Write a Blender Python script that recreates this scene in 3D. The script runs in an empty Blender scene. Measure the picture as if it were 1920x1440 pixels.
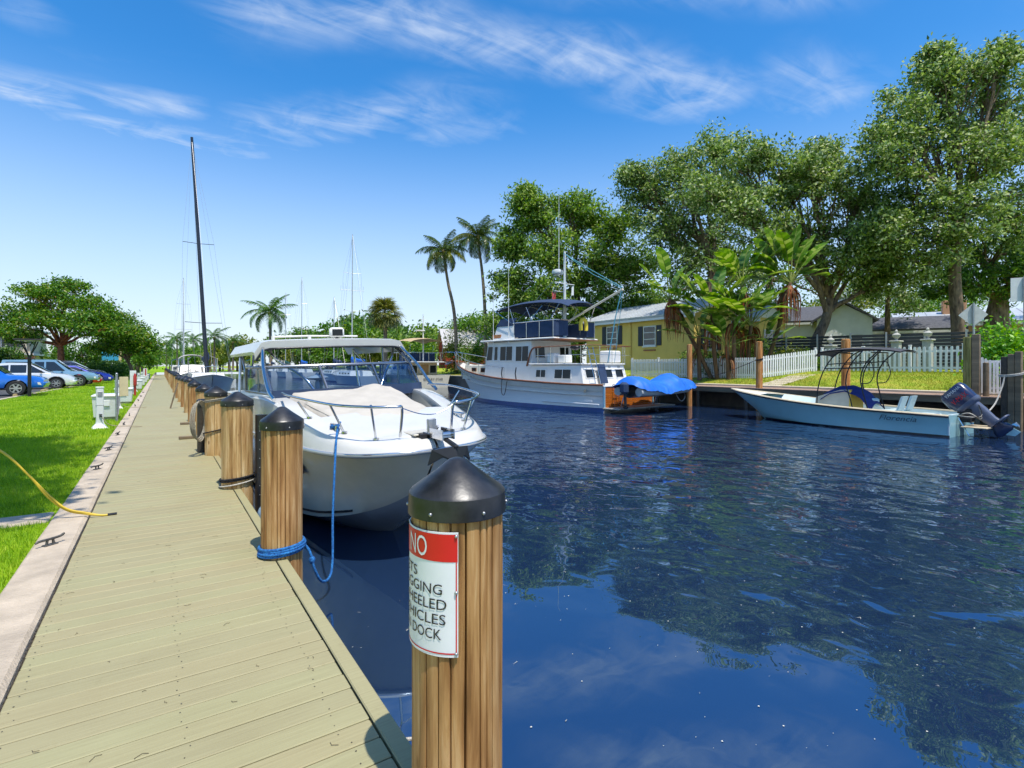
import bpy, math, random
import numpy as np
from mathutils import Vector, Matrix
R = math.radians
random.seed(7)
rng = np.random.default_rng(7)
scn = bpy.context.scene
col = scn.collection

# ------------------------------------------------------------------ camera, sky, sun, exposure
cam = bpy.data.cameras.new('camera')
cam.sensor_width = 36.0
cam.lens = 36.0 * 989 / 1920
cam.shift_y = -34 / 1920
cam.clip_start = 0.05
cam.clip_end = 3000
cam_ob = bpy.data.objects.new('camera', cam)
cam_ob.location = (0, 0, 1.6)
cam_ob.rotation_euler = (R(90), 0, -R(33.76))
col.objects.link(cam_ob)
scn.camera = cam_ob

SUN_EL = R(68.5)
SUN_DIR = Vector((0.03 * math.cos(SUN_EL), -0.9995 * math.cos(SUN_EL), math.sin(SUN_EL)))   # towards the sun
world = bpy.data.worlds.new('World')
scn.world = world
world.use_nodes = True


def N(nt, typ, **kw):
    n = nt.nodes.new(typ)
    for k, v in kw.items():
        if k == 'inp':
            for kk, vv in v.items():
                n.inputs[kk].default_value = vv
        else:
            setattr(n, k, v)
    return n


def ramp(nt, stops, interp='LINEAR'):
    n = nt.nodes.new('ShaderNodeValToRGB')
    cr = n.color_ramp
    cr.interpolation = interp
    while len(cr.elements) < len(stops):
        cr.elements.new(0.5)
    for e, (p, c) in zip(cr.elements, stops):
        e.position = p
        e.color = c if len(c) == 4 else (*c, 1)
    return n


def build_world():
    nt = world.node_tree
    nt.nodes.clear()
    L = nt.links.new
    out = N(nt, 'ShaderNodeOutputWorld')
    bg = N(nt, 'ShaderNodeBackground')
    bg.inputs[1].default_value = SKY_STRENGTH
    sky = N(nt, 'ShaderNodeTexSky', sky_type='NISHITA')
    sky.sun_disc = False
    sky.sun_elevation = SUN_EL
    sky.sun_rotation = R(178)
    sky.altitude = 0
    sky.air_density = 1.0
    sky.dust_density = 0.6
    sky.ozone_density = 3.0
    hs = N(nt, 'ShaderNodeHueSaturation', inp={'Saturation': 1.38, 'Value': 1.0})
    L(sky.outputs[0], hs.inputs['Color'])
    tc = N(nt, 'ShaderNodeTexCoord')
    sep = N(nt, 'ShaderNodeSeparateXYZ')
    L(tc.outputs['Generated'], sep.inputs[0])
    # clouds lie on a flat layer: direction / height
    zz = N(nt, 'ShaderNodeMath', operation='ADD', inp={1: 0.10})
    L(sep.outputs['Z'], zz.inputs[0])
    zm = N(nt, 'ShaderNodeMath', operation='MAXIMUM', inp={1: 0.03})
    L(zz.outputs[0], zm.inputs[0])
    dx = N(nt, 'ShaderNodeMath', operation='DIVIDE')
    dy = N(nt, 'ShaderNodeMath', operation='DIVIDE')
    L(sep.outputs['X'], dx.inputs[0]); L(zm.outputs[0], dx.inputs[1])
    L(sep.outputs['Y'], dy.inputs[0]); L(zm.outputs[0], dy.inputs[1])
    cmb = N(nt, 'ShaderNodeCombineXYZ')
    L(dx.outputs[0], cmb.inputs[0]); L(dy.outputs[0], cmb.inputs[1])

    def layer(rot, scale, loc, nscale, detail, distort, lo, hi):
        mp = N(nt, 'ShaderNodeMapping')
        mp.inputs['Rotation'].default_value = (0, 0, R(rot))
        mp.inputs['Scale'].default_value = scale
        mp.inputs['Location'].default_value = loc
        L(cmb.outputs[0], mp.inputs[0])
        no = N(nt, 'ShaderNodeTexNoise', inp={'Scale': nscale, 'Detail': detail, 'Roughness': 0.58, 'Distortion': distort})
        L(mp.outputs[0], no.inputs['Vector'])
        mr = N(nt, 'ShaderNodeMapRange', clamp=True, inp={'From Min': lo, 'From Max': hi})
        mr.interpolation_type = 'SMOOTHSTEP'
        L(no.outputs['Fac'], mr.inputs['Value'])
        return mr.outputs[0]
    # cirrus: soft bands drawn out by the wind, broken by fine streaks
    def math_(op, x, y=None, z=None):
        n = N(nt, 'ShaderNodeMath', operation=op)
        for i, v in enumerate((x, y, z)):
            if v is None:
                continue
            if isinstance(v, (int, float)):
                n.inputs[i].default_value = v
            else:
                L(v, n.inputs[i])
        return n.outputs[0]

    def smooth01(val, lo, hi, a=0.0, b_=1.0):
        mr = N(nt, 'ShaderNodeMapRange', clamp=True, inp={'From Min': lo, 'From Max': hi, 'To Min': a, 'To Max': b_})
        mr.interpolation_type = 'SMOOTHSTEP'
        L(val, mr.inputs['Value'])
        return mr.outputs[0]
    wob = N(nt, 'ShaderNodeTexNoise', inp={'Scale': 1.6, 'Detail': 4.0, 'Roughness': 0.55})
    L(cmb.outputs[0], wob.inputs['Vector'])
    wv = math_('MULTIPLY_ADD', wob.outputs['Fac'], 0.7, -0.35)
    total = None
    for (ax_, ay_, bx_, by_, w_, amt) in CIRRUS:
        ln = math.hypot(bx_ - ax_, by_ - ay_)
        ux, uy = (bx_ - ax_) / ln, (by_ - ay_) / ln
        px_ = math_('SUBTRACT', dx.outputs[0], ax_)
        py_ = math_('SUBTRACT', dy.outputs[0], ay_)
        t_ = math_('ADD', math_('MULTIPLY', px_, ux), math_('MULTIPLY', py_, uy))
        n_ = math_('ADD', math_('MULTIPLY', px_, -uy), math_('MULTIPLY', py_, ux))
        n2 = math_('ABSOLUTE', math_('ADD', n_, math_('MULTIPLY', wv, w_ * 2.2)))
        m_ = smooth01(n2, 0.0, w_, 1.0, 0.0)
        m_ = math_('MULTIPLY', m_, smooth01(t_, -0.35 * ln, 0.25 * ln))
        m_ = math_('MULTIPLY', m_, smooth01(t_, 0.75 * ln, 1.35 * ln, 1.0, 0.0))
        m_ = math_('MULTIPLY', m_, amt)
        total = m_ if total is None else math_('MAXIMUM', total, m_)
    fine = layer(*CLOUD_FINE)
    fine2 = layer(*CLOUD_FINE2)
    br = math_('ADD', math_('MULTIPLY', fine, 0.52), math_('MULTIPLY', fine2, 0.42))
    m1 = N(nt, 'ShaderNodeMath', operation='MULTIPLY')
    L(total, m1.inputs[0]); L(br, m1.inputs[1])
    haze = layer(-35, (0.7, 1.3, 1), (4.0, 1.0, 0), 0.9, 6, 0.5, 0.52, 0.80)
    m2 = N(nt, 'ShaderNodeMath', operation='MULTIPLY', inp={1: 0.16})
    L(haze, m2.inputs[0])
    ad = N(nt, 'ShaderNodeMath', operation='ADD')
    L(m1.outputs[0], ad.inputs[0]); L(m2.outputs[0], ad.inputs[1])
    # thin pale veil low over the horizon
    mrh = N(nt, 'ShaderNodeMapRange', clamp=True, inp={'From Min': 0.0, 'From Max': 0.46, 'To Min': 0.78, 'To Max': 0.0})
    mrh.interpolation_type = 'SMOOTHSTEP'
    L(sep.outputs['Z'], mrh.inputs['Value'])
    mx = N(nt, 'ShaderNodeMath', operation='MAXIMUM')
    L(ad.outputs[0], mx.inputs[0]); L(mrh.outputs[0], mx.inputs[1])
    mc = N(nt, 'ShaderNodeMath', operation='MINIMUM', inp={1: 0.80})
    L(mx.outputs[0], mc.inputs[0])
    mix = N(nt, 'ShaderNodeMix', data_type='RGBA')
    L(mc.outputs[0], mix.inputs['Factor'])
    L(hs.outputs[0], mix.inputs['A'])
    mix.inputs['B'].default_value = CLOUD_COL
    L(mix.outputs['Result'], bg.inputs[0])
    L(bg.outputs[0], out.inputs[0])


SKY_STRENGTH = 0.15
CLOUD_COL = (3.5, 3.95, 4.6, 1)
# wind-drawn bands on the cloud layer: start x, y, end x, y, width, density
CIRRUS = [(-0.434, 2.019, -0.181, 1.986, 0.16, 1.0),
          (-0.193, 1.977, 0.084, 1.906, 0.13, 0.8),
          (-0.235, 2.146, 0.29, 2.102, 0.16, 0.8),
          (0.256, 1.973, 0.775, 1.458, 0.2, 0.6),
          (0.134, 1.375, 0.494, 1.202, 0.17, 0.75),
          (0.472, 1.216, 0.831, 1.116, 0.18, 1.0),
          (0.79, 1.132, 1.091, 1.042, 0.16, 1.0),
          (1.083, 1.076, 1.449, 1.023, 0.22, 0.75),
          (1.408, 0.824, 1.734, 0.748, 0.2, 0.6),
          (0.829, 1.046, 1.023, 0.959, 0.09, 0.55),
          (0.277, 2.837, 0.749, 2.643, 0.3, 0.45),
          (0.668, 3.215, 1.351, 2.956, 0.5, 0.35),
          (0.75, 1.73, 0.982, 1.469, 0.14, 0.4),
          (0.72, 0.837, 1.215, 0.567, 0.16, 0.9),
          (0.782, 0.654, 0.923, 0.398, 0.14, 0.8),
          (-0.307, 1.677, -0.214, 1.605, 0.1, 0.35),
          (0.855, 5.516, 2.555, 4.375, 1.2, 0.4)]
CLOUD_FINE = (-14, (0.9, 3.4, 1), (0.4, 0.0, 0), 2.4, 10.0, 1.6, 0.30, 0.80)
CLOUD_FINE2 = (10, (2.0, 2.0, 1), (1.4, 2.0, 0), 3.0, 8.0, 0.8, 0.35, 0.75)
build_world()
world.cycles.sampling_method = 'MANUAL'
world.cycles.sample_map_resolution = 256

sun = bpy.data.lights.new('sun', 'SUN')
sun.energy = 3.6
sun.angle = R(0.53)
sun.color = (1.0, 0.955, 0.88)
sun_ob = bpy.data.objects.new('sun', sun)
sun_ob.rotation_euler = SUN_DIR.to_track_quat('Z', 'Y').to_euler()
sun_ob.location = (0, 0, 40)
col.objects.link(sun_ob)

scn.view_settings.view_transform = 'Standard'
scn.view_settings.look = 'None'
scn.view_settings.exposure = 0.58
scn.view_settings.gamma = 1.0
scn.view_settings.use_curve_mapping = False
scn.render.engine = 'CYCLES'
scn.cycles.use_denoising = True
scn.cycles.max_bounces = 5
scn.cycles.use_adaptive_sampling = True
scn.cycles.adaptive_threshold = 0.02
scn.cycles.diffuse_bounces = 2
scn.cycles.glossy_bounces = 3
scn.cycles.transmission_bounces = 4
scn.cycles.transparent_max_bounces = 12
scn.cycles.caustics_reflective = False
scn.cycles.caustics_refractive = False
scn.cycles.sample_clamp_indirect = 6.0

WATER = -0.5      # the dock deck is z = 0


# ------------------------------------------------------------------ helpers
def lin(h):
    h = h.lstrip('#')
    o = []
    for i in (0, 2, 4):
        v = int(h[i:i + 2], 16) / 255
        o.append(v / 12.92 if v <= 0.04045 else ((v + 0.055) / 1.055) ** 2.4)
    return tuple(o)


MATS = {}


def pm(name, c, rough=0.5, metal=0.0, var=0.12, scale=6.0, stretch=(1, 1, 1), bump=0.0, bscale=None, coat=0.0, spec=0.5,
       c2=None, lo=0.35, hi=0.65, dirt=0.0, trans=0.0, detail=5.0):
    """procedural principled material: colour broken up by noise, optional second colour, bump and stains"""
    if name in MATS:
        return MATS[name]
    if isinstance(c, str):
        c = lin(c)
    if isinstance(c2, str):
        c2 = lin(c2)
    m = bpy.data.materials.new(name)
    m.use_nodes = True
    nt = m.node_tree
    L = nt.links.new
    b = nt.nodes['Principled BSDF']
    b.inputs['Roughness'].default_value = rough
    b.inputs['Metallic'].default_value = metal
    b.inputs['Specular IOR Level'].default_value = spec
    b.inputs['Coat Weight'].default_value = coat
    b.inputs['Coat Roughness'].default_value = 0.06
    if trans:
        b.inputs['Transmission Weight'].default_value = trans
    tc = N(nt, 'ShaderNodeTexCoord')
    mp = N(nt, 'ShaderNodeMapping')
    mp.inputs['Scale'].default_value = stretch
    L(tc.outputs['Object'], mp.inputs[0])
    no = N(nt, 'ShaderNodeTexNoise', inp={'Scale': scale, 'Detail': detail, 'Roughness': 0.6})
    L(mp.outputs[0], no.inputs['Vector'])
    a = tuple(x * (1 - var) for x in c)
    z = c2 if c2 else tuple(min(1, x * (1 + var)) for x in c)
    rp = ramp(nt, [(lo, a), (hi, z)])
    L(no.outputs['Fac'], rp.inputs[0])
    src = rp.outputs[0]
    if dirt:
        n2 = N(nt, 'ShaderNodeTexNoise', inp={'Scale': scale * 0.35, 'Detail': 8.0, 'Roughness': 0.7})
        L(mp.outputs[0], n2.inputs['Vector'])
        r2 = ramp(nt, [(0.46, (0, 0, 0)), (0.72, (1, 1, 1))])
        L(n2.outputs['Fac'], r2.inputs[0])
        mm = N(nt, 'ShaderNodeMath', operation='MULTIPLY', inp={1: dirt})
        L(r2.outputs[0], mm.inputs[0])
        mx = N(nt, 'ShaderNodeMix', data_type='RGBA')
        L(mm.outputs[0], mx.inputs['Factor'])
        L(src, mx.inputs['A'])
        mx.inputs['B'].default_value = (*(x * 0.35 for x in c), 1)
        src = mx.outputs['Result']
    L(src, b.inputs['Base Color'])
    if bump:
        nb = N(nt, 'ShaderNodeTexNoise', inp={'Scale': bscale or scale * 6, 'Detail': 4.0})
        L(mp.outputs[0], nb.inputs['Vector'])
        bp = N(nt, 'ShaderNodeBump', inp={'Strength': bump, 'Distance': 0.02})
        L(nb.outputs['Fac'], bp.inputs['Height'])
        L(bp.outputs[0], b.inputs['Normal'])
    MATS[name] = m
    return m


def glass(name, tint, alpha=0.35, rough=0.03):
    """thin pane: tinted see-through mixed with a mirror coat"""
    if name in MATS:
        return MATS[name]
    m = bpy.data.materials.new(name)
    m.use_nodes = True
    nt = m.node_tree
    L = nt.links.new
    nt.nodes.clear()
    out = N(nt, 'ShaderNodeOutputMaterial')
    tr = N(nt, 'ShaderNodeBsdfTransparent')
    tr.inputs[0].default_value = (*tint, 1)
    gl = N(nt, 'ShaderNodeBsdfGlossy', inp={'Roughness': rough})
    gl.inputs[0].default_value = (0.9, 0.95, 1, 1)
    lw = N(nt, 'ShaderNodeLayerWeight', inp={'Blend': 0.5})
    fr = N(nt, 'ShaderNodeMath', operation='POWER', inp={1: 4.0})
    L(lw.outputs['Facing'], fr.inputs[0])
    ad = N(nt, 'ShaderNodeMath', operation='MULTIPLY_ADD', inp={1: 0.6, 2: alpha * 0.10})
    L(fr.outputs[0], ad.inputs[0])
    mx = N(nt, 'ShaderNodeMixShader')
    L(ad.outputs[0], mx.inputs[0]); L(tr.outputs[0], mx.inputs[1]); L(gl.outputs[0], mx.inputs[2])
    L(mx.outputs[0], out.inputs[0])
    MATS[name] = m
    return m


ORD = ('first second third fourth fifth sixth seventh eighth ninth tenth eleventh twelfth thirteenth fourteenth fifteenth sixteenth seventeenth eighteenth nineteenth twentieth '
       'twenty-first twenty-second twenty-third twenty-fourth twenty-fifth twenty-sixth twenty-seventh twenty-eighth twenty-ninth thirtieth').split()


def leaf_mat(name, stops, transl=0.35, rough=0.45, patch=0.0):
    """leaf colours differ from leaf to leaf (random per island)"""
    if name in MATS:
        return MATS[name]
    m = bpy.data.materials.new(name)
    m.use_nodes = True
    nt = m.node_tree
    L = nt.links.new
    nt.nodes.clear()
    out = N(nt, 'ShaderNodeOutputMaterial')
    g = N(nt, 'ShaderNodeNewGeometry')
    rp = ramp(nt, [(p, lin(c) if isinstance(c, str) else c) for p, c in stops])
    if patch:
        pn = N(nt, 'ShaderNodeTexNoise', inp={'Scale': 0.9, 'Detail': 5.0, 'Roughness': 0.65})
        L(g.outputs['Position'], pn.inputs['Vector'])
        pr = N(nt, 'ShaderNodeMapRange', clamp=True, inp={'From Min': 0.30, 'From Max': 0.72})
        L(pn.outputs['Fac'], pr.inputs['Value'])
        pmx = N(nt, 'ShaderNodeMix', data_type='FLOAT', inp={'Factor': patch})
        L(g.outputs['Random Per Island'], pmx.inputs['A']); L(pr.outputs[0], pmx.inputs['B'])
        L(pmx.outputs['Result'], rp.inputs[0])
    else:
        L(g.outputs['Random Per Island'], rp.inputs[0])
    b = N(nt, 'ShaderNodeBsdfPrincipled', inp={'Roughness': rough, 'Specular IOR Level': 0.4})
    t = N(nt, 'ShaderNodeBsdfTranslucent')
    hs = N(nt, 'ShaderNodeHueSaturation', inp={'Hue': 0.48, 'Saturation': 1.15, 'Value': 1.25})
    L(rp.outputs[0], hs.inputs['Color'])
    L(rp.outputs[0], b.inputs['Base Color'])
    L(hs.outputs[0], t.inputs[0])
    mx = N(nt, 'ShaderNodeMixShader', inp={0: transl})
    L(b.outputs[0], mx.inputs[1]); L(t.outputs[0], mx.inputs[2])
    L(mx.outputs[0], out.inputs[0])
    MATS[name] = m
    return m


class MB:
    """collects shapes and links them as ONE mesh object"""
    def __init__(self):
        self.v = []
        self.f = []
        self.mi = []
        self.cur = 0

    def add(self, v, f):
        o = len(self.v)
        self.v += [tuple(p) for p in v]
        self.f += [tuple(i + o for i in q) for q in f]
        self.mi += [self.cur] * len(f)
        return self

    def box(self, c, sz, rot=None, ch=0.0):
        hx, hy, hz = sz[0] / 2, sz[1] / 2, sz[2] / 2
        if ch > 0:
            ch = min(ch, hx * .9, hy * .9, hz * .9)
            prof = [(-hx + ch, -hy), (hx - ch, -hy), (hx, -hy + ch), (hx, hy - ch), (hx - ch, hy), (-hx + ch, hy), (-hx, hy - ch), (-hx, -hy + ch)]
            inn = [(x * (hx - ch) / hx, y * (hy - ch) / hy) for x, y in prof]
            rings = [[(x, y, -hz) for x, y in inn], [(x, y, -hz + ch) for x, y in prof], [(x, y, hz - ch) for x, y in prof], [(x, y, hz) for x, y in inn]]
            v = [p for r_ in rings for p in r_]
            n = 8
            f = [tuple(reversed(range(n)))]
            for k in range(3):
                for i in range(n):
                    f.append((k * n + i, k * n + (i + 1) % n, (k + 1) * n + (i + 1) % n, (k + 1) * n + i))
            f.append(tuple(3 * n + i for i in range(n)))
        else:
            v = [(x, y, z) for z in (-hz, hz) for y in (-hy, hy) for x in (-hx, hx)]
            f = [(0, 2, 3, 1), (4, 5, 7, 6), (0, 1, 5, 4), (2, 6, 7, 3), (0, 4, 6, 2), (1, 3, 7, 5)]
        M = Matrix.Rotation(rot, 3, 'Z') if isinstance(rot, (int, float)) else rot
        v = [Vector(p) for p in v]
        if M is not None:
            v = [M @ p for p in v]
        c = Vector(c)
        return self.add([p + c for p in v], f)

    def cyl(self, a, b, r0, r1=None, n=12, caps=True):
        r1 = r0 if r1 is None else r1
        a, b = Vector(a), Vector(b)
        d = (b - a).normalized()
        x = d.orthogonal().normalized()
        y = d.cross(x)
        v = []
        for p, r_ in ((a, r0), (b, r1)):
            for i in range(n):
                t = 2 * math.pi * i / n
                v.append(p + (x * math.cos(t) + y * math.sin(t)) * r_)
        f = [(i, (i + 1) % n, n + (i + 1) % n, n + i) for i in range(n)]
        if caps:
            f += [tuple(reversed(range(n))), tuple(n + i for i in range(n))]
        return self.add(v, f)

    def tube(self, pts, r, n=8, closed=False, caps=True):
        pts = [Vector(p) for p in pts]
        m = len(pts)
        rs = r if isinstance(r, (list, tuple)) else [r] * m
        v = []
        prev = None
        for i, p in enumerate(pts):
            if closed:
                d = pts[(i + 1) % m] - pts[i - 1]
            else:
                d = pts[min(i + 1, m - 1)] - pts[max(i - 1, 0)]
            if d.length < 1e-9:
                d = Vector((0, 0, 1))
            d.normalize()
            if prev is None:
                x = d.orthogonal().normalized()
            else:
                x = prev - d * prev.dot(d)
                x = x.normalized() if x.length > 1e-6 else d.orthogonal().normalized()
            prev = x
            y = d.cross(x)
            for k in range(n):
                t = 2 * math.pi * k / n
                v.append(p + (x * math.cos(t) + y * math.sin(t)) * rs[i])
        f = []
        for i in range(m if closed else m - 1):
            j = (i + 1) % m
            for k in range(n):
                f.append((i * n + k, i * n + (k + 1) % n, j * n + (k + 1) % n, j * n + k))
        if caps and not closed:
            f += [tuple(reversed(range(n))), tuple((m - 1) * n + k for k in range(n))]
        return self.add(v, f)

    def lathe(self, prof, c=(0, 0, 0), n=24, cap0=True, cap1=True, axis=None):
        M = axis or Matrix.Identity(3)
        c = Vector(c)
        v = []
        for r_, z in prof:
            for i in range(n):
                t = 2 * math.pi * i / n
                v.append(M @ Vector((r_ * math.cos(t), r_ * math.sin(t), z)) + c)
        f = []
        for k in range(len(prof) - 1):
            for i in range(n):
                f.append((k * n + i, k * n + (i + 1) % n, (k + 1) * n + (i + 1) % n, (k + 1) * n + i))
        if cap0:
            f.append(tuple(reversed(range(n))))
        if cap1:
            f.append(tuple((len(prof) - 1) * n + i for i in range(n)))
        return self.add(v, f)

    def loft(self, rings, closed=True, cap0=False, cap1=False):
        n = len(rings[0])
        v = [p for r_ in rings for p in r_]
        f = []
        for k in range(len(rings) - 1):
            for i in range(n if closed else n - 1):
                j = (i + 1) % n
                f.append((k * n + i, k * n + j, (k + 1) * n + j, (k + 1) * n + i))
        if cap0:
            f.append(tuple(reversed(range(n))))
        if cap1:
            f.append(tuple((len(rings) - 1) * n + i for i in range(n)))
        return self.add(v, f)

    def prism(self, poly, h, M=None):
        """polygon (x, y) extruded along z by h, then moved by the 4x4 matrix M"""
        n = len(poly)
        v = [Vector((x, y, 0)) for x, y in poly] + [Vector((x, y, h)) for x, y in poly]
        if M is not None:
            v = [M @ p for p in v]
        f = [tuple(reversed(range(n))), tuple(n + i for i in range(n))]
        f += [(i, (i + 1) % n, n + (i + 1) % n, n + i) for i in range(n)]
        return self.add(v, f)

    def slab(self, pts, t):
        """a polygon in space given some thickness along its normal"""
        p = [Vector(q) for q in pts]
        nn = (p[1] - p[0]).cross(p[-1] - p[0]).normalized() * t
        n = len(p)
        f = [tuple(range(n - 1, -1, -1)), tuple(range(n, 2 * n))]
        f += [(i, (i + 1) % n, n + (i + 1) % n, n + i) for i in range(n)]
        return self.add([q for q in p] + [q + nn for q in p], f)

    def sphere(self, c, r, n=12, m=8):
        rr = r if isinstance(r, (tuple, list)) else (r, r, r)
        v = [(c[0], c[1], c[2] - rr[2])]
        for j in range(1, m):
            p = math.pi * j / m
            for i in range(n):
                t = 2 * math.pi * i / n
                v.append((c[0] + rr[0] * math.sin(p) * math.cos(t), c[1] + rr[1] * math.sin(p) * math.sin(t), c[2] - rr[2] * math.cos(p)))
        v.append((c[0], c[1], c[2] + rr[2]))
        f = [(0, 1 + (i + 1) % n, 1 + i) for i in range(n)]
        for j in range(m - 2):
            for i in range(n):
                f.append((1 + j * n + i, 1 + j * n + (i + 1) % n, 1 + (j + 1) * n + (i + 1) % n, 1 + (j + 1) * n + i))
        last = len(v) - 1
        f += [(last, 1 + (m - 2) * n + i, 1 + (m - 2) * n + (i + 1) % n) for i in range(n)]
        return self.add(v, f)

    def mesh(self, name, mats, smooth=None):
        me = bpy.data.meshes.new(name)
        me.from_pydata(self.v, [], self.f)
        for m in (mats if isinstance(mats, (list, tuple)) else [mats]):
            me.materials.append(m)
        if isinstance(mats, (list, tuple)) and len(mats) > 1:
            me.polygons.foreach_set('material_index', self.mi)
        if smooth is not None:
            me.polygons.foreach_set('use_smooth', [True] * len(me.polygons))
            me.set_sharp_from_angle(angle=R(smooth))
        me.update()
        return me

    def build(self, name, mats, parent=None, smooth=None, loc=None, rot=None):
        o = bpy.data.objects.new(name, self.mesh(name, mats, smooth))
        col.objects.link(o)
        if parent is not None:
            o.parent = parent
        if loc is not None:
            o.location = loc
        if rot is not None:
            o.rotation_euler = rot
        return o


def np_mesh(name, V, F, mat, parent=None, smooth=False):
    """fast mesh from numpy arrays: V (n,3), F (m,k)"""
    me = bpy.data.meshes.new(name)
    m, k = F.shape
    me.vertices.add(len(V))
    me.vertices.foreach_set('co', V.astype(np.float32).ravel())
    me.loops.add(m * k)
    me.loops.foreach_set('vertex_index', F.astype(np.int32).ravel())
    me.polygons.add(m)
    me.polygons.foreach_set('loop_start', np.arange(0, m * k, k, dtype=np.int32))
    if smooth:
        me.polygons.foreach_set('use_smooth', np.ones(m, dtype=bool))
    me.update(calc_edges=True)
    me.materials.append(mat)
    o = bpy.data.objects.new(name, me)
    col.objects.link(o)
    if parent is not None:
        o.parent = parent
    return o


def thing(name, label, cat, loc=(0, 0, 0), rz=0.0, group=None, rot=None):
    o = bpy.data.objects.new(name, None)
    o.empty_display_size = 0.2
    col.objects.link(o)
    o.location = loc
    o.rotation_euler = rot if rot else (0, 0, rz)
    return tag(o, label, cat, group)


def tag(o, label, cat, group=None):
    o['label'] = label
    o['category'] = cat
    if group:
        o['group'] = group
    return o


def struct(o, kind='structure'):
    o['kind'] = kind
    return o


def inst(me, name, parent, loc=(0, 0, 0), rot=(0, 0, 0), sc=None):
    o = bpy.data.objects.new(name, me)
    col.objects.link(o)
    o.parent = parent
    o.location = loc
    o.rotation_euler = rot
    if sc is not None:
        o.scale = sc if isinstance(sc, (tuple, list)) else (sc, sc, sc)
    return o


def copy_tree(o, parent=None):
    c = o.copy()
    col.objects.link(c)
    c.parent = parent
    for ch in list(o.children):
        copy_tree(ch, c)
    return c


def smooth_path(pts, k=6):
    """Catmull-Rom through the points"""
    p = [Vector(q) for q in pts]
    p = [p[0] * 2 - p[1]] + p + [p[-1] * 2 - p[-2]]
    o = []
    for i in range(1, len(p) - 2):
        for j in range(k):
            t = j / k
            o.append(0.5 * ((2 * p[i]) + (p[i + 1] - p[i - 1]) * t + (2 * p[i - 1] - 5 * p[i] + 4 * p[i + 1] - p[i + 2]) * t * t + (-p[i - 1] + 3 * p[i] - 3 * p[i + 1] + p[i + 2]) * t ** 3))
    o.append(p[-2])
    return o


def text_mesh(body, size, align='LEFT', shear=0.0):
    """flat lettering as (verts, faces) from the built-in font"""
    cu = bpy.data.curves.new('lettering', 'FONT')
    cu.body = body
    cu.size = size
    cu.align_x = align
    cu.shear = shear
    cu.resolution_u = 3
    ob = bpy.data.objects.new('lettering', cu)
    col.objects.link(ob)
    dg = bpy.context.evaluated_depsgraph_get()
    me = bpy.data.meshes.new_from_object(ob.evaluated_get(dg))
    v = [tuple(q.co) for q in me.vertices]
    f = [tuple(q.vertices) for q in me.polygons]
    bpy.data.objects.remove(ob)
    bpy.data.curves.remove(cu)
    bpy.data.meshes.remove(me)
    return v, f


def lerp(a, b, t):
    return a + (b - a) * t


def interp(tab, x):
    """piecewise linear table [(x, y...), ...]"""
    if x <= tab[0][0]:
        return tab[0][1]
    for (x0, y0), (x1, y1) in zip(tab, tab[1:]):
        if x <= x1:
            return lerp(y0, y1, (x - x0) / (x1 - x0))
    return tab[-1][1]

# ------------------------------------------------------------------ materials shared by the setting
concrete = pm('concrete', '#b9a993', 0.85, var=0.16, scale=3.5, bump=0.5, bscale=60, dirt=0.35)
concrete_dark = pm('seawall_concrete', '#6f665a', 0.9, var=0.25, scale=1.5, bump=0.6, bscale=25, dirt=0.6)
stainless = pm('stainless', (0.62, 0.62, 0.62), 0.16, metal=1.0, var=0.04)
galvanised = pm('galvanised', (0.42, 0.42, 0.42), 0.42, metal=0.9, var=0.15, scale=20)
black_metal = pm('black_metal', (0.018, 0.018, 0.02), 0.4, metal=0.3, var=0.2)
black_plastic = pm('black_plastic', (0.016, 0.016, 0.018), 0.38, var=0.25, scale=9, bump=0.15, bscale=30)
white_paint = pm('white_paint', (0.74, 0.74, 0.71), 0.45, var=0.05, scale=5, dirt=0.12)
rubber = pm('rubber', (0.02, 0.02, 0.02), 0.75, var=0.2)
dark_hole = pm('dark_interior', (0.012, 0.012, 0.013), 0.8, var=0.1)


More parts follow.
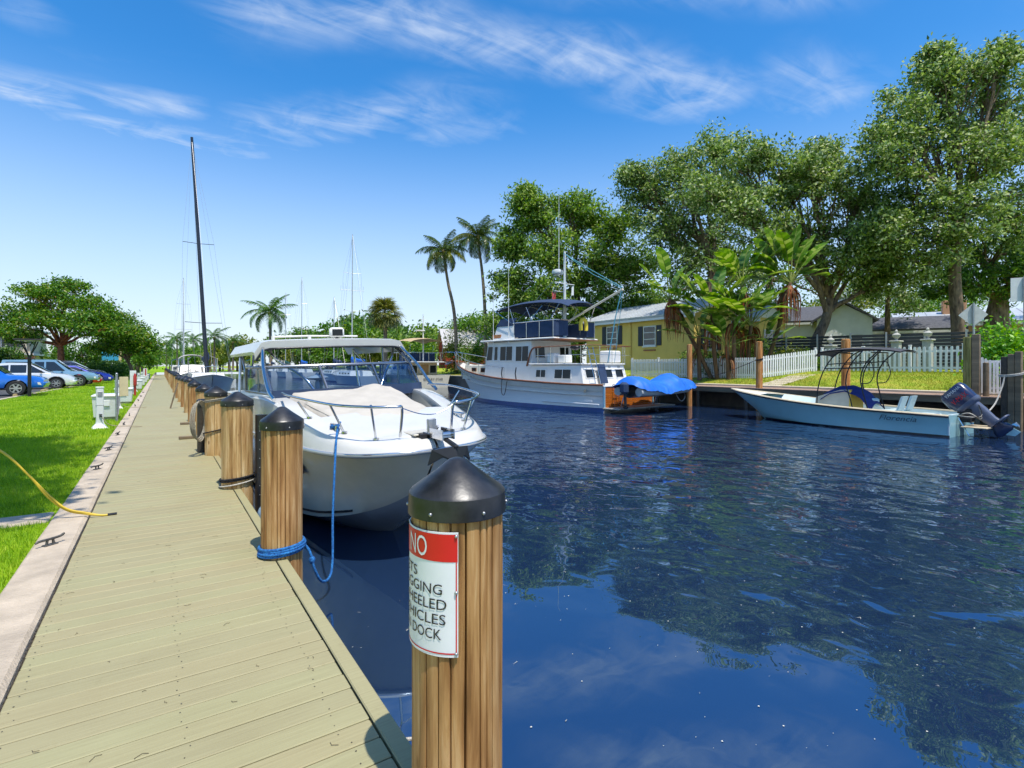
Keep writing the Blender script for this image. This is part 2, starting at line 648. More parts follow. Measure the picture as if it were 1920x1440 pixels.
def water_material():
    m = bpy.data.materials.new('canal_water')
    m.use_nodes = True
    nt = m.node_tree
    L = nt.links.new
    b = nt.nodes['Principled BSDF']
    b.inputs['Base Color'].default_value = (0.010, 0.025, 0.062, 1)
    b.inputs['Roughness'].default_value = 0.0
    b.inputs['IOR'].default_value = 2.7
    b.inputs['Specular Tint'].default_value = (0.58, 0.79, 1.0, 1)
    g = N(nt, 'ShaderNodeNewGeometry')
    sp = N(nt, 'ShaderNodeSeparateXYZ')
    L(g.outputs['Position'], sp.inputs[0])

    def noise(scale, st, detail, dist=0.0):
        mp = N(nt, 'ShaderNodeMapping')
        mp.inputs['Scale'].default_value = st
        mp.inputs['Rotation'].default_value = (0, 0, R(24))
        L(g.outputs['Position'], mp.inputs[0])
        n = N(nt, 'ShaderNodeTexNoise', inp={'Scale': scale, 'Detail': detail, 'Roughness': 0.5, 'Distortion': dist})
        L(mp.outputs[0], n.inputs['Vector'])
        return n.outputs['Fac']
    a = noise(1.5, (1.0, 0.75, 1), 1.0, 0.5)
    c = noise(4.2, (1.0, 0.8, 1), 1.0, 0.6)
    s1 = N(nt, 'ShaderNodeMath', operation='MULTIPLY', inp={1: 0.22})
    L(c, s1.inputs[0])
    s2 = N(nt, 'ShaderNodeMath', operation='ADD')
    L(a, s2.inputs[0]); L(s1.outputs[0], s2.inputs[1])
    # breeze: calm lee beside the dock, ruffled patches out in the canal
    mr = N(nt, 'ShaderNodeMapRange', clamp=True, inp={'From Min': 2.6, 'From Max': 6.8, 'To Min': 0.05, 'To Max': 1.0})
    mr.interpolation_type = 'SMOOTHSTEP'
    wob = N(nt, 'ShaderNodeMath', operation='MULTIPLY_ADD', inp={1: 5.0, 2: -2.5})
    L(noise(0.22, (1, 1, 1), 2.0), wob.inputs[0])
    q = N(nt, 'ShaderNodeMath', operation='ADD')
    L(sp.outputs['X'], q.inputs[0])
    L(wob.outputs[0], q.inputs[1])
    L(q.outputs[0], mr.inputs['Value'])
    lee = N(nt, 'ShaderNodeMapRange', clamp=True, inp={'From Min': 16.5, 'From Max': 19.0, 'To Min': 1.0, 'To Max': 0.22})
    lee.interpolation_type = 'SMOOTHSTEP'
    L(q.outputs[0], lee.inputs['Value'])
    patch = N(nt, 'ShaderNodeMapRange', clamp=True, inp={'From Min': 0.36, 'From Max': 0.62, 'To Min': 0.45, 'To Max': 1.0})
    L(noise(0.30, (0.5, 1.6, 1), 3.0), patch.inputs['Value'])
    st = N(nt, 'ShaderNodeMath', operation='MULTIPLY')
    L(mr.outputs[0], st.inputs[0]); L(patch.outputs[0], st.inputs[1])
    st2 = N(nt, 'ShaderNodeMath', operation='MULTIPLY')
    L(st.outputs[0], st2.inputs[0]); L(lee.outputs[0], st2.inputs[1])
    sm = N(nt, 'ShaderNodeMath', operation='MULTIPLY', inp={1: 0.85})
    L(st2.outputs[0], sm.inputs[0])
    bp = N(nt, 'ShaderNodeBump', inp={'Distance': 0.105})
    L(sm.outputs[0], bp.inputs['Strength'])
    L(s2.outputs[0], bp.inputs['Height'])
    L(bp.outputs[0], b.inputs['Normal'])
    return m


def sheet(name, x0, x1, y0, y1, z, mat):
    return MB().add([(x0, y0, z), (x1, y0, z), (x1, y1, z), (x0, y1, z)], [(0, 1, 2, 3)]).build(name, mat)


struct(sheet('canal_water', -0.70, 24.70, -60, 152, WATER, water_material()))
struct(sheet('canal_bed', -0.70, 24.70, -60, 152, WATER - 2.2, concrete_dark))


def grass_ground(name, cols, scale):
    m = bpy.data.materials.new(name)
    m.use_nodes = True
    nt = m.node_tree
    L = nt.links.new
    b = nt.nodes['Principled BSDF']
    b.inputs['Roughness'].default_value = 0.9
    b.inputs['Specular IOR Level'].default_value = 0.1
    g = N(nt, 'ShaderNodeNewGeometry')
    n1 = N(nt, 'ShaderNodeTexNoise', inp={'Scale': scale, 'Detail': 8.0, 'Roughness': 0.7})
    n2 = N(nt, 'ShaderNodeTexNoise', inp={'Scale': 45.0, 'Detail': 3.0})
    L(g.outputs['Position'], n1.inputs['Vector']); L(g.outputs['Position'], n2.inputs['Vector'])
    mx = N(nt, 'ShaderNodeMix', data_type='FLOAT', inp={'Factor': 0.35})
    L(n1.outputs['Fac'], mx.inputs['A']); L(n2.outputs['Fac'], mx.inputs['B'])
    rp = ramp(nt, [(p, lin(c)) for p, c in cols])
    L(mx.outputs['Result'], rp.inputs[0])
    L(rp.outputs[0], b.inputs['Base Color'])
    bp = N(nt, 'ShaderNodeBump', inp={'Strength': 0.8, 'Distance': 0.03})
    L(n2.outputs['Fac'], bp.inputs['Height'])
    L(bp.outputs[0], b.inputs['Normal'])
    return m


lawn_mat = grass_ground('lawn_ground', [(0.30, '#567a12'), (0.48, '#7ba018'), (0.66, '#9cb82a'), (0.8, '#b5a852')], 1.1)
far_lawn_mat = grass_ground('canal_lawn_ground', [(0.30, '#5c7d1c'), (0.48, '#8aa030'), (0.60, '#b3a548'), (0.75, '#8ca836')], 0.8)
asphalt = pm('asphalt', (0.062, 0.06, 0.058), 0.9, var=0.25, scale=3, bump=0.4, bscale=120, dirt=0.2)

# left bank: one lawn sheet to the horizon, a car park laid on it
struct(sheet('lawn', -600, -0.90, -60, 900, -0.012, lawn_mat))
struct(MB().add([(-40, 30.5, -.006), (-6.50, 30.5, -.006), (-3.95, 96, -.006), (-40, 96, -.006)], [(0, 1, 2, 3)]).build('car_park', asphalt))
b = MB()
b.add([(-6.5, 30.4, -.02), (-6.28, 30.4, -.02), (-3.73, 96, -.02), (-3.95, 96, -.02), (-6.5, 30.4, .03), (-6.28, 30.4, .03), (-3.73, 96, .03), (-3.95, 96, .03)], [(4, 5, 6, 7), (0, 1, 5, 4), (1, 2, 6, 5), (2, 3, 7, 6), (3, 0, 4, 7)])
struct(b.build('car_park_kerb', concrete))

# concrete path across the lawn
b = MB()
for i in range(9):
    b.box((-1.55 - i * 1.21, 7.37 + 0.01 * (i % 2), -0.02), (1.19, 0.44, 0.05), ch=0.01)
struct(b.build('lawn_path', concrete))

# far end of the canal, so that the ground closes at the horizon
struct(sheet('far_ground', -.9, 24.65, 150, 900, 0.05, lawn_mat))
struct(sheet('horizon_ground', -900, 900, 890, 2500, 0.02, lawn_mat))

# right bank ground: rises gently from the dock to the houses
xs = [24.62, 24.95, 25.6, 26.6, 28.0, 29.2, 32, 45, 120, 700]
zs = [0.60, 0.62, 0.70, 0.86, 1.10, 1.28, 1.32, 1.36, 1.4, 1.5]
ys = [-200, -60, -20, 0, 5, 10, 15, 20, 25, 30, 40, 60, 100, 160, 260, 900]
V = [(x, y, z + (0.03 * math.sin(y * 0.7 + x) if x > 25 else 0)) for x, z in zip(xs, zs) for y in ys]
n = len(ys)
F = [(i * n + j, (i + 1) * n + j, (i + 1) * n + j + 1, i * n + j + 1) for i in range(len(xs) - 1) for j in range(n - 1)]
struct(MB().add(V, F).build('canal_lawn', far_lawn_mat, smooth=60))


def ground_z(x):
    return interp(list(zip(xs, zs)), x)


# ------------------------------------------------------------------ seawall cap along the dock
sw = struct(MB().box((-0.80, 60, -0.95), (0.22, 240, 1.85)).build('seawall', concrete_dark))
y = -6.0
k = 0
while y < 110:
    ln = 5.65 if k else 13.08
    b = MB()
    w = 0.30
    prof = [(-0.925, -0.10), (-0.925, 0.008), (-0.905, 0.022), (-0.655, 0.022), (-0.628, 0.002), (-0.622, -0.10)]
    nseg = max(2, int(ln / 0.6)) if y < 20 else 2
    rings = []
    for i in range(nseg + 1):
        yy = y + 0.004 + (ln - 0.008) * i / nseg
        rings.append([(px + random.uniform(-.004, .004), yy, pz + random.uniform(-.002, .002)) for px, pz in prof])
    b.loft(rings, True, True, True)
    b.build('coping_slab', concrete, sw, smooth=30)
    y += ln
    k += 1


# ------------------------------------------------------------------ the near dock
def deck_material():
    m = bpy.data.materials.new('composite_decking')
    m.use_nodes = True
    nt = m.node_tree
    L = nt.links.new
    b = nt.nodes['Principled BSDF']
    b.inputs['Roughness'].default_value = 0.62
    b.inputs['Specular IOR Level'].default_value = 0.3
    g = N(nt, 'ShaderNodeNewGeometry')
    oi = N(nt, 'ShaderNodeObjectInfo')
    mp = N(nt, 'ShaderNodeMapping')
    mp.inputs['Scale'].default_value = (1.6, 55, 1)
    L(g.outputs['Position'], mp.inputs[0])
    n1 = N(nt, 'ShaderNodeTexNoise', inp={'Scale': 1.6, 'Detail': 6.0, 'Roughness': 0.65})
    L(mp.outputs[0], n1.inputs['Vector'])
    n2 = N(nt, 'ShaderNodeTexNoise', inp={'Scale': 1.1, 'Detail': 4.0})
    L(g.outputs['Position'], n2.inputs['Vector'])
    n3 = N(nt, 'ShaderNodeTexNoise', inp={'Scale': 9.0, 'Detail': 8.0, 'Roughness': 0.75})
    L(g.outputs['Position'], n3.inputs['Vector'])
    rp = ramp(nt, [(0.30, lin('#968d6b')), (0.55, lin('#9f9773')), (0.75, lin('#a59d79'))])
    L(n1.outputs['Fac'], rp.inputs[0])
    tint = N(nt, 'ShaderNodeMix', data_type='RGBA', blend_type='MULTIPLY', inp={'Factor': 1.0})
    rr = ramp(nt, [(0.0, (0.93, 0.94, 0.91)), (0.4, (0.99, 0.96, 0.92)), (0.7, (0.95, 0.99, 0.93)), (1.0, (1.0, 1.0, 0.97))])
    L(oi.outputs['Random'], rr.inputs[0])
    L(rp.outputs[0], tint.inputs['A']); L(rr.outputs[0], tint.inputs['B'])
    stain = N(nt, 'ShaderNodeMix', data_type='RGBA', blend_type='MULTIPLY')
    r2 = ramp(nt, [(0.42, (0, 0, 0)), (0.70, (0.30, 0.30, 0.30))])
    L(n2.outputs['Fac'], r2.inputs[0])
    L(r2.outputs[0], stain.inputs['Factor'])
    L(tint.outputs['Result'], stain.inputs['A'])
    stain.inputs['B'].default_value = (0.80, 0.74, 0.68, 1)
    speck = N(nt, 'ShaderNodeMix', data_type='RGBA', blend_type='MULTIPLY')
    r3 = ramp(nt, [(0.60, (0, 0, 0)), (0.74, (0.35, 0.35, 0.35))])
    L(n3.outputs['Fac'], r3.inputs[0])
    L(r3.outputs[0], speck.inputs['Factor'])
    L(stain.outputs['Result'], speck.inputs['A'])
    speck.inputs['B'].default_value = (0.55, 0.5, 0.42, 1)
    L(speck.outputs['Result'], b.inputs['Base Color'])
    bp = N(nt, 'ShaderNodeBump', inp={'Strength': 0.25, 'Distance': 0.004})
    L(n1.outputs['Fac'], bp.inputs['Height'])
    L(bp.outputs[0], b.inputs['Normal'])
    return m


deck_mat = deck_material()
PITCH = 0.1397
timber = pm('dock_timber', '#7b6a52', 0.85, var=0.3, scale=4, stretch=(1, 0.1, 1), bump=0.4)
b = MB()
for x in (-0.45, 0.1, 0.62):
    b.box((x, 55, -0.15), (0.07, 122, 0.2))
dock = struct(b.build('dock', timber))
me = MB().box((0, 0, 0), (1.405, PITCH - 0.0075, 0.03), ch=0.0045).mesh('board', deck_mat)
x0 = -0.612
yb = -1.35
NB = 190
for i in range(NB):
    inst(me, 'board', dock, (x0 + 0.7025 + random.uniform(-.002, .002), yb + i * PITCH, -0.0152 + random.uniform(-.0012, .0012)), (0, 0, random.uniform(-.0008, .0008)))
b = MB()
i = NB
while yb + i * PITCH < 116:
    b.box((x0 + 0.7025, yb + i * PITCH, -0.0152), (1.405, PITCH - 0.0075, 0.03))
    i += 1
struct(b.build('far_decking', deck_mat, dock), 'stuff')
# edge boards
y = -2.0
while y < 112:
    MB().box((0.8435, y + 1.83, -0.020), (0.082, 3.652, 0.044), ch=0.006).build('edge_board', deck_mat, dock)
    MB().box((0.865, y + 1.83, -0.14), (0.032, 3.652, 0.19), ch=0.004).build('fascia_board', timber, dock)
    y += 3.66
# screws
b = MB()
screw = pm('screw_head', (0.09, 0.07, 0.05), 0.5, metal=0.4)
for i in range(60):
    yy = yb + i * PITCH
    for x in (-0.56, 0.09, 0.66):
        for s_ in (-0.038, 0.038):
            xx = x + random.uniform(-.02, .02)
            y2 = yy + s_ + random.uniform(-.008, .008)
            rr_ = random.uniform(.0028, .0042)
            b.add([(xx + rr_ * math.cos(t), y2 + rr_ * math.sin(t), 0.0016) for t in [k_ * math.pi / 3 for k_ in range(6)]], [(0, 1, 2, 3, 4, 5)])
struct(b.build('screw_heads', screw, dock), 'stuff')
# twigs and scraps blown onto the deck
b = MB()
for i in range(70):
    xx, yy = random.uniform(-.58, .78), 1.2 + 9 * random.random() ** 1.6
    a_ = random.uniform(0, 6.3)
    l_ = random.uniform(.012, .05)
    b.tube([(xx, yy, .003), (xx + l_ * .5 * math.cos(a_), yy + l_ * .5 * math.sin(a_), .004), (xx + l_ * math.cos(a_ + .6), yy + l_ * math.sin(a_ + .6), .003)], .0011, n=4)
struct(b.build('deck_twigs', pm('twig', (0.10, 0.07, 0.035), 0.9)), 'stuff')


# ------------------------------------------------------------------ pilings
def piling_wood(name, tones, seed=0.0):
    m = bpy.data.materials.new(name)
    m.use_nodes = True
    nt = m.node_tree
    L = nt.links.new
    b = nt.nodes['Principled BSDF']
    b.inputs['Roughness'].default_value = 0.8
    b.inputs['Specular IOR Level'].default_value = 0.25
    tc = N(nt, 'ShaderNodeTexCoord')
    oi = N(nt, 'ShaderNodeObjectInfo')
    ad = N(nt, 'ShaderNodeVectorMath', operation='ADD')
    sc_ = N(nt, 'ShaderNodeMath', operation='MULTIPLY', inp={1: 37.0})
    L(oi.outputs['Random'], sc_.inputs[0])
    L(tc.outputs['Object'], ad.inputs[0]); L(sc_.outputs[0], ad.inputs[1])
    mp = N(nt, 'ShaderNodeMapping')
    mp.inputs['Scale'].default_value = (1, 1, 0.045)
    L(ad.outputs[0], mp.inputs[0])
    n1 = N(nt, 'ShaderNodeTexNoise', inp={'Scale': 46, 'Detail': 8, 'Roughness': 0.72, 'Distortion': 0.5})
    L(mp.outputs[0], n1.inputs['Vector'])
    mp2 = N(nt, 'ShaderNodeMapping')
    mp2.inputs['Scale'].default_value = (1, 1, 0.10)
    L(ad.outputs[0], mp2.inputs[0])
    n2 = N(nt, 'ShaderNodeTexNoise', inp={'Scale': 17, 'Detail': 3, 'Roughness': 0.5})
    L(mp2.outputs[0], n2.inputs['Vector'])
    g = N(nt, 'ShaderNodeNewGeometry')
    mx = N(nt, 'ShaderNodeMix', data_type='FLOAT', inp={'Factor': 0.55})
    L(n1.outputs['Fac'], mx.inputs['A']); L(n2.outputs['Fac'], mx.inputs['B'])
    rp = ramp(nt, [(0.28, lin(tones[0])), (0.42, lin(tones[1])), (0.54, lin(tones[2])), (0.66, lin(tones[3]))])
    L(mx.outputs['Result'], rp.inputs[0])
    # greener treated wood in patches
    n3 = N(nt, 'ShaderNodeTexNoise', inp={'Scale': 2.3, 'Detail': 4})
    L(ad.outputs[0], n3.inputs['Vector'])
    r3 = ramp(nt, [(0.45, (0, 0, 0)), (0.7, (0.5, 0.5, 0.5))])
    L(n3.outputs['Fac'], r3.inputs[0])
    m2 = N(nt, 'ShaderNodeMix', data_type='RGBA', blend_type='MULTIPLY')
    L(r3.outputs[0], m2.inputs['Factor'])
    L(rp.outputs[0], m2.inputs['A'])
    m2.inputs['B'].default_value = (0.78, 0.80, 0.62, 1)
    # knots: scattered dark ovals
    mp3 = N(nt, 'ShaderNodeMapping')
    mp3.inputs['Scale'].default_value = (1, 1, 0.42)
    L(ad.outputs[0], mp3.inputs[0])
    vo = N(nt, 'ShaderNodeTexVoronoi', inp={'Scale': 7.5, 'Randomness': 1.0})
    L(mp3.outputs[0], vo.inputs['Vector'])
    rk = ramp(nt, [(0.07, (0.9, 0.9, 0.9)), (0.13, (0, 0, 0))])
    L(vo.outputs['Distance'], rk.inputs[0])
    m3 = N(nt, 'ShaderNodeMix', data_type='RGBA', blend_type='MULTIPLY')
    L(rk.outputs[0], m3.inputs['Factor'])
    L(m2.outputs['Result'], m3.inputs['A'])
    m3.inputs['B'].default_value = (0.34, 0.24, 0.16, 1)
    L(m3.outputs['Result'], b.inputs['Base Color'])
    bp = N(nt, 'ShaderNodeBump', inp={'Strength': 0.7, 'Distance': 0.006})
    L(n1.outputs['Fac'], bp.inputs['Height'])
    L(bp.outputs[0], b.inputs['Normal'])
    return m


pile_mat = piling_wood('piling_wood', ['#5f4628', '#ad8552', '#cdaa74', '#e2ca9e'])
pile_mat_b = piling_wood('piling_wood_brown', ['#4c331c', '#996d3f', '#bb8e5a', '#d8b482'])
wet_wood = pm('wet_piling', '#3b3226', 0.5, var=0.4, scale=8, bump=0.6, dirt=0.5)
cap_mat = pm('piling_cap', (0.020, 0.020, 0.022), 0.36, var=0.5, scale=7, bump=0.12, bscale=14, c2=(0.045, 0.045, 0.048), lo=0.4, hi=0.75)


def shaft_mesh(rad, z0, z1, seed, ns=24):
    """a round timber split by long drying cracks into uneven strips"""
    r_ = random.Random(seed)
    edges = []
    t = 0.0
    while t < 2 * math.pi - 0.12:
        edges.append(t)
        t += r_.uniform(0.16, 0.42)
    rings = []
    nz = 9
    jit = [[r_.uniform(-.012, .012) for _ in edges] for _ in range(nz)]
    dep = [r_.choice((0.008, 0.013, 0.020, 0.028)) for _ in edges]
    off = [r_.uniform(-.0025, .0025) for _ in edges]
    for k in range(nz):
        zz = lerp(z0, z1, k / (nz - 1))
        ring = []
        for i, e in enumerate(edges):
            nx = edges[i + 1] if i + 1 < len(edges) else edges[0] + 2 * math.pi
            a = e + jit[k][i]
            bb = nx + jit[k][(i + 1) % len(edges)]
            w = 0.024
            R_ = rad + off[i] + 0.0015 * math.sin(k * 1.7 + i)
            for tt, rr2 in ((a, rad - dep[i]), (a + w, R_), (lerp(a, bb, .35), R_ + .0012), (lerp(a, bb, .65), R_ + .0012), (bb - w, R_)):
                ring.append((rr2 * math.cos(tt), rr2 * math.sin(tt), zz))
        rings.append(ring)
    return MB().loft(rings, True, True, True).mesh('shaft', [pile_mat, pile_mat_b][seed % 2], smooth=40)


def piling(x, y, top, rad, label, seed, group=None, near=True):
    t = thing('dock_piling', label, 'piling', (x, y, WATER), seed * 1.1, group)
    H = top - WATER
    o = bpy.data.objects.new('shaft', shaft_mesh(rad, -1.6, H - 0.11, seed))
    col.objects.link(o)
    o.parent = t
    rc = rad + 0.014
    b = MB()
    prof = [(rad - .004, H - .192), (rc, H - .190), (rc + .001, H - .184), (rc - .003, H - .118), (rc - .010, H - .108), (rc * .5, H - .052), (0.030, H - .006), (0.010, H)]
    b.lathe(prof, n=40 if near else 20, cap0=False)
    cp = b.build('cap', cap_mat, t, smooth=24)
    if near:
        nm = MB().sphere((0, 0, 0), .0065, 8, 5).mesh('nail', galvanised, smooth=60)
        for k_ in range(6):
            a_ = k_ * math.pi / 3 + .4
            inst(nm, 'nail', cp, ((rc + .001) * math.cos(a_), (rc + .001) * math.sin(a_), H - .165))
    return t


P1 = (0.904, 1.711)
P2 = (0.87, 4.83)
P3 = (0.86, 7.85)
P4 = (0.85, 10.9)
piling(*P1, 1.267, 0.163, 'near wooden dock piling that carries the red and white rules sign', 3)
piling(*P2, 1.254, 0.163, 'wooden dock piling with blue rope wound round its foot', 5)
piling(*P3, 1.26, 0.185, 'thick wooden dock piling with black and white lines tied low, beside a black pipe', 6)
piling(*P4, 1.24, 0.175, 'wooden dock piling with a grey rope hung in loops on its side', 8)
yy = 14.3
k = 0
while yy < 104:
    piling(0.85 + random.uniform(-.03, .03), yy, 1.2 + random.uniform(-.07, .07), 0.165 + random.uniform(-.012, .012),
           'plain black-capped dock piling, %s beyond the one with looped rope' % ORD[k], 10 + k % 6, 'pilings along the far dock', k < 5)
    yy += 3.3 + random.uniform(-.2, .2)
    k += 1

# the rules sign, bent round the first piling
sgn_white = pm('sign_white', (0.80, 0.80, 0.78), 0.35, var=0.03)
sgn_red = pm('sign_red', (0.66, 0.012, 0.015), 0.35, var=0.05)
sgn_ink = pm('sign_ink', (0.015, 0.015, 0.016), 0.4, var=0.05)
sg = thing('rules_sign', 'bent metal sign on the piling, red NO header over black lettering', 'sign', (P1[0], P1[1], 0.63))
view = Vector((-P1[0], -P1[1], 0)).normalized()
left = Vector((view.y, -view.x, 0))
if left.dot(Vector((-0.83, 0.556, 0))) < 0:
    left = -left
SR, SH, SA = 0.172, 0.415, R(104)


def on_sign(phi, z, lift=0.0):
    d = view * math.cos(phi) + left * math.sin(phi)
    p = d * (SR + lift)
    return (p.x, p.y, z)


def sign_patch(a0, a1, z0, z1, lift, mat, name, thick=0.0):
    n_ = max(3, int((a1 - a0) / R(5)))
    b = MB()
    rings = []
    for i in range(n_ + 1):
        a_ = lerp(a0, a1, i / n_)
        if thick:
            rings.append([on_sign(a_, z0, lift - thick), on_sign(a_, z0, lift), on_sign(a_, z1, lift), on_sign(a_, z1, lift - thick)])
        else:
            rings.append([on_sign(a_, z0, lift), on_sign(a_, z1, lift)])
    b.loft(rings, bool(thick), bool(thick), bool(thick))
    return b.build(name, mat, sg, smooth=40)


A0 = R(-1)
sign_patch(A0, A0 + SA, 0, SH, 0.0, sgn_white, 'plate', 0.003)
sign_patch(A0 + .012, A0 + SA - .012, SH - .098, SH - .006, 0.0012, sgn_red, 'red_header')
for (a0, a1, z0, z1) in ((A0 + .026, A0 + .048, .010, SH - .099), (A0 + SA - .048, A0 + SA - .026, .010, SH - .099), (A0 + .049, A0 + SA - .049, .010, .0145)):
    sign_patch(a0, a1, z0, z1, 0.0012, sgn_red, 'border_line')
for body, size, phi_l, zb, mat in (('NO', .098, R(70), SH - .086, sgn_white), ('PETS', .050, R(93), .255, sgn_ink), ('JOGGING', .050, R(93), .207, sgn_ink),
                                   ('WHEELED', .050, R(93), .157, sgn_ink), ('VEHICLES', .050, R(93), .107, sgn_ink), ('ON DOCK', .050, R(93), .057, sgn_ink)):
    tv, tf = text_mesh(body, size)
    wmax = max(p[0] for p in tv)
    want = {'NO': R(34), 'PETS': R(41), 'JOGGING': R(76), 'WHEELED': R(81), 'VEHICLES': R(80), 'ON DOCK': R(75)}[body]
    sx = want * SR / wmax
    MB().add([on_sign(phi_l - p[0] * sx / SR, zb + p[1], 0.0022) for p in tv], [tuple(reversed(q)) for q in tf]).build('lettering', mat, sg)
nm = MB().sphere((0, 0, 0), .006, 8, 5).mesh('rivet', galvanised, smooth=60)
for a_, z_ in ((.04, SH - .012), (.04, SH * .52), (.04, .012), (SA - .07, SH - .012), (SA - .07, .012)):
    inst(nm, 'rivet', sg, on_sign(A0 + a_, z_, .002))


# ------------------------------------------------------------------ ropes
def rope_mat(name, c, c2):
    return pm(name, c, 0.85, var=0.2, scale=60, c2=c2, bump=0.8, bscale=160)


blue_rope = rope_mat('blue_rope', '#0f4f9a', '#2f86c8')
grey_rope = rope_mat('grey_rope', '#8f8775', '#b5ac98')
white_rope = rope_mat('white_rope', '#b9b2a3', '#d6d0c2')
black_rope = rope_mat('black_rope', '#17171a', '#2a2a2e')


def coil(c, rad, z0, turns, rise, tilt=0.0, n=28, ph=0.0):
    o = []
    for i in range(int(turns * n) + 1):
        t = ph + 2 * math.pi * i / n
        rr_ = rad + 0.006 * math.sin(t * 0.5 + i * .05)
        o.append((c[0] + rr_ * math.cos(t), c[1] + rr_ * math.sin(t), z0 + rise * i / (turns * n) + tilt * math.cos(t + .5)))
    return o


rp_ = thing('mooring_line', 'blue mooring rope wound round a piling foot and run up to the cruiser bow cleat', 'rope', (P2[0], P2[1], 0))
MB().tube(coil((0, 0), 0.178, 0.020, 4.2, 0.075, 0.012, ph=.2), .0125, n=8).build('coil', blue_rope, rp_, smooth=60)
ln = [(0.17, 0.02, 0.06), (0.22, -0.03, -0.02), (0.25, -0.06, -0.16), (0.32, -0.02, -0.30), (0.42, 0.10, -0.33), (0.48, 0.22, -0.22), (0.52, 0.36, 0.15), (0.575, 0.50, 0.55), (0.66, 0.74, 0.87), (0.74, 0.94, 0.965), (0.82, 1.17, 0.965)]
MB().tube(smooth_path(ln, 5), .0115, n=8).build('hanging_line', blue_rope, rp_, smooth=60)
MB().sphere((0.235, -0.045, -0.09), (.028, .026, .035), 10, 7).build('knot', blue_rope, rp_, smooth=60)

r3 = thing('mooring_line', 'black and white mooring lines tied low round the thick piling', 'rope', (P3[0], P3[1], 0))
MB().tube(coil((0, 0), 0.202, 0.09, 2.0, 0.05, 0.02), .012, n=8).build('black_turns', black_rope, r3, smooth=60)
MB().tube(coil((0, 0), 0.204, 0.04, 1.0, 0.02, 0.03) + [(0.35, -0.05, 0.03), (0.75, 0.0, 0.25), (1.0, .5, .70)], .010, n=8).build('white_turns', white_rope, r3, smooth=60)

r4 = thing('rope_coil', 'grey rope hung in big loops on a piling beside the walkway', 'rope', (P4[0], P4[1], 0))
pts = []
for k_ in range(3):
    for i in range(26):
        t = 2 * math.pi * i / 26
        pts.append((-0.25 - .02 * k_ + (.17 + .012 * k_) * math.sin(t) * .6, -0.12 + .03 * k_ + .15 * math.sin(t), 0.63 + (.36 - .02 * k_) * math.cos(t)))
MB().tube(pts, .013, n=6).build('loops', grey_rope, r4, smooth=60)
MB().tube(coil((0, 0), 0.192, 0.95, 2.1, 0.05, 0.03), .013, n=6).build('turns', grey_rope, r4, smooth=60)
MB().tube(coil((0, 0), 0.190, 0.42, 1.0, 0.02, 0.04), .011, n=6).build('black_tie', black_rope, r4, smooth=60)
MB().tube([(0.19, -.1, .93), (0.24, -.12, .5), (0.23, -.1, .1), (0.3, 0, -.2)], .010, n=6).build('white_tail', white_rope, r4, smooth=60)
# spare stub of dark piling behind the coil
t = thing('dock_piling', 'short dark old piling stub standing behind the looped grey rope', 'piling', (0.66, 11.35, 0))
MB().cyl((0, 0, -2), (0, 0, .93), .085, .08, 16).build('shaft', wet_wood, t, smooth=40)
MB().lathe([(.095, .86), (.095, .96), (.06, .985), (0.01, .99)], n=16, cap0=False).build('cap', cap_mat, t, smooth=50)
# black guard pipe beside the thick piling
t = thing('guard_pipe', 'black plastic guard pipe standing between the second and third pilings', 'pipe', (1.13, 7.70, -2.0))
MB().cyl((0, 0, 0), (0, 0, 2.95), .075, n=20).build('pipe', black_plastic, t, smooth=40)
for k_ in range(9):
    MB().sphere((-.03, -.07, 1.9 + k_ * .12), .007, 6, 4).build('screw', galvanised, t)
# chocks on the deck edge
for (x, y, lab) in ((0.50, 13.55, 'short grey timber chock on the deck by the looped rope piling'), (0.62, 16.9, 'grey timber chock lying beside a plain piling, further along')):
    tag(MB().box((0, 0, .03), (.30, .10, .06), rot=.1, ch=.008).build('timber_chock', timber, loc=(x, y, .002)), lab, 'chock')
# plank leaning on a piling down the row
tag(MB().box((0, 0, .48), (.05, .14, 1.0), rot=Matrix.Rotation(R(14), 3, 'Y'), ch=.006).build('leaning_plank', timber, loc=(.46, 23.6, 0)), 'weathered plank leaning against a far piling over the walkway', 'plank')
# pale tube and a thin strand at the water under the dock edge
t = thing('white_tube', 'white tube at the water between the dock edge and the sign piling', 'pipe', (0.95, 2.55, WATER))
MB().tube([(-.6, .10, .08), (-.1, .06, .07), (.22, .0, .045), (.30, -.02, .02)], .036, n=14).build('pipe', white_paint, t, smooth=50)
MB().tube([(-.6, .24, .10), (0, .20, .09), (.3, .12, .05)], .010, n=8).build('hose', white_rope, t, smooth=50)
# round fenders
fender_mat = pm('fender', '#7f97a8', 0.5, var=0.12, scale=8)
for (x, y, z, lab) in ((0.99, 6.35, -.12, 'pale blue round fender squeezed between dock and cruiser hull, by the blue rope piling'), (1.02, 9.75, -.02, 'round cream fender hanging between dock and cruiser near the looped rope piling')):
    t = thing('fender', lab, 'fender', (x, y, z))
    MB().sphere((0, 0, 0), (.11, .19, .21), 18, 12).build('ball', fender_mat if y < 8 else white_paint, t, smooth=70)
    MB().tube([(0, 0, .2), (-.04, 0, .4), (-.09, .02, .55)], .008, n=6).build('lanyard', black_rope, t)

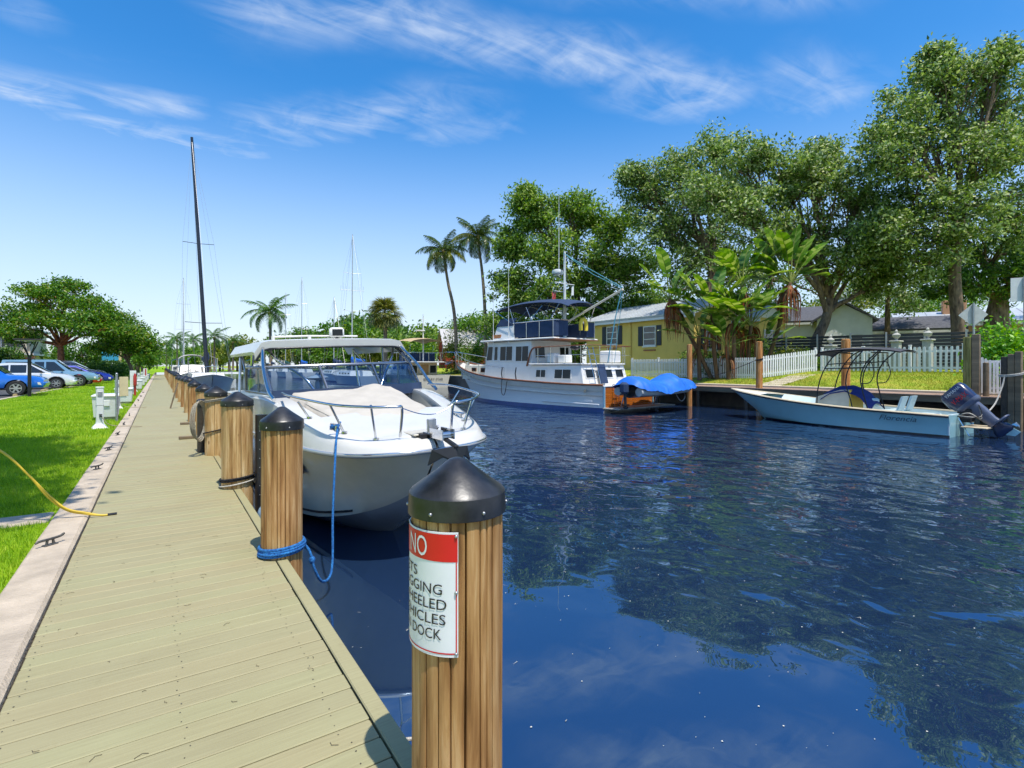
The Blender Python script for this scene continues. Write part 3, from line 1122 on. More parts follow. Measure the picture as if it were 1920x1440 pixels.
# ------------------------------------------------------------------ the white cruiser moored at the dock
gel_white = pm('gelcoat_white', (0.63, 0.61, 0.56), 0.25, var=0.03, scale=3, coat=0.3)
gel_cream = pm('gelcoat_cream', (0.58, 0.53, 0.42), 0.3, var=0.04, scale=3, coat=0.2)
gel_grey = pm('gelcoat_grey', (0.68, 0.61, 0.47), 0.2, var=0.06, scale=2, coat=0.5)
gel_dgrey = pm('gelcoat_dark_grey', (0.34, 0.35, 0.355), 0.25, var=0.06, scale=2, coat=0.4)
canvas_cream = pm('canvas_cream', (0.47, 0.43, 0.365), 0.85, var=0.06, scale=5, bump=0.25, bscale=6)
canvas_navy = pm('canvas_navy', (0.022, 0.045, 0.10), 0.85, var=0.15, scale=6, bump=0.3, bscale=8)
canvas_blue = pm('canvas_blue', (0.010, 0.135, 0.56), 0.6, var=0.12, scale=4, bump=0.4, bscale=5)
clear_pane = glass('clear_pane', (0.50, 0.62, 0.76), 0.5)
smoke_pane = pm('smoked_window', (0.016, 0.02, 0.022), 0.08, var=0.25, scale=1.5, spec=0.25)
frame_metal = pm('window_frame_metal', (0.30, 0.31, 0.33), 0.25, metal=0.9, var=0.05)
seat_white = pm('vinyl_white', (0.68, 0.67, 0.62), 0.5, var=0.05)

cr = thing('motor_cruiser', 'white open-bow motor cruiser with cream tarp and hardtop, moored at the dock', 'boat', (2.47, 5.0, WATER), rot=(0, R(-2.2), 0))


def hull_rings(sheer, chine, keel, flare=0.12, nmid=4):
    """sheer/chine: (y, w, z) per station, keel: (y, z) per station -> rings left sheer .. keel .. right sheer"""
    rings = []
    for (ys_, ws, zs_), (yc, wc, zc), (yk, zk) in zip(sheer, chine, keel):
        half = [(0.0, yk, zk), (wc * .5, lerp(yk, yc, .5), lerp(zk, zc, .5)), (wc, yc, zc)]
        for i in range(1, nmid + 1):
            t = i / nmid
            w = lerp(wc, ws, t) - flare * math.sin(math.pi * t) * min(1, ws)
            half.append((w, lerp(yc, ys_, t), lerp(zc, zs_, t)))
        rings.append([(-x, y_, z_) for x, y_, z_ in reversed(half)] + half[1:])
    return rings


sheer = [(0.02, .015, 1.22), (.06, .33, 1.22), (.20, .60, 1.215), (.42, .80, 1.21), (.85, .97, 1.205), (1.5, 1.10, 1.20), (2.5, 1.22, 1.18), (4.2, 1.28, 1.15), (8.3, 1.22, 1.08)]
chine = [(.40, .012, .78), (.52, .10, .68), (.75, .27, .54), (1.05, .46, .42), (1.5, .64, .30), (2.1, .83, .20), (3.1, 1.0, .14), (4.6, 1.08, .10), (8.3, 1.06, .08)]
keel = [(.40, .78), (.64, .56), (.98, .30), (1.35, .06), (1.75, -.18), (2.4, -.32), (3.4, -.38), (4.7, -.4), (8.3, -.38)]
# denser stations
def dense(tab, k=4):
    a = np.array(tab, float)
    t = np.arange(len(a))
    tt = np.linspace(0, len(a) - 1, (len(a) - 1) * k + 1)
    out = []
    for c_ in range(a.shape[1]):
        m = np.gradient(a[:, c_])
        res = []
        for q in tt:
            i = min(int(q), len(a) - 2)
            s_ = q - i
            h = (2 * s_**3 - 3 * s_**2 + 1) * a[i, c_] + (s_**3 - 2 * s_**2 + s_) * m[i] + (-2 * s_**3 + 3 * s_**2) * a[i + 1, c_] + (s_**3 - s_**2) * m[i + 1]
            res.append(h)
        out.append(res)
    return [tuple(q) for q in zip(*out)]


ds, dc, dk = dense(sheer), dense(chine), dense(keel)
rings = hull_rings(ds, dc, dk, 0.10, 5)
b = MB()
b.loft(rings, False)
n_ = len(rings[0])
last = len(rings) - 1
b.add(rings[last], [tuple(range(n_))])
hull = b.build('hull', [gel_grey, gel_dgrey], cr, smooth=28)
# the bottom below the chine is a darker grey
mi = [1 if 5 <= k_ % (n_ - 1) <= 8 else 0 for k_ in range(len(hull.data.polygons))]
hull.data.polygons.foreach_set('material_index', mi)
# rub rail
rr_l = [(-x - .012, y_, z_) for y_, x, z_ in ds]
rr_r = [(x + .012, y_, z_) for y_, x, z_ in ds]
b = MB()
b.tube(list(reversed(rr_l)) + rr_r, .026, n=8)
b.build('rub_rail', gel_dgrey, cr, smooth=60)
b = MB()
b.tube([(x * 1.012, y_ - .012 * (y_ < .5), z_ + .012) for x, y_, z_ in list(reversed(rr_l)) + rr_r], .010, n=6)
b.build('rub_rail_insert', stainless, cr, smooth=60)
# black boot stripe on both sides
for sx in (-1, 1):
    pts = []
    for r_ in rings[14:]:
        a_, c_ = r_[-6], r_[-5]
        pts.append((sx * (lerp(a_[0], c_[0], .35) + .006), lerp(a_[1], c_[1], .35), lerp(a_[2], c_[2], .35)))
    MB().loft([[(p[0], p[1], p[2] - .014), (p[0], p[1], p[2] + .014)] for p in pts], False).build('hull_stripe', black_plastic, cr, smooth=50)
# porthole, lying on the hull skin
def skin_x(y_, z_):
    best = None
    for r_ in rings:
        half = r_[len(r_) // 2:]
        for a_, c_ in zip(half, half[1:]):
            if min(a_[2], c_[2]) <= z_ <= max(a_[2], c_[2]):
                t_ = (z_ - a_[2]) / (c_[2] - a_[2] + 1e-9)
                yy_, xx_ = lerp(a_[1], c_[1], t_), lerp(a_[0], c_[0], t_)
                if best is None or abs(yy_ - y_) < best[0]:
                    best = (abs(yy_ - y_), xx_)
    return best[1]


for sx in (-1, 1):
    b = MB()
    pr = [(.24 * math.copysign(abs(math.cos(t)) ** .5, math.cos(t)), .080 * math.copysign(abs(math.sin(t)) ** .5, math.sin(t))) for t in [k_ * math.pi / 10 for k_ in range(20)]]
    xm_, xt_ = skin_x(2.0, .90), skin_x(2.0, 1.02)
    xl_ = skin_x(2.3, .90)
    for k_, li in ((1.16, .010), (1.0, .018)):
        b.cur = 0 if k_ > 1 else 1
        b.add([(sx * (xm_ + (xl_ - xm_) / .30 * q[0] * k_ + (xt_ - xm_) / .12 * q[1] * k_ + li), 2.0 + q[0] * k_, .90 + q[1] * k_) for q in pr], [tuple(range(20)) if sx < 0 else tuple(reversed(range(20)))])
    b.build('porthole', [black_plastic, rubber], cr)


def gz(y_):     # height of the gunwale top
    return interp([(0, 1.325), (.4, 1.335), (1.0, 1.42), (1.6, 1.52), (2.4, 1.66), (3.0, 1.70), (8.3, 1.58)], y_)


# gunwale / side deck: from rub rail up and in, then flat
outer = []
for y_, x, z_ in ds:
    outer.append((max(x, .002), y_, z_))


def ring_at(i, inset, z_):
    y_, x, zz_ = ds[i]
    nx_ = ds[min(i + 1, len(ds) - 1)]
    pv = ds[max(i - 1, 0)]
    tx, ty = nx_[1] - pv[1], nx_[0] - pv[0]
    l_ = math.hypot(tx, ty)
    return (max(0.0, x - inset * ty / l_), y_ + inset * tx / l_, z_)


for sx in (-1, 1):
    b = MB()
    rg = []
    for i in range(len(ds)):
        y_ = ds[i][0]
        g_ = gz(y_)
        p = [ring_at(i, .0, ds[i][2] + .015), ring_at(i, .02, lerp(ds[i][2], g_, .5)), ring_at(i, .055, g_ - .02), ring_at(i, .085, g_), ring_at(i, .30, g_ + .012), ring_at(i, .31, g_ - .02), ring_at(i, .33, g_ - min(.45, .10 + .35 * y_))]
        rg.append([(sx * q[0], q[1], q[2]) for q in p])
    b.loft(rg, False)
    b.build('gunwale', [gel_white], cr, smooth=35)
# foredeck plate
b = MB()
rows = []
for i in range(0, 21):
    q = ring_at(i, .29, gz(ds[i][0]) + .008)
    if q[1] > 1.55:
        break
    rows.append([(-q[0], q[1], q[2]), (-q[0] * .5, q[1], q[2] + .02), (0, q[1], q[2] + .028), (q[0] * .5, q[1], q[2] + .02), (q[0], q[1], q[2])])
rows.sort(key=lambda r_: r_[0][1])
b.loft(rows, False)
b.build('foredeck', gel_white, cr, smooth=40)
# inner liner and cockpit sole
b = MB()
b.box((0, 5.2, .55), (1.9, 6.0, .04))
b.build('cockpit_sole', gel_cream, cr)
b = MB()
b.box((0, 2.45, 1.0), (1.3, 1.0, .05))
b.build('bow_lounge_floor', gel_cream, cr)
for sx in (-1, 1):
    MB().loft([[(sx * lerp(.62, .90, t), lerp(1.25, 2.75, t), gz(lerp(1.25, 2.75, t)) - .005), (sx * lerp(.55, .80, t), lerp(1.3, 2.75, t), 1.0)] for t in [k_ / 6 for k_ in range(7)]], False).build('liner', gel_cream, cr, smooth=40)
# tarp over the bow seats: sagging cloth with folds
b = MB()
nu, nv = 28, 22
rows = []
for j in range(nv + 1):
    v_ = j / nv
    row = []
    for i in range(nu + 1):
        u_ = i / nu * 2 - 1
        yb_ = lerp(1.22, 2.72, v_)
        hw = lerp(.70, 1.00, v_ ** .8) if u_ < 0 else lerp(.72, .62, v_)
        zt = lerp(1.47, 1.77, v_ ** .85) + .05 * math.exp(-((u_ - .35) ** 2) / .12) * v_ + .05 * math.sin(u_ * 3 + 1) * v_ * (1 - v_) * 2
        zt -= .05 * (1 - v_) * u_ * u_
        drop = max(0, abs(u_) - .86) / .14
        zt -= .30 * drop ** 1.5
        zt += .012 * math.sin(u_ * 17 + v_ * 6) * (.3 + v_ * (1 - v_)) + .008 * math.sin(u_ * 7 - v_ * 15)
        row.append((u_ * hw, yb_ + .05 * u_ * u_, zt))
    rows.append(row)
front = [[(x, 1.19 + .05 * (x / .7) ** 2, 1.36 + .004 * math.sin(x * 30)) for x, _, _ in rows[0]], [(x, 1.195 + .05 * (x / .7) ** 2, lerp(1.36, z_, .6) + .01 * math.sin(x * 22)) for x, _, z_ in rows[0]]]
b.loft(front + rows, False)
b.build('bow_tarp', canvas_cream, cr, smooth=60)

# windscreen: raked panes in metal frames, mid rail, hardtop above
zb_, zm_, yb_, ym_, yt_, zt_ = 1.74, 2.12, 2.70, 3.15, 3.72, 2.44
wb, wm, wt = 1.10, 1.12, 1.10
ws = MB()


def wpt(u_, lvl):
    y_, z_, w_ = ((yb_, zb_, wb), (ym_, zm_, wm), (yt_, zt_, wt))[lvl]
    return (u_ * w_, y_ + .22 * u_ * u_, z_)


fr = MB()
for lvl, r_ in ((0, .030), (1, .024)):
    fr.tube([wpt(k_ / 12 * 2 - 1, lvl) for k_ in range(13)], r_, n=6)
for u_ in (-1, -.36, .36, 1):
    fr.tube([wpt(u_, 0), wpt(u_, 1)], .024, n=6)
for u_, u2 in ((-1, -.96), (1, .96)):
    fr.tube([wpt(u_, 1), wpt(u2, 2)], .028, n=8)
fr.build('windscreen_frame', frame_metal, cr, smooth=60)
for (u0, u1) in ((-1, -.36), (-.36, .36), (.36, 1)):
    b = MB()
    k_ = 5
    b.loft([[wpt(lerp(u0, u1, i / k_), 0), wpt(lerp(u0, u1, i / k_), 1)] for i in range(k_ + 1)], False)
    b.build('windscreen_pane', clear_pane, cr, smooth=60)
for sx in (-1, 1):
    sp_ = MB()
    A_, B_, C_, D_ = (sx * 1.10, 2.92, 1.74), (sx * 1.12, 3.37, 2.12), (sx * 1.17, 4.9, 2.12), (sx * 1.17, 5.0, 1.72)
    sp_.add([A_, B_, C_, D_], [(0, 1, 2, 3)])
    sp_.build('side_pane', clear_pane, cr)
    MB().tube([A_, B_, C_, D_], .022, n=6).tube([A_, D_], .022, n=6).tube([(sx * 1.13, 3.9, 1.74), (sx * 1.13, 3.9, 2.12)], .018, n=6).build('side_frame', frame_metal, cr, smooth=60)
    # raking struts and posts of the hardtop
    MB().tube(smooth_path([(sx * 1.16, 2.45, 1.70), (sx * 1.18, 2.75, 1.82), (sx * 1.16, 3.2, 2.12), (sx * 1.08, 3.72, 2.42)], 5), .026, n=8).build('strut', stainless, cr, smooth=60)
    MB().tube(smooth_path([(sx * .50, 3.05, 1.75), (sx * .62, 3.2, 1.95), (sx * .90, 3.6, 2.22), (sx * 1.02, 3.85, 2.42)], 5), .022, n=8).build('strut', stainless, cr, smooth=60)
    MB().tube([(sx * 1.15, 4.7, 1.70), (sx * 1.10, 4.6, 2.42)], .026, n=8).tube([(sx * 1.15, 6.2, 1.62), (sx * 1.08, 6.3, 2.42)], .026, n=8).build('post', stainless, cr, smooth=60)
    MB().tube([(sx * 1.15, 4.75, 1.75), (sx * 1.08, 6.3, 2.40)], .018, n=8).build('brace', stainless, cr, smooth=60)
# hardtop with down-turned rim
b = MB()
rows = []
for j in range(15):
    v_ = j / 14
    y_ = lerp(3.60, 6.9, v_)
    row = []
    for i in range(25):
        u_ = i / 24 * 2 - 1
        w_ = 1.20
        e = abs(u_)
        z_ = 2.555 - .02 * u_ * u_ - .17 * max(0, (e - .90) / .10) ** 1.2 - .025 * max(0, (.10 - v_) / .10) ** 2
        row.append((u_ * w_, y_ + .10 * u_ * u_, z_))
    rows.append(row)
under = [[(x * .985, y_ + .015, z_ - .05) for x, y_, z_ in r_] for r_ in rows]
b.loft(rows, False)
b.loft([list(reversed(r_)) for r_ in under], False)
b.loft([rows[0], [(x, y_ + .01, z_ - .11) for x, y_, z_ in rows[0]], under[0]], False)
b.loft([under[-1], rows[-1]], False)
for side in (0, -1):
    b.loft([[r_[side] for r_ in rows], [r_[side] for r_ in under]], False)
ht = b.build('hardtop', gel_white, cr, smooth=40)
MB().tube([(x * .99, y_ - .012, z_ - .12) for x, y_, z_ in rows[0]], .016, n=6).build('hardtop_edge', black_plastic, ht, smooth=60)
MB().tube([(-.85, 4.2, 2.60), (-.3, 4.15, 2.61), (.5, 4.15, 2.60)], .016, n=8).cyl((-.85, 4.2, 2.53), (-.85, 4.2, 2.61), .028).cyl((-.3, 4.15, 2.54), (-.3, 4.15, 2.62), .028).build('hardtop_rail', seat_white, ht, smooth=50)
sl = MB().box((0.12, 4.05, 2.66), (.24, .10, .17), ch=.03).build('spotlight', white_paint, ht, smooth=50)
MB().box((0.12, 3.995, 2.66), (.17, .012, .11)).build('lens', smoke_pane, sl)
MB().cyl((0.12, 4.05, 2.52), (0.12, 4.05, 2.60), .03).build('foot', black_plastic, sl)
MB().loft([[(u_ * 1.12, 2.655 + .22 * u_ * u_, 1.64), (u_ * 1.115, 2.67 + .22 * u_ * u_, 1.80)] for u_ in [k_ / 12 * 2 - 1 for k_ in range(13)]], False).build('windscreen_skirt', canvas_navy, cr, smooth=60)
# dash top, wheel pod and the round antenna seen through the panes
MB().loft([[(u_ * 1.05, 2.80 + .2 * u_ * u_, 1.70), (u_ * 1.05, 3.3 + .2 * u_ * u_, 1.76), (u_ * 1.05, 3.6, 1.60)] for u_ in [k_ / 10 * 2 - 1 for k_ in range(11)]], False).build('dashboard', canvas_navy, cr, smooth=50)
MB().box((-.45, 4.6, 1.25), (.6, .5, .9), ch=.08).build('helm_seat', seat_white, cr, smooth=50)
MB().box((.5, 4.6, 1.25), (.6, .5, .9), ch=.08).build('companion_seat', seat_white, cr, smooth=50)
MB().box((0, 7.7, 1.0), (2.0, .7, .8), ch=.1).build('stern_seat', seat_white, cr, smooth=50)
MB().lathe([(.02, 1.60), (.035, 1.62), (.035, 1.86), (.02, 1.90), (.15, 1.925), (.17, 1.94), (.13, 1.965), (.03, 1.985), (.008, 2.02)], (-.42, 3.25, 0), n=20).build('antenna_dome', gel_white, cr, smooth=50)

# bow rail in two halves with a chain across the gap
def bow_rail(sx):
    top = [(sx * 1.05, 2.50, 1.78), (sx * 1.09, 1.9, 1.78), (sx * 1.00, 1.2, 1.75), (sx * .86, .62, 1.72), (sx * .60, .30, 1.70), (sx * .38, .20, 1.69), (sx * .30, .22, 1.66), (sx * .30, .30, 1.36)]
    MB().tube(smooth_path(top, 6), .0155, n=8).build('bow_rail', stainless, cr, smooth=60)
    for (x, y_, x2, y2) in ((.93, 1.55, 1.06, 1.5), (.74, .80, .90, .72), (.52, .42, .60, .31)):
        MB().cyl((sx * x, y_, gz(y_)), (sx * x2, y2, 1.72), .0125, n=8).build('stanchion', stainless, cr, smooth=60)
        MB().cyl((sx * x, y_, gz(y_) + .003), (sx * x, y_, gz(y_) + .022), .032, n=12).build('stanchion_base', stainless, cr, smooth=40)


bow_rail(-1)
bow_rail(1)
MB().tube(smooth_path([(-.30, .22, 1.67), (-.12, .2, 1.60), (0.05, .2, 1.58), (.2, .2, 1.62), (.30, .22, 1.67)], 5), .006, n=6).build('rail_chain', stainless, cr)
# cleats, anchor hatch, roller and anchor
for sx in (-1, 1):
    MB().box((sx * .78, 1.02, gz(1.0) + .045), (.05, .26, .03), ch=.01).cyl((sx * .78, .96, gz(.9)), (sx * .78, .96, gz(1.0) + .04), .016).cyl((sx * .78, 1.08, gz(1)), (sx * .78, 1.08, gz(1.0) + .04), .016).build('deck_cleat', stainless, cr, smooth=40)
MB().tube(coil((-.78, 1.02), .04, gz(1.0) + .02, 2.5, .03, 0), .012, n=6).build('cleat_hitch', blue_rope, cr, smooth=60)
b = MB()
b.box((-.01, .42, 1.365), (.30, .34, .02), ch=.008)
b.build('anchor_hatch', gel_cream, cr)
MB().box((-.01, .25, 1.345), (.20, .16, .06)).build('anchor_well', dark_hole, cr)
b = MB()
b.box((.02, .06, 1.375), (.14, .46, .025), ch=.006)
b.box((-.045, -.05, 1.40), (.012, .30, .10)).box((.085, -.05, 1.40), (.012, .30, .10))
b.cyl((-.05, -.14, 1.40), (.09, -.14, 1.40), .028)
b.build('anchor_roller', stainless, cr, smooth=40)
MB().box((.02, .20, 1.45), (.10, .04, .16), ch=.006).box((.02, .12, 1.42), (.02, .20, .03), rot=Matrix.Rotation(R(-30), 3, 'X')).build('roller_bracket', galvanised, cr, smooth=40)
b = MB()
an = galvanised
b.box((.02, -.10, 1.355), (.05, .55, .035), rot=Matrix.Rotation(R(12), 3, 'X'), ch=.008)
for sx in (-1, 1):
    b.slab([(.02, -.34, 1.30), (.02 + sx * .20, -.22, 1.27), (.02 + sx * .24, -.20, 1.12), (.02 + sx * .12, -.30, 1.20), (.02, -.42, 1.14)], .02)
b.build('anchor', pm('anchor_iron', (0.022, 0.023, 0.025), 0.5, metal=0.4, var=0.2), cr)

# ------------------------------------------------------------------ boats lying along the far bank; local x forward, y to port, z up from the water
def loft_hull(sheer, wl, keel, flare=0.1, nmid=5, k=4):
    """stations stern -> bow: sheer (x, w, z), waterline (x, w, z), keel (x, z)"""
    rg = hull_rings(dense(sheer, k), dense(wl, k), dense(keel, k), flare, nmid)
    return [[(y_, x, z_) for x, y_, z_ in r_] for r_ in rg]


def paint_by_height(o, bands):
    """material index by face height: [(zmax, index), ...]"""
    o.data.polygons.foreach_set('material_index', [next(i for zm, i in bands if p.center.z <= zm) for p in o.data.polygons])


def hull_part(par, rg, mats, bands, smooth=40, name='hull'):
    b = MB()
    b.loft(rg, False)
    b.add(rg[0], [tuple(reversed(range(len(rg[0]))))])
    o = b.build(name, mats, par, smooth=smooth)
    paint_by_height(o, bands)
    return o


def side_line(rg, lift, dz=0.0, idx=-1):
    """the sheer of both sides as one path: port stern -> bow -> starboard stern"""
    p_ = [(r_[idx][0], r_[idx][1] + lift, r_[idx][2] + dz) for r_ in rg]
    s_ = [(r_[-1 - idx if idx >= 0 else -idx - 1][0], -(abs(r_[idx][1]) + lift), r_[idx][2] + dz) for r_ in rg]
    return p_ + list(reversed(s_))


def deck_part(par, rg, mat, inset=.06, dz=-.12, name='deck', x0=None):
    b = MB()
    rows = []
    for r_ in rg:
        w = max(.0, abs(r_[-1][1]) - inset)
        rows.append([(r_[-1][0], -w, r_[-1][2] + dz), (r_[-1][0], 0, r_[-1][2] + dz + .03), (r_[-1][0], w, r_[-1][2] + dz)])
    b.loft(rows, False)
    return b.build(name, mat, par, smooth=40)


def ribbon(par, rg, z0, z1, mat, name='boot_stripe', lift=.012):
    """painted band between two heights along both sides of a hull"""
    for sy in (1, -1):
        rows = []
        for r_ in rg:
            half = r_[len(r_) // 2:]
            row = []
            for zz_ in (z0, (z0 + z1) / 2, z1):
                for a_, c_ in zip(half, half[1:]):
                    if a_[2] <= zz_ <= c_[2]:
                        t_ = (zz_ - a_[2]) / (c_[2] - a_[2] + 1e-9)
                        row.append((lerp(a_[0], c_[0], t_) + lift * .3, sy * (lerp(abs(a_[1]), abs(c_[1]), t_) + lift), zz_))
                        break
            if len(row) == 3:
                rows.append(row)
        if len(rows) > 1:
            MB().loft(rows, False).build(name, mat, par, smooth=50)


teak = pm('varnished_teak', '#a8551c', 0.25, var=0.22, scale=5, stretch=(1, .15, 8), coat=0.5, c2='#cf7a2e')
teak_grey = pm('teak_rail', '#7c4a28', 0.5, var=0.2, scale=5)
hull_white = pm('painted_planking', (0.74, 0.73, 0.69), 0.4, var=0.05, scale=2, stretch=(.3, 1, 14), bump=0.25, bscale=3)
hull_cream = pm('bulwark_cream', (0.74, 0.69, 0.60), 0.4, var=0.05, scale=3)
boot_blue = pm('boot_blue', (0.012, 0.05, 0.19), 0.4, var=0.15)
cabin_white = pm('cabin_white', (0.76, 0.745, 0.70), 0.35, var=0.04, scale=2, dirt=0.08)
cabin_cream = pm('cabin_cream', (0.68, 0.62, 0.48), 0.4, var=0.05, scale=2)

tr = thing('trawler_yacht', 'white trawler yacht with navy bimini, mast and varnished teak transom', 'boat', (18.4, 17.6, WATER), R(98))
T_sheer = [(0, 1.95, 1.22), (1.5, 2.12, 1.23), (3, 2.22, 1.26), (5, 2.25, 1.33), (7, 2.2, 1.42), (9, 2.0, 1.60), (10.5, 1.66, 1.80), (12, 1.08, 2.05), (13.1, .52, 2.26), (13.9, .03, 2.42)]
T_wl = [(0.05, 1.86, -.1), (1.5, 2.0, -.1), (3, 2.1, -.1), (5, 2.1, -.1), (7, 1.92, -.1), (9, 1.42, -.1), (10.2, .92, -.1), (11.0, .50, -.08), (11.5, .20, -.04), (11.8, .02, .0)]
T_keel = [(0.1, -.5), (1.5, -.8), (3, -.9), (5, -.95), (7, -.95), (9, -.9), (10.2, -.75), (11.0, -.5), (11.5, -.25), (11.8, 0)]
rg = loft_hull(T_sheer, T_wl, T_keel, .16, 9)
h_ = hull_part(tr, rg, [hull_white, boot_blue, hull_cream, white_paint], [(.16, 1), (99, 0)])
# bulwark above the knuckle is cream
mi = []
for p in h_.data.polygons:
    zs_ = interp([(a_, z_) for a_, _, z_ in T_sheer], p.center.x)
    mi.append(2 if p.center.z > zs_ - .34 else 0)
h_.data.polygons.foreach_set('material_index', mi)
ribbon(tr, rg, -.05, .19, boot_blue)
ribbon(tr, rg, .19, .25, white_paint, 'boot_line')
MB().tube(side_line(rg, .015, .015), .045, n=8).build('cap_rail', teak_grey, tr, smooth=60)
MB().tube(side_line(rg, .03, -.02, idx=-4), .035, n=6).build('rubbing_strake', hull_cream, tr, smooth=60)
deck_part(tr, rg, gel_cream, .08, -.28)
for sy in (1, -1):
    MB().box((1.9, sy * 2.10, .36), (3.6, .05, .06), ch=.015).build('guard_strip', white_paint, tr)
    MB().cyl((11.6, sy * 1.17, 1.55), (11.6, sy * 1.22, 1.55), .07, n=14).build('hawse_hole', stainless, tr)
    MB().cyl((0.9, sy * 2.06, .95), (0.9, sy * 2.12, .95), .08, n=14).build('hawse_hole', stainless, tr)
    MB().box((.75, sy * 2.07, .50), (.45, .03, .08)).build('hull_plate', white_paint, tr)
# transom planks in varnished teak, each its own board
nz = 9
for k_ in range(nz):
    z0, z1 = lerp(.20, 1.14, k_ / nz), lerp(.20, 1.14, (k_ + 1) / nz)
    w0 = lerp(1.82, 1.90, k_ / nz)
    MB().box((-.025, 0, (z0 + z1) / 2), (.05, w0 * 2, z1 - z0 - .008), ch=.006).build('transom_plank', teak, tr)
MB().box((-.03, 1.90, .68), (.08, .07, 1.0)).build('corner_post', pm('pale_blue_trim', (.25, .45, .55), .5), tr)
MB().box((-.03, -1.90, .68), (.08, .07, 1.0)).build('corner_post', MATS['pale_blue_trim'], tr)
MB().box((-.03, 0, 1.18), (.09, 3.9, .07), ch=.02).build('transom_cap', white_paint, tr)
MB().box((-.50, -.2, .20), (.90, 4.5, .06), ch=.015).build('swim_platform', pm('grey_teak', '#a79f90', .8, var=.2, scale=3, stretch=(8, .5, 1)), tr)
for y_ in (-1.4, 1.4):
    MB().tube([(-.02, y_, .05), (-.8, y_, .17)], .025, n=6).build('platform_bracket', stainless, tr)
ld = MB()
for y_ in (1.05, 1.35):
    ld.tube(smooth_path([(-.06, y_, 1.22), (-.18, y_, 1.26), (-.22, y_, 1.1), (-.18, y_, .25)], 4), .016, n=6)
for z_ in (.45, .7, .95):
    ld.cyl((-.19, 1.05, z_), (-.19, 1.35, z_), .014, n=6)
ld.build('boarding_ladder', stainless, tr, smooth=60)


def cabin_block(par, base, top, mat, name, smooth=None):
    """house with raked ends: base/top = (x0, x1, half width, z); top slightly crowned"""
    (a0, a1, w0, z0), (b0, b1, w1, z1) = base, top
    bt = [(a0, -w0, z0), (a1, -w0 * .94, z0), (a1, w0 * .94, z0), (a0, w0, z0)]
    tp = [(b0, -w1, z1), (b1, -w1 * .94, z1), (b1, w1 * .94, z1), (b0, w1, z1)]
    b = MB()
    b.add(bt + tp + [(b0, 0, z1 + .06), (b1, 0, z1 + .06)], [(0, 1, 5, 4), (1, 2, 6, 9, 5), (2, 3, 7, 6), (3, 0, 4, 8, 7), (4, 5, 9, 8), (8, 9, 6, 7), (3, 2, 1, 0)])
    return b.build(name, mat, par)


def wall_pane(par, P, name, frame_mat, pane_mat, fw=.045, out=.02, mull=0):
    """a window on a wall: four corners P (anticlockwise from outside), frame proud of the wall, glass inside it"""
    p = [Vector(q) for q in P]
    nn = (p[1] - p[0]).cross(p[3] - p[0]).normalized()
    c = sum(p, Vector()) / 4
    inner = [q + (c - q).normalized() * fw * 1.41 for q in p]
    fr_ = MB()
    for i in range(4):
        j = (i + 1) % 4
        A_, B_, C_, D_ = p[i], p[j], inner[j], inner[i]
        o_ = nn * out
        fr_.add([A_, B_, C_, D_, A_ + o_, B_ + o_, C_ + o_, D_ + o_], [(4, 5, 6, 7), (0, 1, 5, 4), (2, 3, 7, 6)])
    w_ = fr_.build(name, frame_mat, par)
    e = nn * (out * .35)
    MB().add([q + e for q in inner], [(0, 1, 2, 3)]).build('pane', pane_mat, w_)
    for k_ in range(mull):
        t = (k_ + 1) / (mull + 1)
        A_, B_ = lerp(inner[0], inner[1], t), lerp(inner[3], inner[2], t)
        dx = (inner[1] - inner[0]).normalized() * .02
        m_ = MB()
        m_.add([A_ - dx + nn * out, A_ + dx + nn * out, B_ + dx + nn * out, B_ - dx + nn * out], [(0, 1, 2, 3)])
        m_.build('mullion', frame_mat, w_)
    return w_


def side_windows(par, rects, sy, wfun, name='window', **kw):
    """rects in the side plane: ((x at bottom aft, x at bottom fwd, z0), (x at top aft, x at top fwd, z1)); wfun(x, z) half width of the wall"""
    for (xa, xb, z0), (xc, xd, z1) in rects:
        A_, B_, C_, D_ = (xa, z0), (xb, z0), (xd, z1), (xc, z1)
        P = [(q[0], sy * (wfun(q[0], q[1]) + .004), q[1]) for q in (A_, B_, C_, D_)]
        if sy > 0:
            P = [P[1], P[0], P[3], P[2]]
        wall_pane(par, P, name, kw.get('fm', cabin_white), kw.get('pm_', smoke_pane), kw.get('fw', .045), kw.get('out', .025), kw.get('mull', 0))


# deckhouse
cabin_block(tr, (4.9, 9.05, 1.62, 1.1), (5.05, 8.75, 1.52, 3.42), cabin_white, 'deckhouse')
dw = lambda x, z: lerp(lerp(1.62, 1.52, (z - 1.1) / 2.32), lerp(1.62 * .94, 1.52 * .94, (z - 1.1) / 2.32), max(0, min(1, (x - 5) / 3.9)))
for sy in (1, -1):
    side_windows(tr, [((8.28, 8.86, 2.36), (8.22, 8.70, 3.24))], sy, dw)
    side_windows(tr, [((7.80, 8.14, 2.36), (7.80, 8.10, 3.22))], sy, dw)
    side_windows(tr, [((6.50, 7.64, 2.36), (6.50, 7.64, 3.20))], sy, dw, mull=1)
    side_windows(tr, [((5.20, 6.30, 2.32), (5.20, 6.30, 3.18))], sy, dw, mull=1)
for k_ in range(3):
    y0, y1 = -1.40 + k_ * .95, -.52 + k_ * .95
    xf = lambda z: lerp(9.05, 8.75, (z - 1.1) / 2.32)
    wall_pane(tr, [(xf(2.45) + .004, y0, 2.45), (xf(2.45) + .004, y1, 2.45), (xf(3.25) + .004, y1, 3.25), (xf(3.25) + .004, y0, 3.25)], 'window', cabin_white, smoke_pane)
xa_ = lambda z: lerp(4.9, 5.05, (z - 1.1) / 2.32)
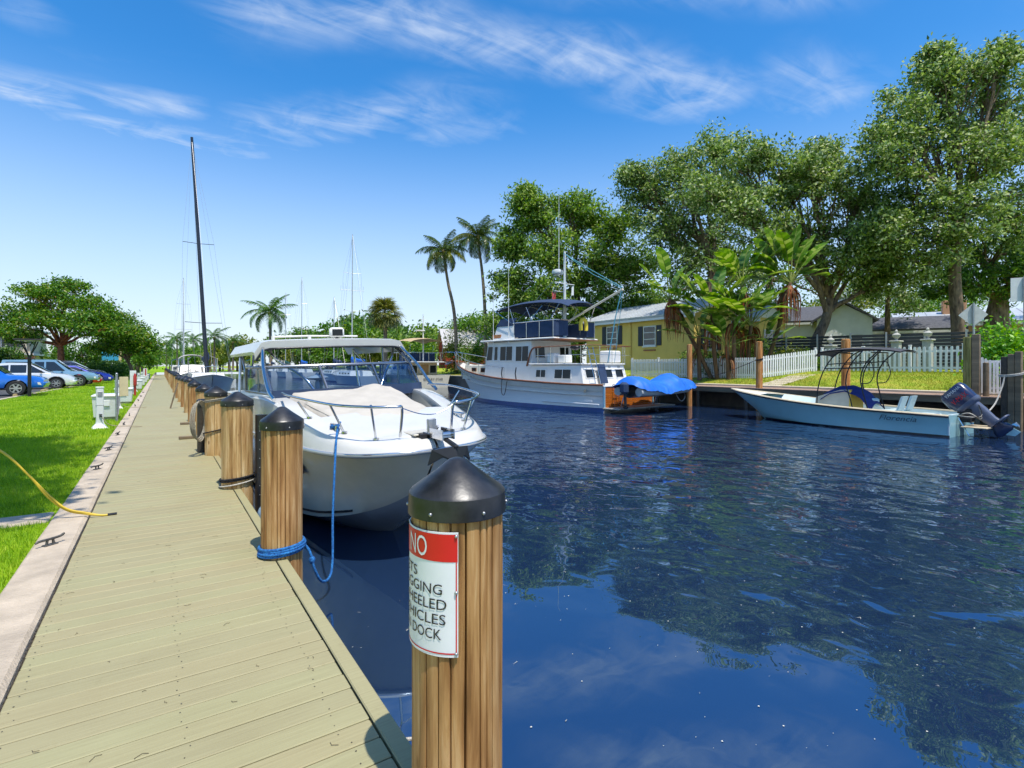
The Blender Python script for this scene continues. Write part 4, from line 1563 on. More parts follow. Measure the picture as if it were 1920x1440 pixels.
for y0, y1 in ((.55, 1.35), (-1.35, -.55)):
    wall_pane(tr, [(xa_(2.5) - .004, y1, 2.5), (xa_(2.5) - .004, y0, 2.5), (xa_(3.15) - .004, y0, 3.15), (xa_(3.15) - .004, y1, 3.15)], 'window', cabin_white, smoke_pane)
# low trunk forward
cabin_block(tr, (8.8, 11.6, 1.25, 1.3), (8.8, 11.4, 1.15, 2.12), cabin_cream, 'fore_trunk')
for sy in (1, -1):
    side_windows(tr, [((9.3, 9.75, 1.72), (9.3, 9.75, 1.98)), ((10.2, 10.65, 1.76), (10.2, 10.65, 1.99))], sy, lambda x, z: lerp(1.21, 1.14, (x - 8.8) / 2.8) - .02, fm=teak_grey, fw=.03)
# aft cabin with its roof deck
cabin_block(tr, (1.25, 5.0, 1.78, 1.0), (1.55, 5.0, 1.66, 2.13), cabin_white, 'aft_cabin')
MB().box((3.25, 0, 2.19), (3.6, 3.45, .07), ch=.02).build('aft_cabin_roof', cabin_white, tr)
aw = lambda x, z: lerp(1.78, 1.66, (z - 1.0) / 1.13) * lerp(1, .94, max(0, (x - 1.25) / 3.75))
for sy in (1, -1):
    side_windows(tr, [((3.85, 4.65, 1.50), (3.85, 4.65, 1.92))], sy, aw, mull=1)
    side_windows(tr, [((2.10, 3.30, 1.46), (2.10, 3.30, 1.94))], sy, aw, mull=1)
ab = lambda z: lerp(1.25, 1.55, (z - 1.0) / 1.13)
for y0, y1 in ((.75, 1.5), (-.62, .05), (-1.5, -.8)):
    wall_pane(tr, [(ab(1.5) - .005, y1, 1.5), (ab(1.5) - .005, y0, 1.5), (ab(1.95) - .005, y0, 1.95), (ab(1.95) - .005, y1, 1.95)], 'window', cabin_white, smoke_pane)
MB().box((1.22, .42, 1.72), (.04, .52, .95), rot=Matrix.Rotation(R(14), 3, 'Y')).build('hatch_cover', canvas_navy, tr)
for k_ in range(3):
    MB().box((1.50, -1.2 + k_ * .75, 2.06), (.03, .18, .05)).build('vent', galvanised, tr)
# roof deck rail with teak cap and curved end
rail_path = [(5.3, 1.62, 2.1), (5.15, 1.64, 2.45), (4.95, 1.66, 2.85), (4.7, 1.68, 3.03), (4.2, 1.70, 3.06), (1.5, 1.72, 3.08), (1.1, 1.6, 3.08), (1.0, 1.2, 3.08), (1.0, -1.2, 3.08), (1.1, -1.6, 3.08), (1.5, -1.72, 3.08), (4.4, -1.70, 3.06)]
MB().tube(smooth_path(rail_path[:5], 5), .045, n=8).build('curved_handrail', teak_grey, tr, smooth=60)
MB().tube(smooth_path(rail_path[4:], 4), .022, n=8).build('roof_rail', teak_grey, tr, smooth=60)
MB().tube([(4.6, 1.70, 2.62), (1.05, 1.66, 2.64), (1.02, 0, 2.64), (1.05, -1.66, 2.64), (4.6, -1.7, 2.62)], .010, n=6).build('roof_wire', stainless, tr)
for (x, y_) in ((4.4, 1.69), (3.5, 1.70), (2.5, 1.71), (1.5, 1.72), (1.02, .9), (1.0, 0), (1.02, -.9), (1.5, -1.72), (2.6, -1.7), (3.8, -1.7)):
    MB().cyl((x, y_, 2.18), (x, y_, 3.07), .016, n=6).build('stanchion', stainless, tr)
MB().box((2.0, -1.15, 2.56), (.75, .85, .62), ch=.05).build('deck_locker', cabin_white, tr, smooth=40)
MB().box((3.9, 1.05, 2.5), (.5, .45, .5), ch=.03).build('deck_seat', cabin_white, tr, smooth=40)
MB().box((3.2, .95, 2.45), (.45, .6, .40), ch=.03).build('cool_box', cabin_white, tr, smooth=40)
gr = MB()
gr.cyl((2.35, 1.15, 2.2), (2.35, 1.15, 2.95), .02).sphere((2.35, 1.15, 3.0), (.28, .2, .13), 12, 8)
gr.build('grill', black_metal, tr, smooth=50)
ld = MB()
for y_ in (.9, 1.3):
    ld.tube([(.95, y_, 1.25), (1.45, y_, 3.0)], .018, n=6)
for z_ in (1.5, 1.8, 2.1, 2.4, 2.7):
    xx = lerp(.95, 1.45, (z_ - 1.25) / 1.75)
    ld.cyl((xx, .9, z_), (xx, 1.3, z_), .016, n=6)
ld.build('deck_ladder', stainless, tr)
# flybridge
MB().box((6.2, 0, 3.50), (5.9, 3.45, .09), ch=.03).build('flybridge_deck', cabin_white, tr)
MB().box((4.0, 0, 3.445), (1.7, 3.40, .03)).build('overhang_trim', teak_grey, tr)
b = MB()
base_ = [(6.3, 1.58), (8.2, 1.52), (8.75, 1.1), (8.9, 0), (8.75, -1.1), (8.2, -1.52), (6.3, -1.58)]
top_ = [(6.55, 1.40), (8.0, 1.36), (8.35, 1.0), (8.45, 0), (8.35, -1.0), (8.0, -1.36), (6.55, -1.40)]
b.loft([[(x, y_, 3.54) for x, y_ in base_], [(x, y_, 4.32) for x, y_ in top_], [(x - .05, y_ * .93, 4.30) for x, y_ in top_], [(x - .1, y_ * .9, 3.58) for x, y_ in base_]], False, False, False)
b.build('flybridge_coaming', cabin_white, tr, smooth=30)
MB().box((7.9, 1.50, 3.75), (.75, .03, .2)).build('name_board', teak, tr)
MB().loft([[(x + .1, y_ * 1.02, 4.30) for x, y_ in top_], [(x - .25, y_ * .98, 4.72) for x, y_ in top_]], False).build('windscreen_cover', canvas_navy, tr, smooth=40)
b = MB()
pl = [(6.4, 1.52), (3.4, 1.60), (3.25, 1.3), (3.2, .7)]
for sgn in (1, -1):
    pts = []
    for i in range(len(pl) - 1):
        for k_ in range(9):
            t = k_ / 8
            x, y_ = lerp(pl[i][0], pl[i + 1][0], t), lerp(pl[i][1], pl[i + 1][1], t)
            pts.append((x, sgn * (y_ + .02 * math.sin(k_ * 2.3 + i))))
    bb = MB()
    bb.loft([[(x, y_, 3.62), (x, y_ * 1.01, 4.0), (x, y_, 4.40)] for x, y_ in pts], False)
    bb.build('canvas_dodger', canvas_navy, tr, smooth=40)
    MB().tube([(6.5, sgn * 1.53, 4.42), (3.4, sgn * 1.62, 4.42), (3.2, sgn * 1.3, 4.42), (3.15, sgn * .6, 4.42)], .02, n=6).build('flybridge_rail', stainless, tr)
    for (x, y_) in ((6.4, 1.54), (5.4, 1.56), (4.4, 1.59), (3.4, 1.61)):
        MB().cyl((x, sgn * y_, 3.54), (x, sgn * y_, 4.42), .016, n=6).build('stanchion', stainless, tr)
MB().box((6.0, .0, 3.95), (.6, 2.2, .8), ch=.06).build('flybridge_seat', canvas_navy, tr, smooth=40)
# bimini: curved canvas on hoops
b = MB()
rows = []
for j in range(13):
    x = lerp(8.4, 2.6, j / 12)
    zc = 5.30 + .38 * math.sin(math.pi * min(1, (8.4 - x) / 5.8)) ** .6
    rows.append([(x, 1.42 * math.sin(t), zc - .34 * (1 - math.cos(t))) for t in [R(a_) for a_ in range(-75, 76, 15)]])
b.loft(rows, False)
b.loft([[(x, y_, z_ - .02) for x, y_, z_ in r_] for r_ in rows], False)
b.build('bimini_canvas', canvas_navy, tr, smooth=50)
for (x, xb) in ((8.2, 6.6), (6.9, 6.4), (5.6, 5.0), (4.4, 5.2), (3.2, 3.7)):
    for sy in (1, -1):
        MB().tube([(xb, sy * 1.53, 4.42), (x, sy * 1.38, 5.22)], .018, n=6).build('bimini_strut', stainless, tr)
    MB().tube([(x, 1.40 * math.sin(R(a_)), 5.50 - .34 * (1 - math.cos(R(a_))) - .05) for a_ in range(-75, 76, 15)], .018, n=6).build('bimini_hoop', stainless, tr, smooth=60)
# mast, boom, radar, aerials, tackle
MB().cyl((4.1, 0, 3.5), (4.1, 0, 8.15), .085, .06, 12).build('mast', white_paint, tr, smooth=50)
MB().cyl((3.95, 0, 4.4), (.35, 0, 5.75), .065, .055, 10).build('boom', cabin_cream, tr, smooth=50)
MB().lathe([(.05, 7.0), (.28, 7.03), (.31, 7.10), (.28, 7.22), (.10, 7.28)], (4.62, 0, 0), n=20).build('radar_dome', white_paint, tr, smooth=50)
MB().box((4.4, 0, 6.98), (.6, .12, .04)).build('radar_bracket', white_paint, tr)
MB().cyl((4.1, -.75, 6.45), (4.1, .75, 6.45), .025, n=8).build('crosstree', white_paint, tr)
MB().box((4.35, .2, 6.05), (.10, .70, .03)).build('light_bar', white_paint, tr)
flag = pm('red_flag', (0.45, 0.06, 0.05), 0.8, var=.2)
MB().loft([[(4.3, .45 + .08 * k_, 5.95 + .03 * math.sin(k_ * 2)), (4.3 + .05 * math.sin(k_ * 1.5), .5 + .06 * k_, 5.55)] for k_ in range(5)], False).build('ensign', flag, tr, smooth=60)
MB().loft([[(4.1, -.72, 6.40), (4.13, -.60, 6.38)], [(4.08, -.70, 5.9), (4.14, -.57, 5.88)]], False).build('pennant', white_paint, tr)
tackle = pm('teal_line', (0.08, 0.32, 0.40), 0.7)
MB().tube([(4.1, .05, 8.05), (2.4, .03, 7.0), (.40, .0, 5.85)], .016, n=5).tube([(4.1, -.05, 8.0), (2.2, -.03, 6.7), (.42, -.02, 5.80)], .014, n=5).build('topping_lift', tackle, tr)
MB().tube([(.42, .03, 5.68), (.75, .1, 4.3), (1.1, .2, 2.25)], .026, n=5).tube([(.42, -.05, 5.68), (.6, -.1, 4.5), (1.0, -.2, 2.25)], .012, n=5).build('boom_tackle', tackle, tr)
for (x, y_, xb, yb2) in ((4.1, 0, 4.2, 1.55), (4.1, 0, 4.2, -1.55), (4.1, 0, 6.3, 1.5), (4.1, 0, 2.9, 1.5)):
    MB().cyl((x, y_, 7.3 if xb > 4 else 6.3), (xb, yb2, 4.4), .008, n=4, caps=False).build('shroud', galvanised, tr)
for (x, y_, z0, z1) in ((8.05, 1.62, 3.0, 6.1), (6.75, 1.62, 3.3, 7.9), (4.4, .12, 6.9, 11.2)):
    MB().cyl((x, y_, z0), (x, y_, z1), .022, .008, 6).build('whip_aerial', white_paint, tr)
# yellow horseshoe buoy in its rack on the flybridge rail
ri = Matrix.Identity(3)
MB().tube([(3.10, -.35 + .22 * math.cos(R(a_)), 4.25 + .28 * math.sin(R(a_)) - (.22 if a_ < 0 or a_ > 180 else 0)) for a_ in range(-20, 201, 20)], .10, n=10).build('horseshoe_buoy', pm('buoy_yellow', (.75, .58, .05), .5, var=.06), tr, smooth=60)
# bow rail, pulpit, anchor windlass
bl = side_line(rg, -.06, .62)
m_ = len(rg)
keep = [p for p in bl if p[0] > 6.0]
MB().tube(keep, .018, n=6).build('bow_rail', stainless, tr, smooth=60)
for p in keep[::5]:
    MB().cyl((p[0], p[1], p[2] - .62), p, .013, n=6).build('stanchion', stainless, tr)
MB().box((14.2, 0, 2.40), (1.5, .5, .08), ch=.02).build('bow_pulpit', teak_grey, tr)
MB().tube(smooth_path([(13.6, .25, 2.45), (13.7, .3, 2.98), (14.8, .26, 3.02), (14.95, 0, 3.02), (14.8, -.26, 3.02), (13.7, -.3, 2.98), (13.6, -.25, 2.45)], 4), .018, n=6).build('pulpit_rail', stainless, tr)
MB().box((14.7, 0, 2.32), (.7, .16, .12), rot=Matrix.Rotation(R(15), 3, 'Y')).build('anchor', galvanised, tr)
MB().cyl((12.6, 0, 2.0), (12.6, 0, 2.35), .12, n=12).build('windlass', stainless, tr)
MB().tube(smooth_path([(6.55, 2.28, 1.42), (6.5, 2.34, .75), (6.35, 2.36, .55), (6.2, 2.35, .7), (6.1, 2.29, 1.38)], 5), .02, n=6).build('spare_line', black_rope, tr, smooth=60)
for (x, d_) in ((6.6, .0), (5.5, 0)):
    MB().tube([(x, 2.2, 2.02), (x + .02, 2.24, 1.7), (x - .03, 2.22, 1.35)], .03, n=6).build('hung_line', black_rope, tr)

# ------------------------------------------------------------------ tender carried across the stern
dn = thing('tender', 'grey dinghy under a blue tarp, slung across the trawler stern with outboard motor', 'dinghy', (18.56, 16.40, WATER), R(98 - 90))
# local x runs to starboard of the yacht (bow of the tender), y forward on the yacht
tube_grey = pm('dinghy_hypalon', (0.42, 0.43, 0.42), 0.6, var=.08)
b = MB()
for sy in (-1, 1):
    b.tube(smooth_path([(-1.75, sy * .55, .98), (-.5, sy * .62, .98), (1.2, sy * .58, 1.0), (2.5, sy * .36, 1.04), (3.05, 0, 1.10)], 5), .185, n=14)
b.build('tubes', tube_grey, dn, smooth=60)
MB().loft([[(x, -w, z_ + .1), (x, 0, z_ - .12), (x, w, z_ + .1)] for x, w, z_ in ((-1.7, .5, .82), (.5, .5, .82), (2.0, .35, .90), (3.0, .03, 1.1))], False).build('bottom', gel_dgrey, dn, smooth=50)
b = MB()
rows = []
for j in range(109):
    t = j / 108
    x = lerp(-1.95, 3.45, t)
    top = interp([(0, 1.36), (.05, 1.64), (.15, 1.66), (.30, 1.42), (.44, 1.45), (.57, 1.72), (.63, 1.76), (.74, 1.50), (.84, 1.52), (.95, 1.44), (1, 1.2)], t) - .03 * (1 - abs(math.sin(t * 23))) ** 2
    low = interp([(0, 1.22), (.08, 1.05), (.25, .98), (.38, .84), (.5, .98), (.7, 1.02), (.9, 1.05), (1, 1.12)], t)
    w = interp([(0, .62), (.1, .90), (.6, .94), (.82, .76), (.95, .45), (1, .22)], t)
    row = []
    for i in range(31):
        u_ = i / 30 * 2 - 1
        e = abs(u_)
        fold = .07 * (1 - abs(math.sin(t * 19 + 1.4 * u_ + .8 * math.sin(t * 7)))) ** 3 * e + .05 * (1 - abs(math.sin(t * 31 - 1.9 * u_))) ** 4 * e ** 2 - .02 + .012 * math.sin(t * 71 + u_ * 5) * e
        if e < .55:
            yy_, z_ = u_ / .55 * w * .62, top - .28 * (e / .55) ** 2 * (top - low)
        else:
            q = (e - .55) / .45
            yy_, z_ = math.copysign(lerp(w * .62, w, q ** .7), u_), lerp(top - .28 * (top - low), low, q)
        row.append((x + fold * .4, yy_ + math.copysign(fold, u_), z_ + fold * .6 + .012 * math.sin(t * 23 + u_ * 9)))
    rows.append(row)
b.loft(rows, False)
b.build('tarp', canvas_blue, dn, smooth=60)
om = MB()
om.box((-2.02, 0, 1.15), (.34, .36, .50), ch=.09)
om.build('outboard_cover', canvas_navy, dn, smooth=40)
MB().cyl((-1.98, 0, .95), (-1.92, 0, .35), .07, .055).box((-1.95, 0, .42), (.30, .22, .03), ch=.01).lathe([(.02, -.2), (.06, -.12), (.07, 0), (.05, .12), (.02, .16)], (-1.90, 0, .30), n=12, axis=Matrix.Rotation(R(90), 3, 'Y')).build('outboard_leg', black_plastic, dn, smooth=40)
MB().cyl((-1.85, 0, 1.36), (-1.72, 0, 1.30), .10, .08).build('outboard_cowl', galvanised, dn, smooth=40)
for x in (-1.3, 1.3):
    MB().tube([(x, .72, .25), (x, .55, .72), (x, -.3, .76)], .03, n=8).build('davit', stainless, dn)
MB().tube(smooth_path([(1.6, -.2, .95), (1.9, -.25, .55), (2.2, -.25, .42), (2.55, -.2, .6), (2.7, 0, 1.05)], 5), .02, n=6).build('painter', white_rope, dn, smooth=60)

# ------------------------------------------------------------------ pale blue open fishing boat with tilted outboard
fl = thing('open_fishing_boat', 'pale blue open fishing boat with black folding top and tilted outboard', 'boat', (20.2, 5.70, WATER), R(90))
fl_blue = pm('hull_pale_blue', (0.30, 0.53, 0.555), 0.28, var=0.04, scale=2, coat=0.4)
fl_in = pm('liner_pale', (0.52, 0.64, 0.64), 0.45, var=0.05)
fl_tan = pm('gunwale_tan', (0.66, 0.55, 0.36), 0.5, var=0.10, scale=6, dirt=0.2)
F_sheer = [(0, 1.10, .64), (1.2, 1.16, .67), (2.6, 1.19, .71), (4.2, 1.16, .80), (5.6, .98, .92), (6.6, .70, 1.02), (7.3, .36, 1.09), (7.75, .02, 1.14)]
F_wl = [(0, 1.02, .0), (1.2, 1.06, .0), (2.6, 1.05, .0), (4.0, .90, .02), (5.2, .58, .07), (5.95, .32, .14), (6.35, .14, .22), (6.55, .01, .28)]
F_keel = [(0, -.32), (1.2, -.34), (2.6, -.36), (4.0, -.36), (5.2, -.30), (5.95, -.14), (6.35, .06), (6.55, .28)]
rg = loft_hull(F_sheer, F_wl, F_keel, .05, 6)
hull_part(fl, rg, [fl_blue], [(99, 0)], 45)
ribbon(fl, rg, .0, .06, black_plastic)
MB().tube(side_line(rg, .012, -.03), .028, n=6).build('rub_rail', black_plastic, fl, smooth=60)
for sy in (1, -1):
    MB().loft([[(r_[-1][0], sy * (abs(r_[-1][1]) + .02), r_[-1][2] - .01), (r_[-1][0], sy * (abs(r_[-1][1]) + .0), r_[-1][2] + .02), (r_[-1][0], sy * max(0, abs(r_[-1][1]) - .17), r_[-1][2] + .02), (r_[-1][0], sy * max(0, abs(r_[-1][1]) - .18), r_[-1][2] - .02)] for r_ in rg], False).build('gunwale', fl_tan, fl, smooth=40)
    MB().loft([[(r_[-1][0], sy * max(0, abs(r_[-1][1]) - .17), r_[-1][2] + .01), (r_[-1][0], sy * interp([(0, .9), (3.4, .88), (4.6, .62), (5.6, .30), (6.2, .1)], r_[-1][0]), interp([(0, .22), (4.4, .24), (6.2, .62)], r_[-1][0]))] for r_ in rg if r_[-1][0] < 6.1], False).build('inner_liner', fl_in, fl, smooth=40)
MB().loft([[(x, -w_, z_), (x, w_, z_)] for x, w_, z_ in ((.05, .9, .23), (3.4, .88, .24), (4.6, .62, .28), (5.6, .30, .5), (6.1, .12, .62))], False).build('cockpit_sole', fl_in, fl)
MB().loft([[(r_[-1][0], -max(0, abs(r_[-1][1]) - .1), r_[-1][2] - .02), (r_[-1][0], 0, r_[-1][2] + .03), (r_[-1][0], max(0, abs(r_[-1][1]) - .1), r_[-1][2] - .02)] for r_ in rg if r_[-1][0] > 5.9], False).build('foredeck', white_paint, fl, smooth=40)
MB().box((.03, 0, .36), (.05, 2.05, .62), ch=.01).build('transom_board', fl_in, fl)
# console: sloping cover, yellow edge, navy canvas
b = MB()
prof = [(2.95, .25), (2.95, 1.28), (3.25, 1.26), (4.05, .98), (4.15, .3)]
b.add([(x, -.46, z_) for x, z_ in prof] + [(x, .46, z_) for x, z_ in prof], [(0, 1, 2, 3, 4), (9, 8, 7, 6, 5)] + [(i, 5 + i, 5 + (i + 1) % 5, (i + 1) % 5) for i in range(5)])
b.build('console', pm('console_beige', (.62, .54, .42), .6, var=.06), fl)
MB().box((2.92, 0, .82), (.06, .94, .92), ch=.01).build('console_edge', pm('trim_yellow', (.78, .50, .06), .5, var=.06), fl)
b = MB()
rows = []
for j in range(11):
    t = j / 10
    x = lerp(2.25, 3.9, t)
    z_ = interp([(0, .82), (.25, 1.30), (.5, 1.42), (.75, 1.36), (1, 1.10)], t)
    rows.append([(x, y_ * .50, z_ - .22 * abs(y_) ** 3 + .015 * math.sin(j * 2 + y_ * 4)) for y_ in [k_ / 6 - 1 for k_ in range(13)]])
b.loft(rows, False)
b.build('console_canvas', pm('canvas_royal', (.016, .03, .16), .8, var=.15, bump=.4, bscale=7), fl, smooth=50)
for y_ in (-.36, .36):
    sb = MB()
    sb.box((1.75, y_, .62), (.48, .46, .10), ch=.04)
    sb.loft([[(1.52 - .14 * t, y_ + w, .66 + .46 * t) for w in (-.22, .22)] + [(1.46 - .14 * t, y_ + w, .66 + .46 * t) for w in (.22, -.22)] for t in (0, .5, 1)], True, True, True)
    sb.box((1.75, y_, .42), (.2, .2, .36))
    sb.build('bucket_seat', fl_in, fl, smooth=40)
MB().box((.85, 0, .42), (.55, .8, .36), ch=.05).build('stern_locker', fl_in, fl, smooth=40)
MB().box((2.45, -.1, .85), (.25, .5, .30), ch=.05).build('helm_pod', fl_in, fl, smooth=40)
# folding top on bent black tubes
b = MB()
rows = []
for j in range(15):
    x = lerp(4.0, 1.35, j / 14)
    z_ = 2.62 + .12 * math.sin(math.pi * j / 14) ** .7 - .10 * (j == 0)
    rows.append([(x, .70 * u_, z_ - .07 * u_ * u_) for u_ in [k_ / 5 - 1 for k_ in range(11)]])
b.loft(rows, False)
b.loft([[(x, y_, z_ - .04) for x, y_, z_ in r_] for r_ in rows], False)
b.build('top_canvas', pm('canvas_black', (.055, .055, .06), .8, var=.2, bump=.3), fl, smooth=50)
for sy in (1, -1):
    MB().tube(smooth_path([(3.95, sy * .62, .55), (3.90, sy * .62, 1.3), (3.70, sy * .62, 1.95), (3.35, sy * .64, 2.45), (3.0, sy * .66, 2.66)], 5), .021, n=8).build('top_frame', black_metal, fl, smooth=60)
    MB().tube(smooth_path([(2.75, sy * .62, .55), (2.85, sy * .62, 1.0), (2.98, sy * .62, 1.5), (2.85, sy * .63, 2.1), (2.4, sy * .66, 2.66)], 5), .021, n=8).build('top_frame', black_metal, fl, smooth=60)
    MB().tube(smooth_path([(2.25, sy * .62, .45), (2.45, sy * .62, 1.2), (2.52, sy * .62, 1.7), (2.35, sy * .63, 2.2), (1.95, sy * .66, 2.62)], 5), .021, n=8).build('top_frame', black_metal, fl, smooth=60)
    MB().tube(smooth_path([(2.50, sy * .62, 1.50), (2.25, sy * .62, 1.55), (2.12, sy * .62, 1.85), (2.2, sy * .62, 2.2), (2.36, sy * .62, 2.25)], 5), .016, n=6).build('grab_loop', black_metal, fl, smooth=60)
    MB().tube([(3.6, sy * .62, 2.15), (2.3, sy * .62, 2.25)], .018, n=6).tube([(3.68, sy * .62, 2.0), (2.40, sy * .62, 2.05)], .018, n=6).build('top_brace', black_metal, fl)
for x, z_ in ((3.3, 2.55), (2.2, 2.55)):
    MB().cyl((x, -.62, z_), (x, .62, z_), .02, n=6).build('top_crossbar', black_metal, fl)
# name on the side
tv, tf = text_mesh('Florencia', .27, shear=.35)
wmax = max(p[0] for p in tv)
b = MB()
for p in tv:
    x = 1.78 - p[0] * (1.02 / wmax)
    zz_ = .40 + p[1] * .85
    yy_ = lerp(1.06, 1.145, (zz_) / .66) + .012 + .010 * math.sin(x)
    b.v.append((x, yy_ + .035 * (x > .3), zz_))
b.f = [tuple(reversed(q)) for q in tf]
b.mi = [0] * len(tf)
b.build('name_lettering', pm('name_grey', (.05, .07, .08), .5), fl)
# tilted outboard: axis runs from the cowl down and aft
ang = R(47)
ax = Vector((-math.sin(ang), 0, -math.cos(ang)))
side = Vector((0, 1, 0))
fwd_ = ax.cross(side)
if fwd_.x > 0:
    fwd_ = -fwd_
O = Vector((.30, 0, 1.38))
cowl_mat = pm('outboard_black', (.016, .022, .065), .25, var=.1, coat=.5)
leg_mat = pm('outboard_grey', (.085, .10, .15), .35, var=.1, coat=.3)


def om_ring(s_, hw, f0, f1, n_=16, sq=.6):
    c_ = O + ax * s_
    o = []
    for k_ in range(n_):
        t = 2 * math.pi * k_ / n_
        cx, sn = math.cos(t), math.sin(t)
        e1 = math.copysign(abs(cx) ** sq, cx)
        e2 = math.copysign(abs(sn) ** sq, sn)
        o.append(tuple(c_ + side * hw * e1 + fwd_ * lerp(f0, f1, (e2 + 1) / 2)))
    return o


MB().loft([om_ring(.0, .10, -.20, .22), om_ring(.03, .22, -.34, .34), om_ring(.15, .26, -.40, .38), om_ring(.40, .27, -.42, .36), om_ring(.58, .25, -.38, .34)], True, True, True).build('outboard_cowl', cowl_mat, fl, smooth=40)
MB().loft([om_ring(.58, .26, -.36, .36), om_ring(.66, .25, -.34, .34), om_ring(.72, .20, -.28, .26)], True, True, True).build('outboard_lower_cowl', leg_mat, fl, smooth=40)
MB().loft([om_ring(.70, .17, -.24, .22), om_ring(.95, .12, -.16, .22), om_ring(1.30, .10, -.14, .18), om_ring(1.45, .10, -.16, .20)], True, True, True).build('outboard_leg', leg_mat, fl, smooth=40)
MB().loft([om_ring(1.43, .22, -.20, .42), om_ring(1.47, .22, -.20, .44)], True, True, True).build('cavitation_plate', leg_mat, fl, smooth=40)
MB().loft([om_ring(1.46, .08, -.10, .18), om_ring(1.62, .07, -.22, .26), om_ring(1.74, .07, -.24, .28), om_ring(1.80, .03, -.14, .20)], True, True, True).build('gearcase', cowl_mat, fl, smooth=40)
c0 = O + ax * 1.66
MB().slab([tuple(c0 + side * .012 + fwd_ * -.16), tuple(c0 + side * .012 + fwd_ * .20), tuple(c0 + ax * .30 + side * .012 + fwd_ * .26), tuple(c0 + ax * .30 + side * .012 + fwd_ * .08)], .024).build('skeg', pm('skeg_pale', (.40, .62, .64), .4), fl)
pr = MB()
pc = O + ax * 1.70 + fwd_ * .34
for k_ in range(3):
    t = 2 * math.pi * k_ / 3 + .4
    d1 = side * math.cos(t) + ax * math.sin(t)
    d2 = side * -math.sin(t) + ax * math.cos(t)
    pr.add([tuple(pc), tuple(pc + d1 * .10 + d2 * .09 + fwd_ * .03), tuple(pc + d1 * .20 + d2 * .03), tuple(pc + d1 * .16 - d2 * .07 - fwd_ * .03)], [(0, 1, 2, 3)])
pr.build('propeller', stainless, fl)
MB().box((-.12, 0, .62), (.30, .36, .42), ch=.03).box((.02, 0, .72), (.10, .40, .25), ch=.02).build('transom_bracket', black_metal, fl)
b = MB()
b.box((-.42, .10, .30), (.60, .95, .035), ch=.01)
b.build('swim_step', pm('step_tan', (.52, .42, .27), .7, var=.15), fl)
MB().tube([(-.05, .5, .55), (-.3, .5, .05), (-.6, .45, -.02)], .018, n=6).tube([(-.05, -.3, .55), (-.3, -.3, .05), (-.6, -.25, -.02)], .018, n=6).build('step_bracket', stainless, fl)
for k_ in range(4):
    MB().tube(smooth_path([(.05, .20 + .06 * k_, .62), (-.25, .28 + .08 * k_, .70 - .05 * k_), (-.50, .22, .55 + .04 * k_), (-.42, .12, .95)], 5), .014, n=6).build('cable', black_rope if k_ % 2 else white_rope, fl, smooth=60)
# lettering on the cowl side that faces the canal
for body, size, s0, f0, mat in (('YAMAHA', .13, .20, -.30, white_paint), ('V-MAX', .21, .47, -.34, sgn_red)):
    tv, tf = text_mesh(body, size, shear=.15)
    wmax = max(p[0] for p in tv)
    b = MB()
    for p in tv:
        f_ = .22 - p[0] * (.50 / wmax)
        s_ = s0 - p[1]
        b.v.append(tuple(O + ax * s_ + fwd_ * (-f_) + side * .276))
    b.f = tf
    b.mi = [0] * len(tf)
    b.build('cowl_lettering', mat, fl)

# ------------------------------------------------------------------ right bank: seawall, low timber dock, fences, posts
wall_ = struct(MB().box((24.75, 60, -.75), (.3, 260, 2.6)).build('far_seawall', concrete_dark))
b = MB().box((24.78, 60, .59), (.42, 260, .12), ch=.02)
b.build('seawall_coping', pm('pale_concrete', '#c4b79c', .85, var=.1, scale=2), wall_)
pink_deck = pm('weathered_deck', '#9a7f6c', .85, var=.18, scale=3, stretch=(.3, 5, 1), bump=.4)
fd = struct(MB().box((23.06, 7.5, .42), (.07, 31, .22)).build('far_dock', timber))
MB().box((24.40, 7.5, .42), (.07, 31, .22)).build('stringer', timber, fd)
b = MB()
y = -8.0
while y < 23:
    b.box((23.78, y, .545), (1.56, .138, .035))
    y += .146
struct(b.build('decking', pink_deck, fd), 'stuff')
for k_ in range(12):
    MB().cyl((23.12, -7 + k_ * 2.7, -2.2), (23.12, -7 + k_ * 2.7, .34), .11, n=10).build('support_post', wet_wood, fd, smooth=40)


def square_post(x, y, z0, z1, s_, mat, label, split=0, group=None):
    t = thing('mooring_post', label, 'post', (x, y, z0), random.uniform(-.2, .2), group)
    h = z1 - z0
    sm = shaft_mesh(s_ / 2, 0, h - .02, int(x * 7 + y * 3) % 9)
    if not split:
        o = bpy.data.objects.new('shaft', sm)
        col.objects.link(o)
        o.parent = t
        o.data.materials.clear()
        o.data.materials.append(mat)
        MB().cyl((0, 0, h - .02), (0, 0, h), s_ / 2 - .012, s_ / 2 - .03, 16).build('top', mat, t, smooth=40)
    else:
        for k_ in range(split):
            MB().box((0, (k_ - (split - 1) / 2) * s_ * 1.02, h / 2 - .04 * k_), (s_, s_ * .98, h - .08 * k_), rot=random.uniform(-.03, .03), ch=.015).build('timber', [timber, mat, wet_wood][k_ % 3], t)
    return t


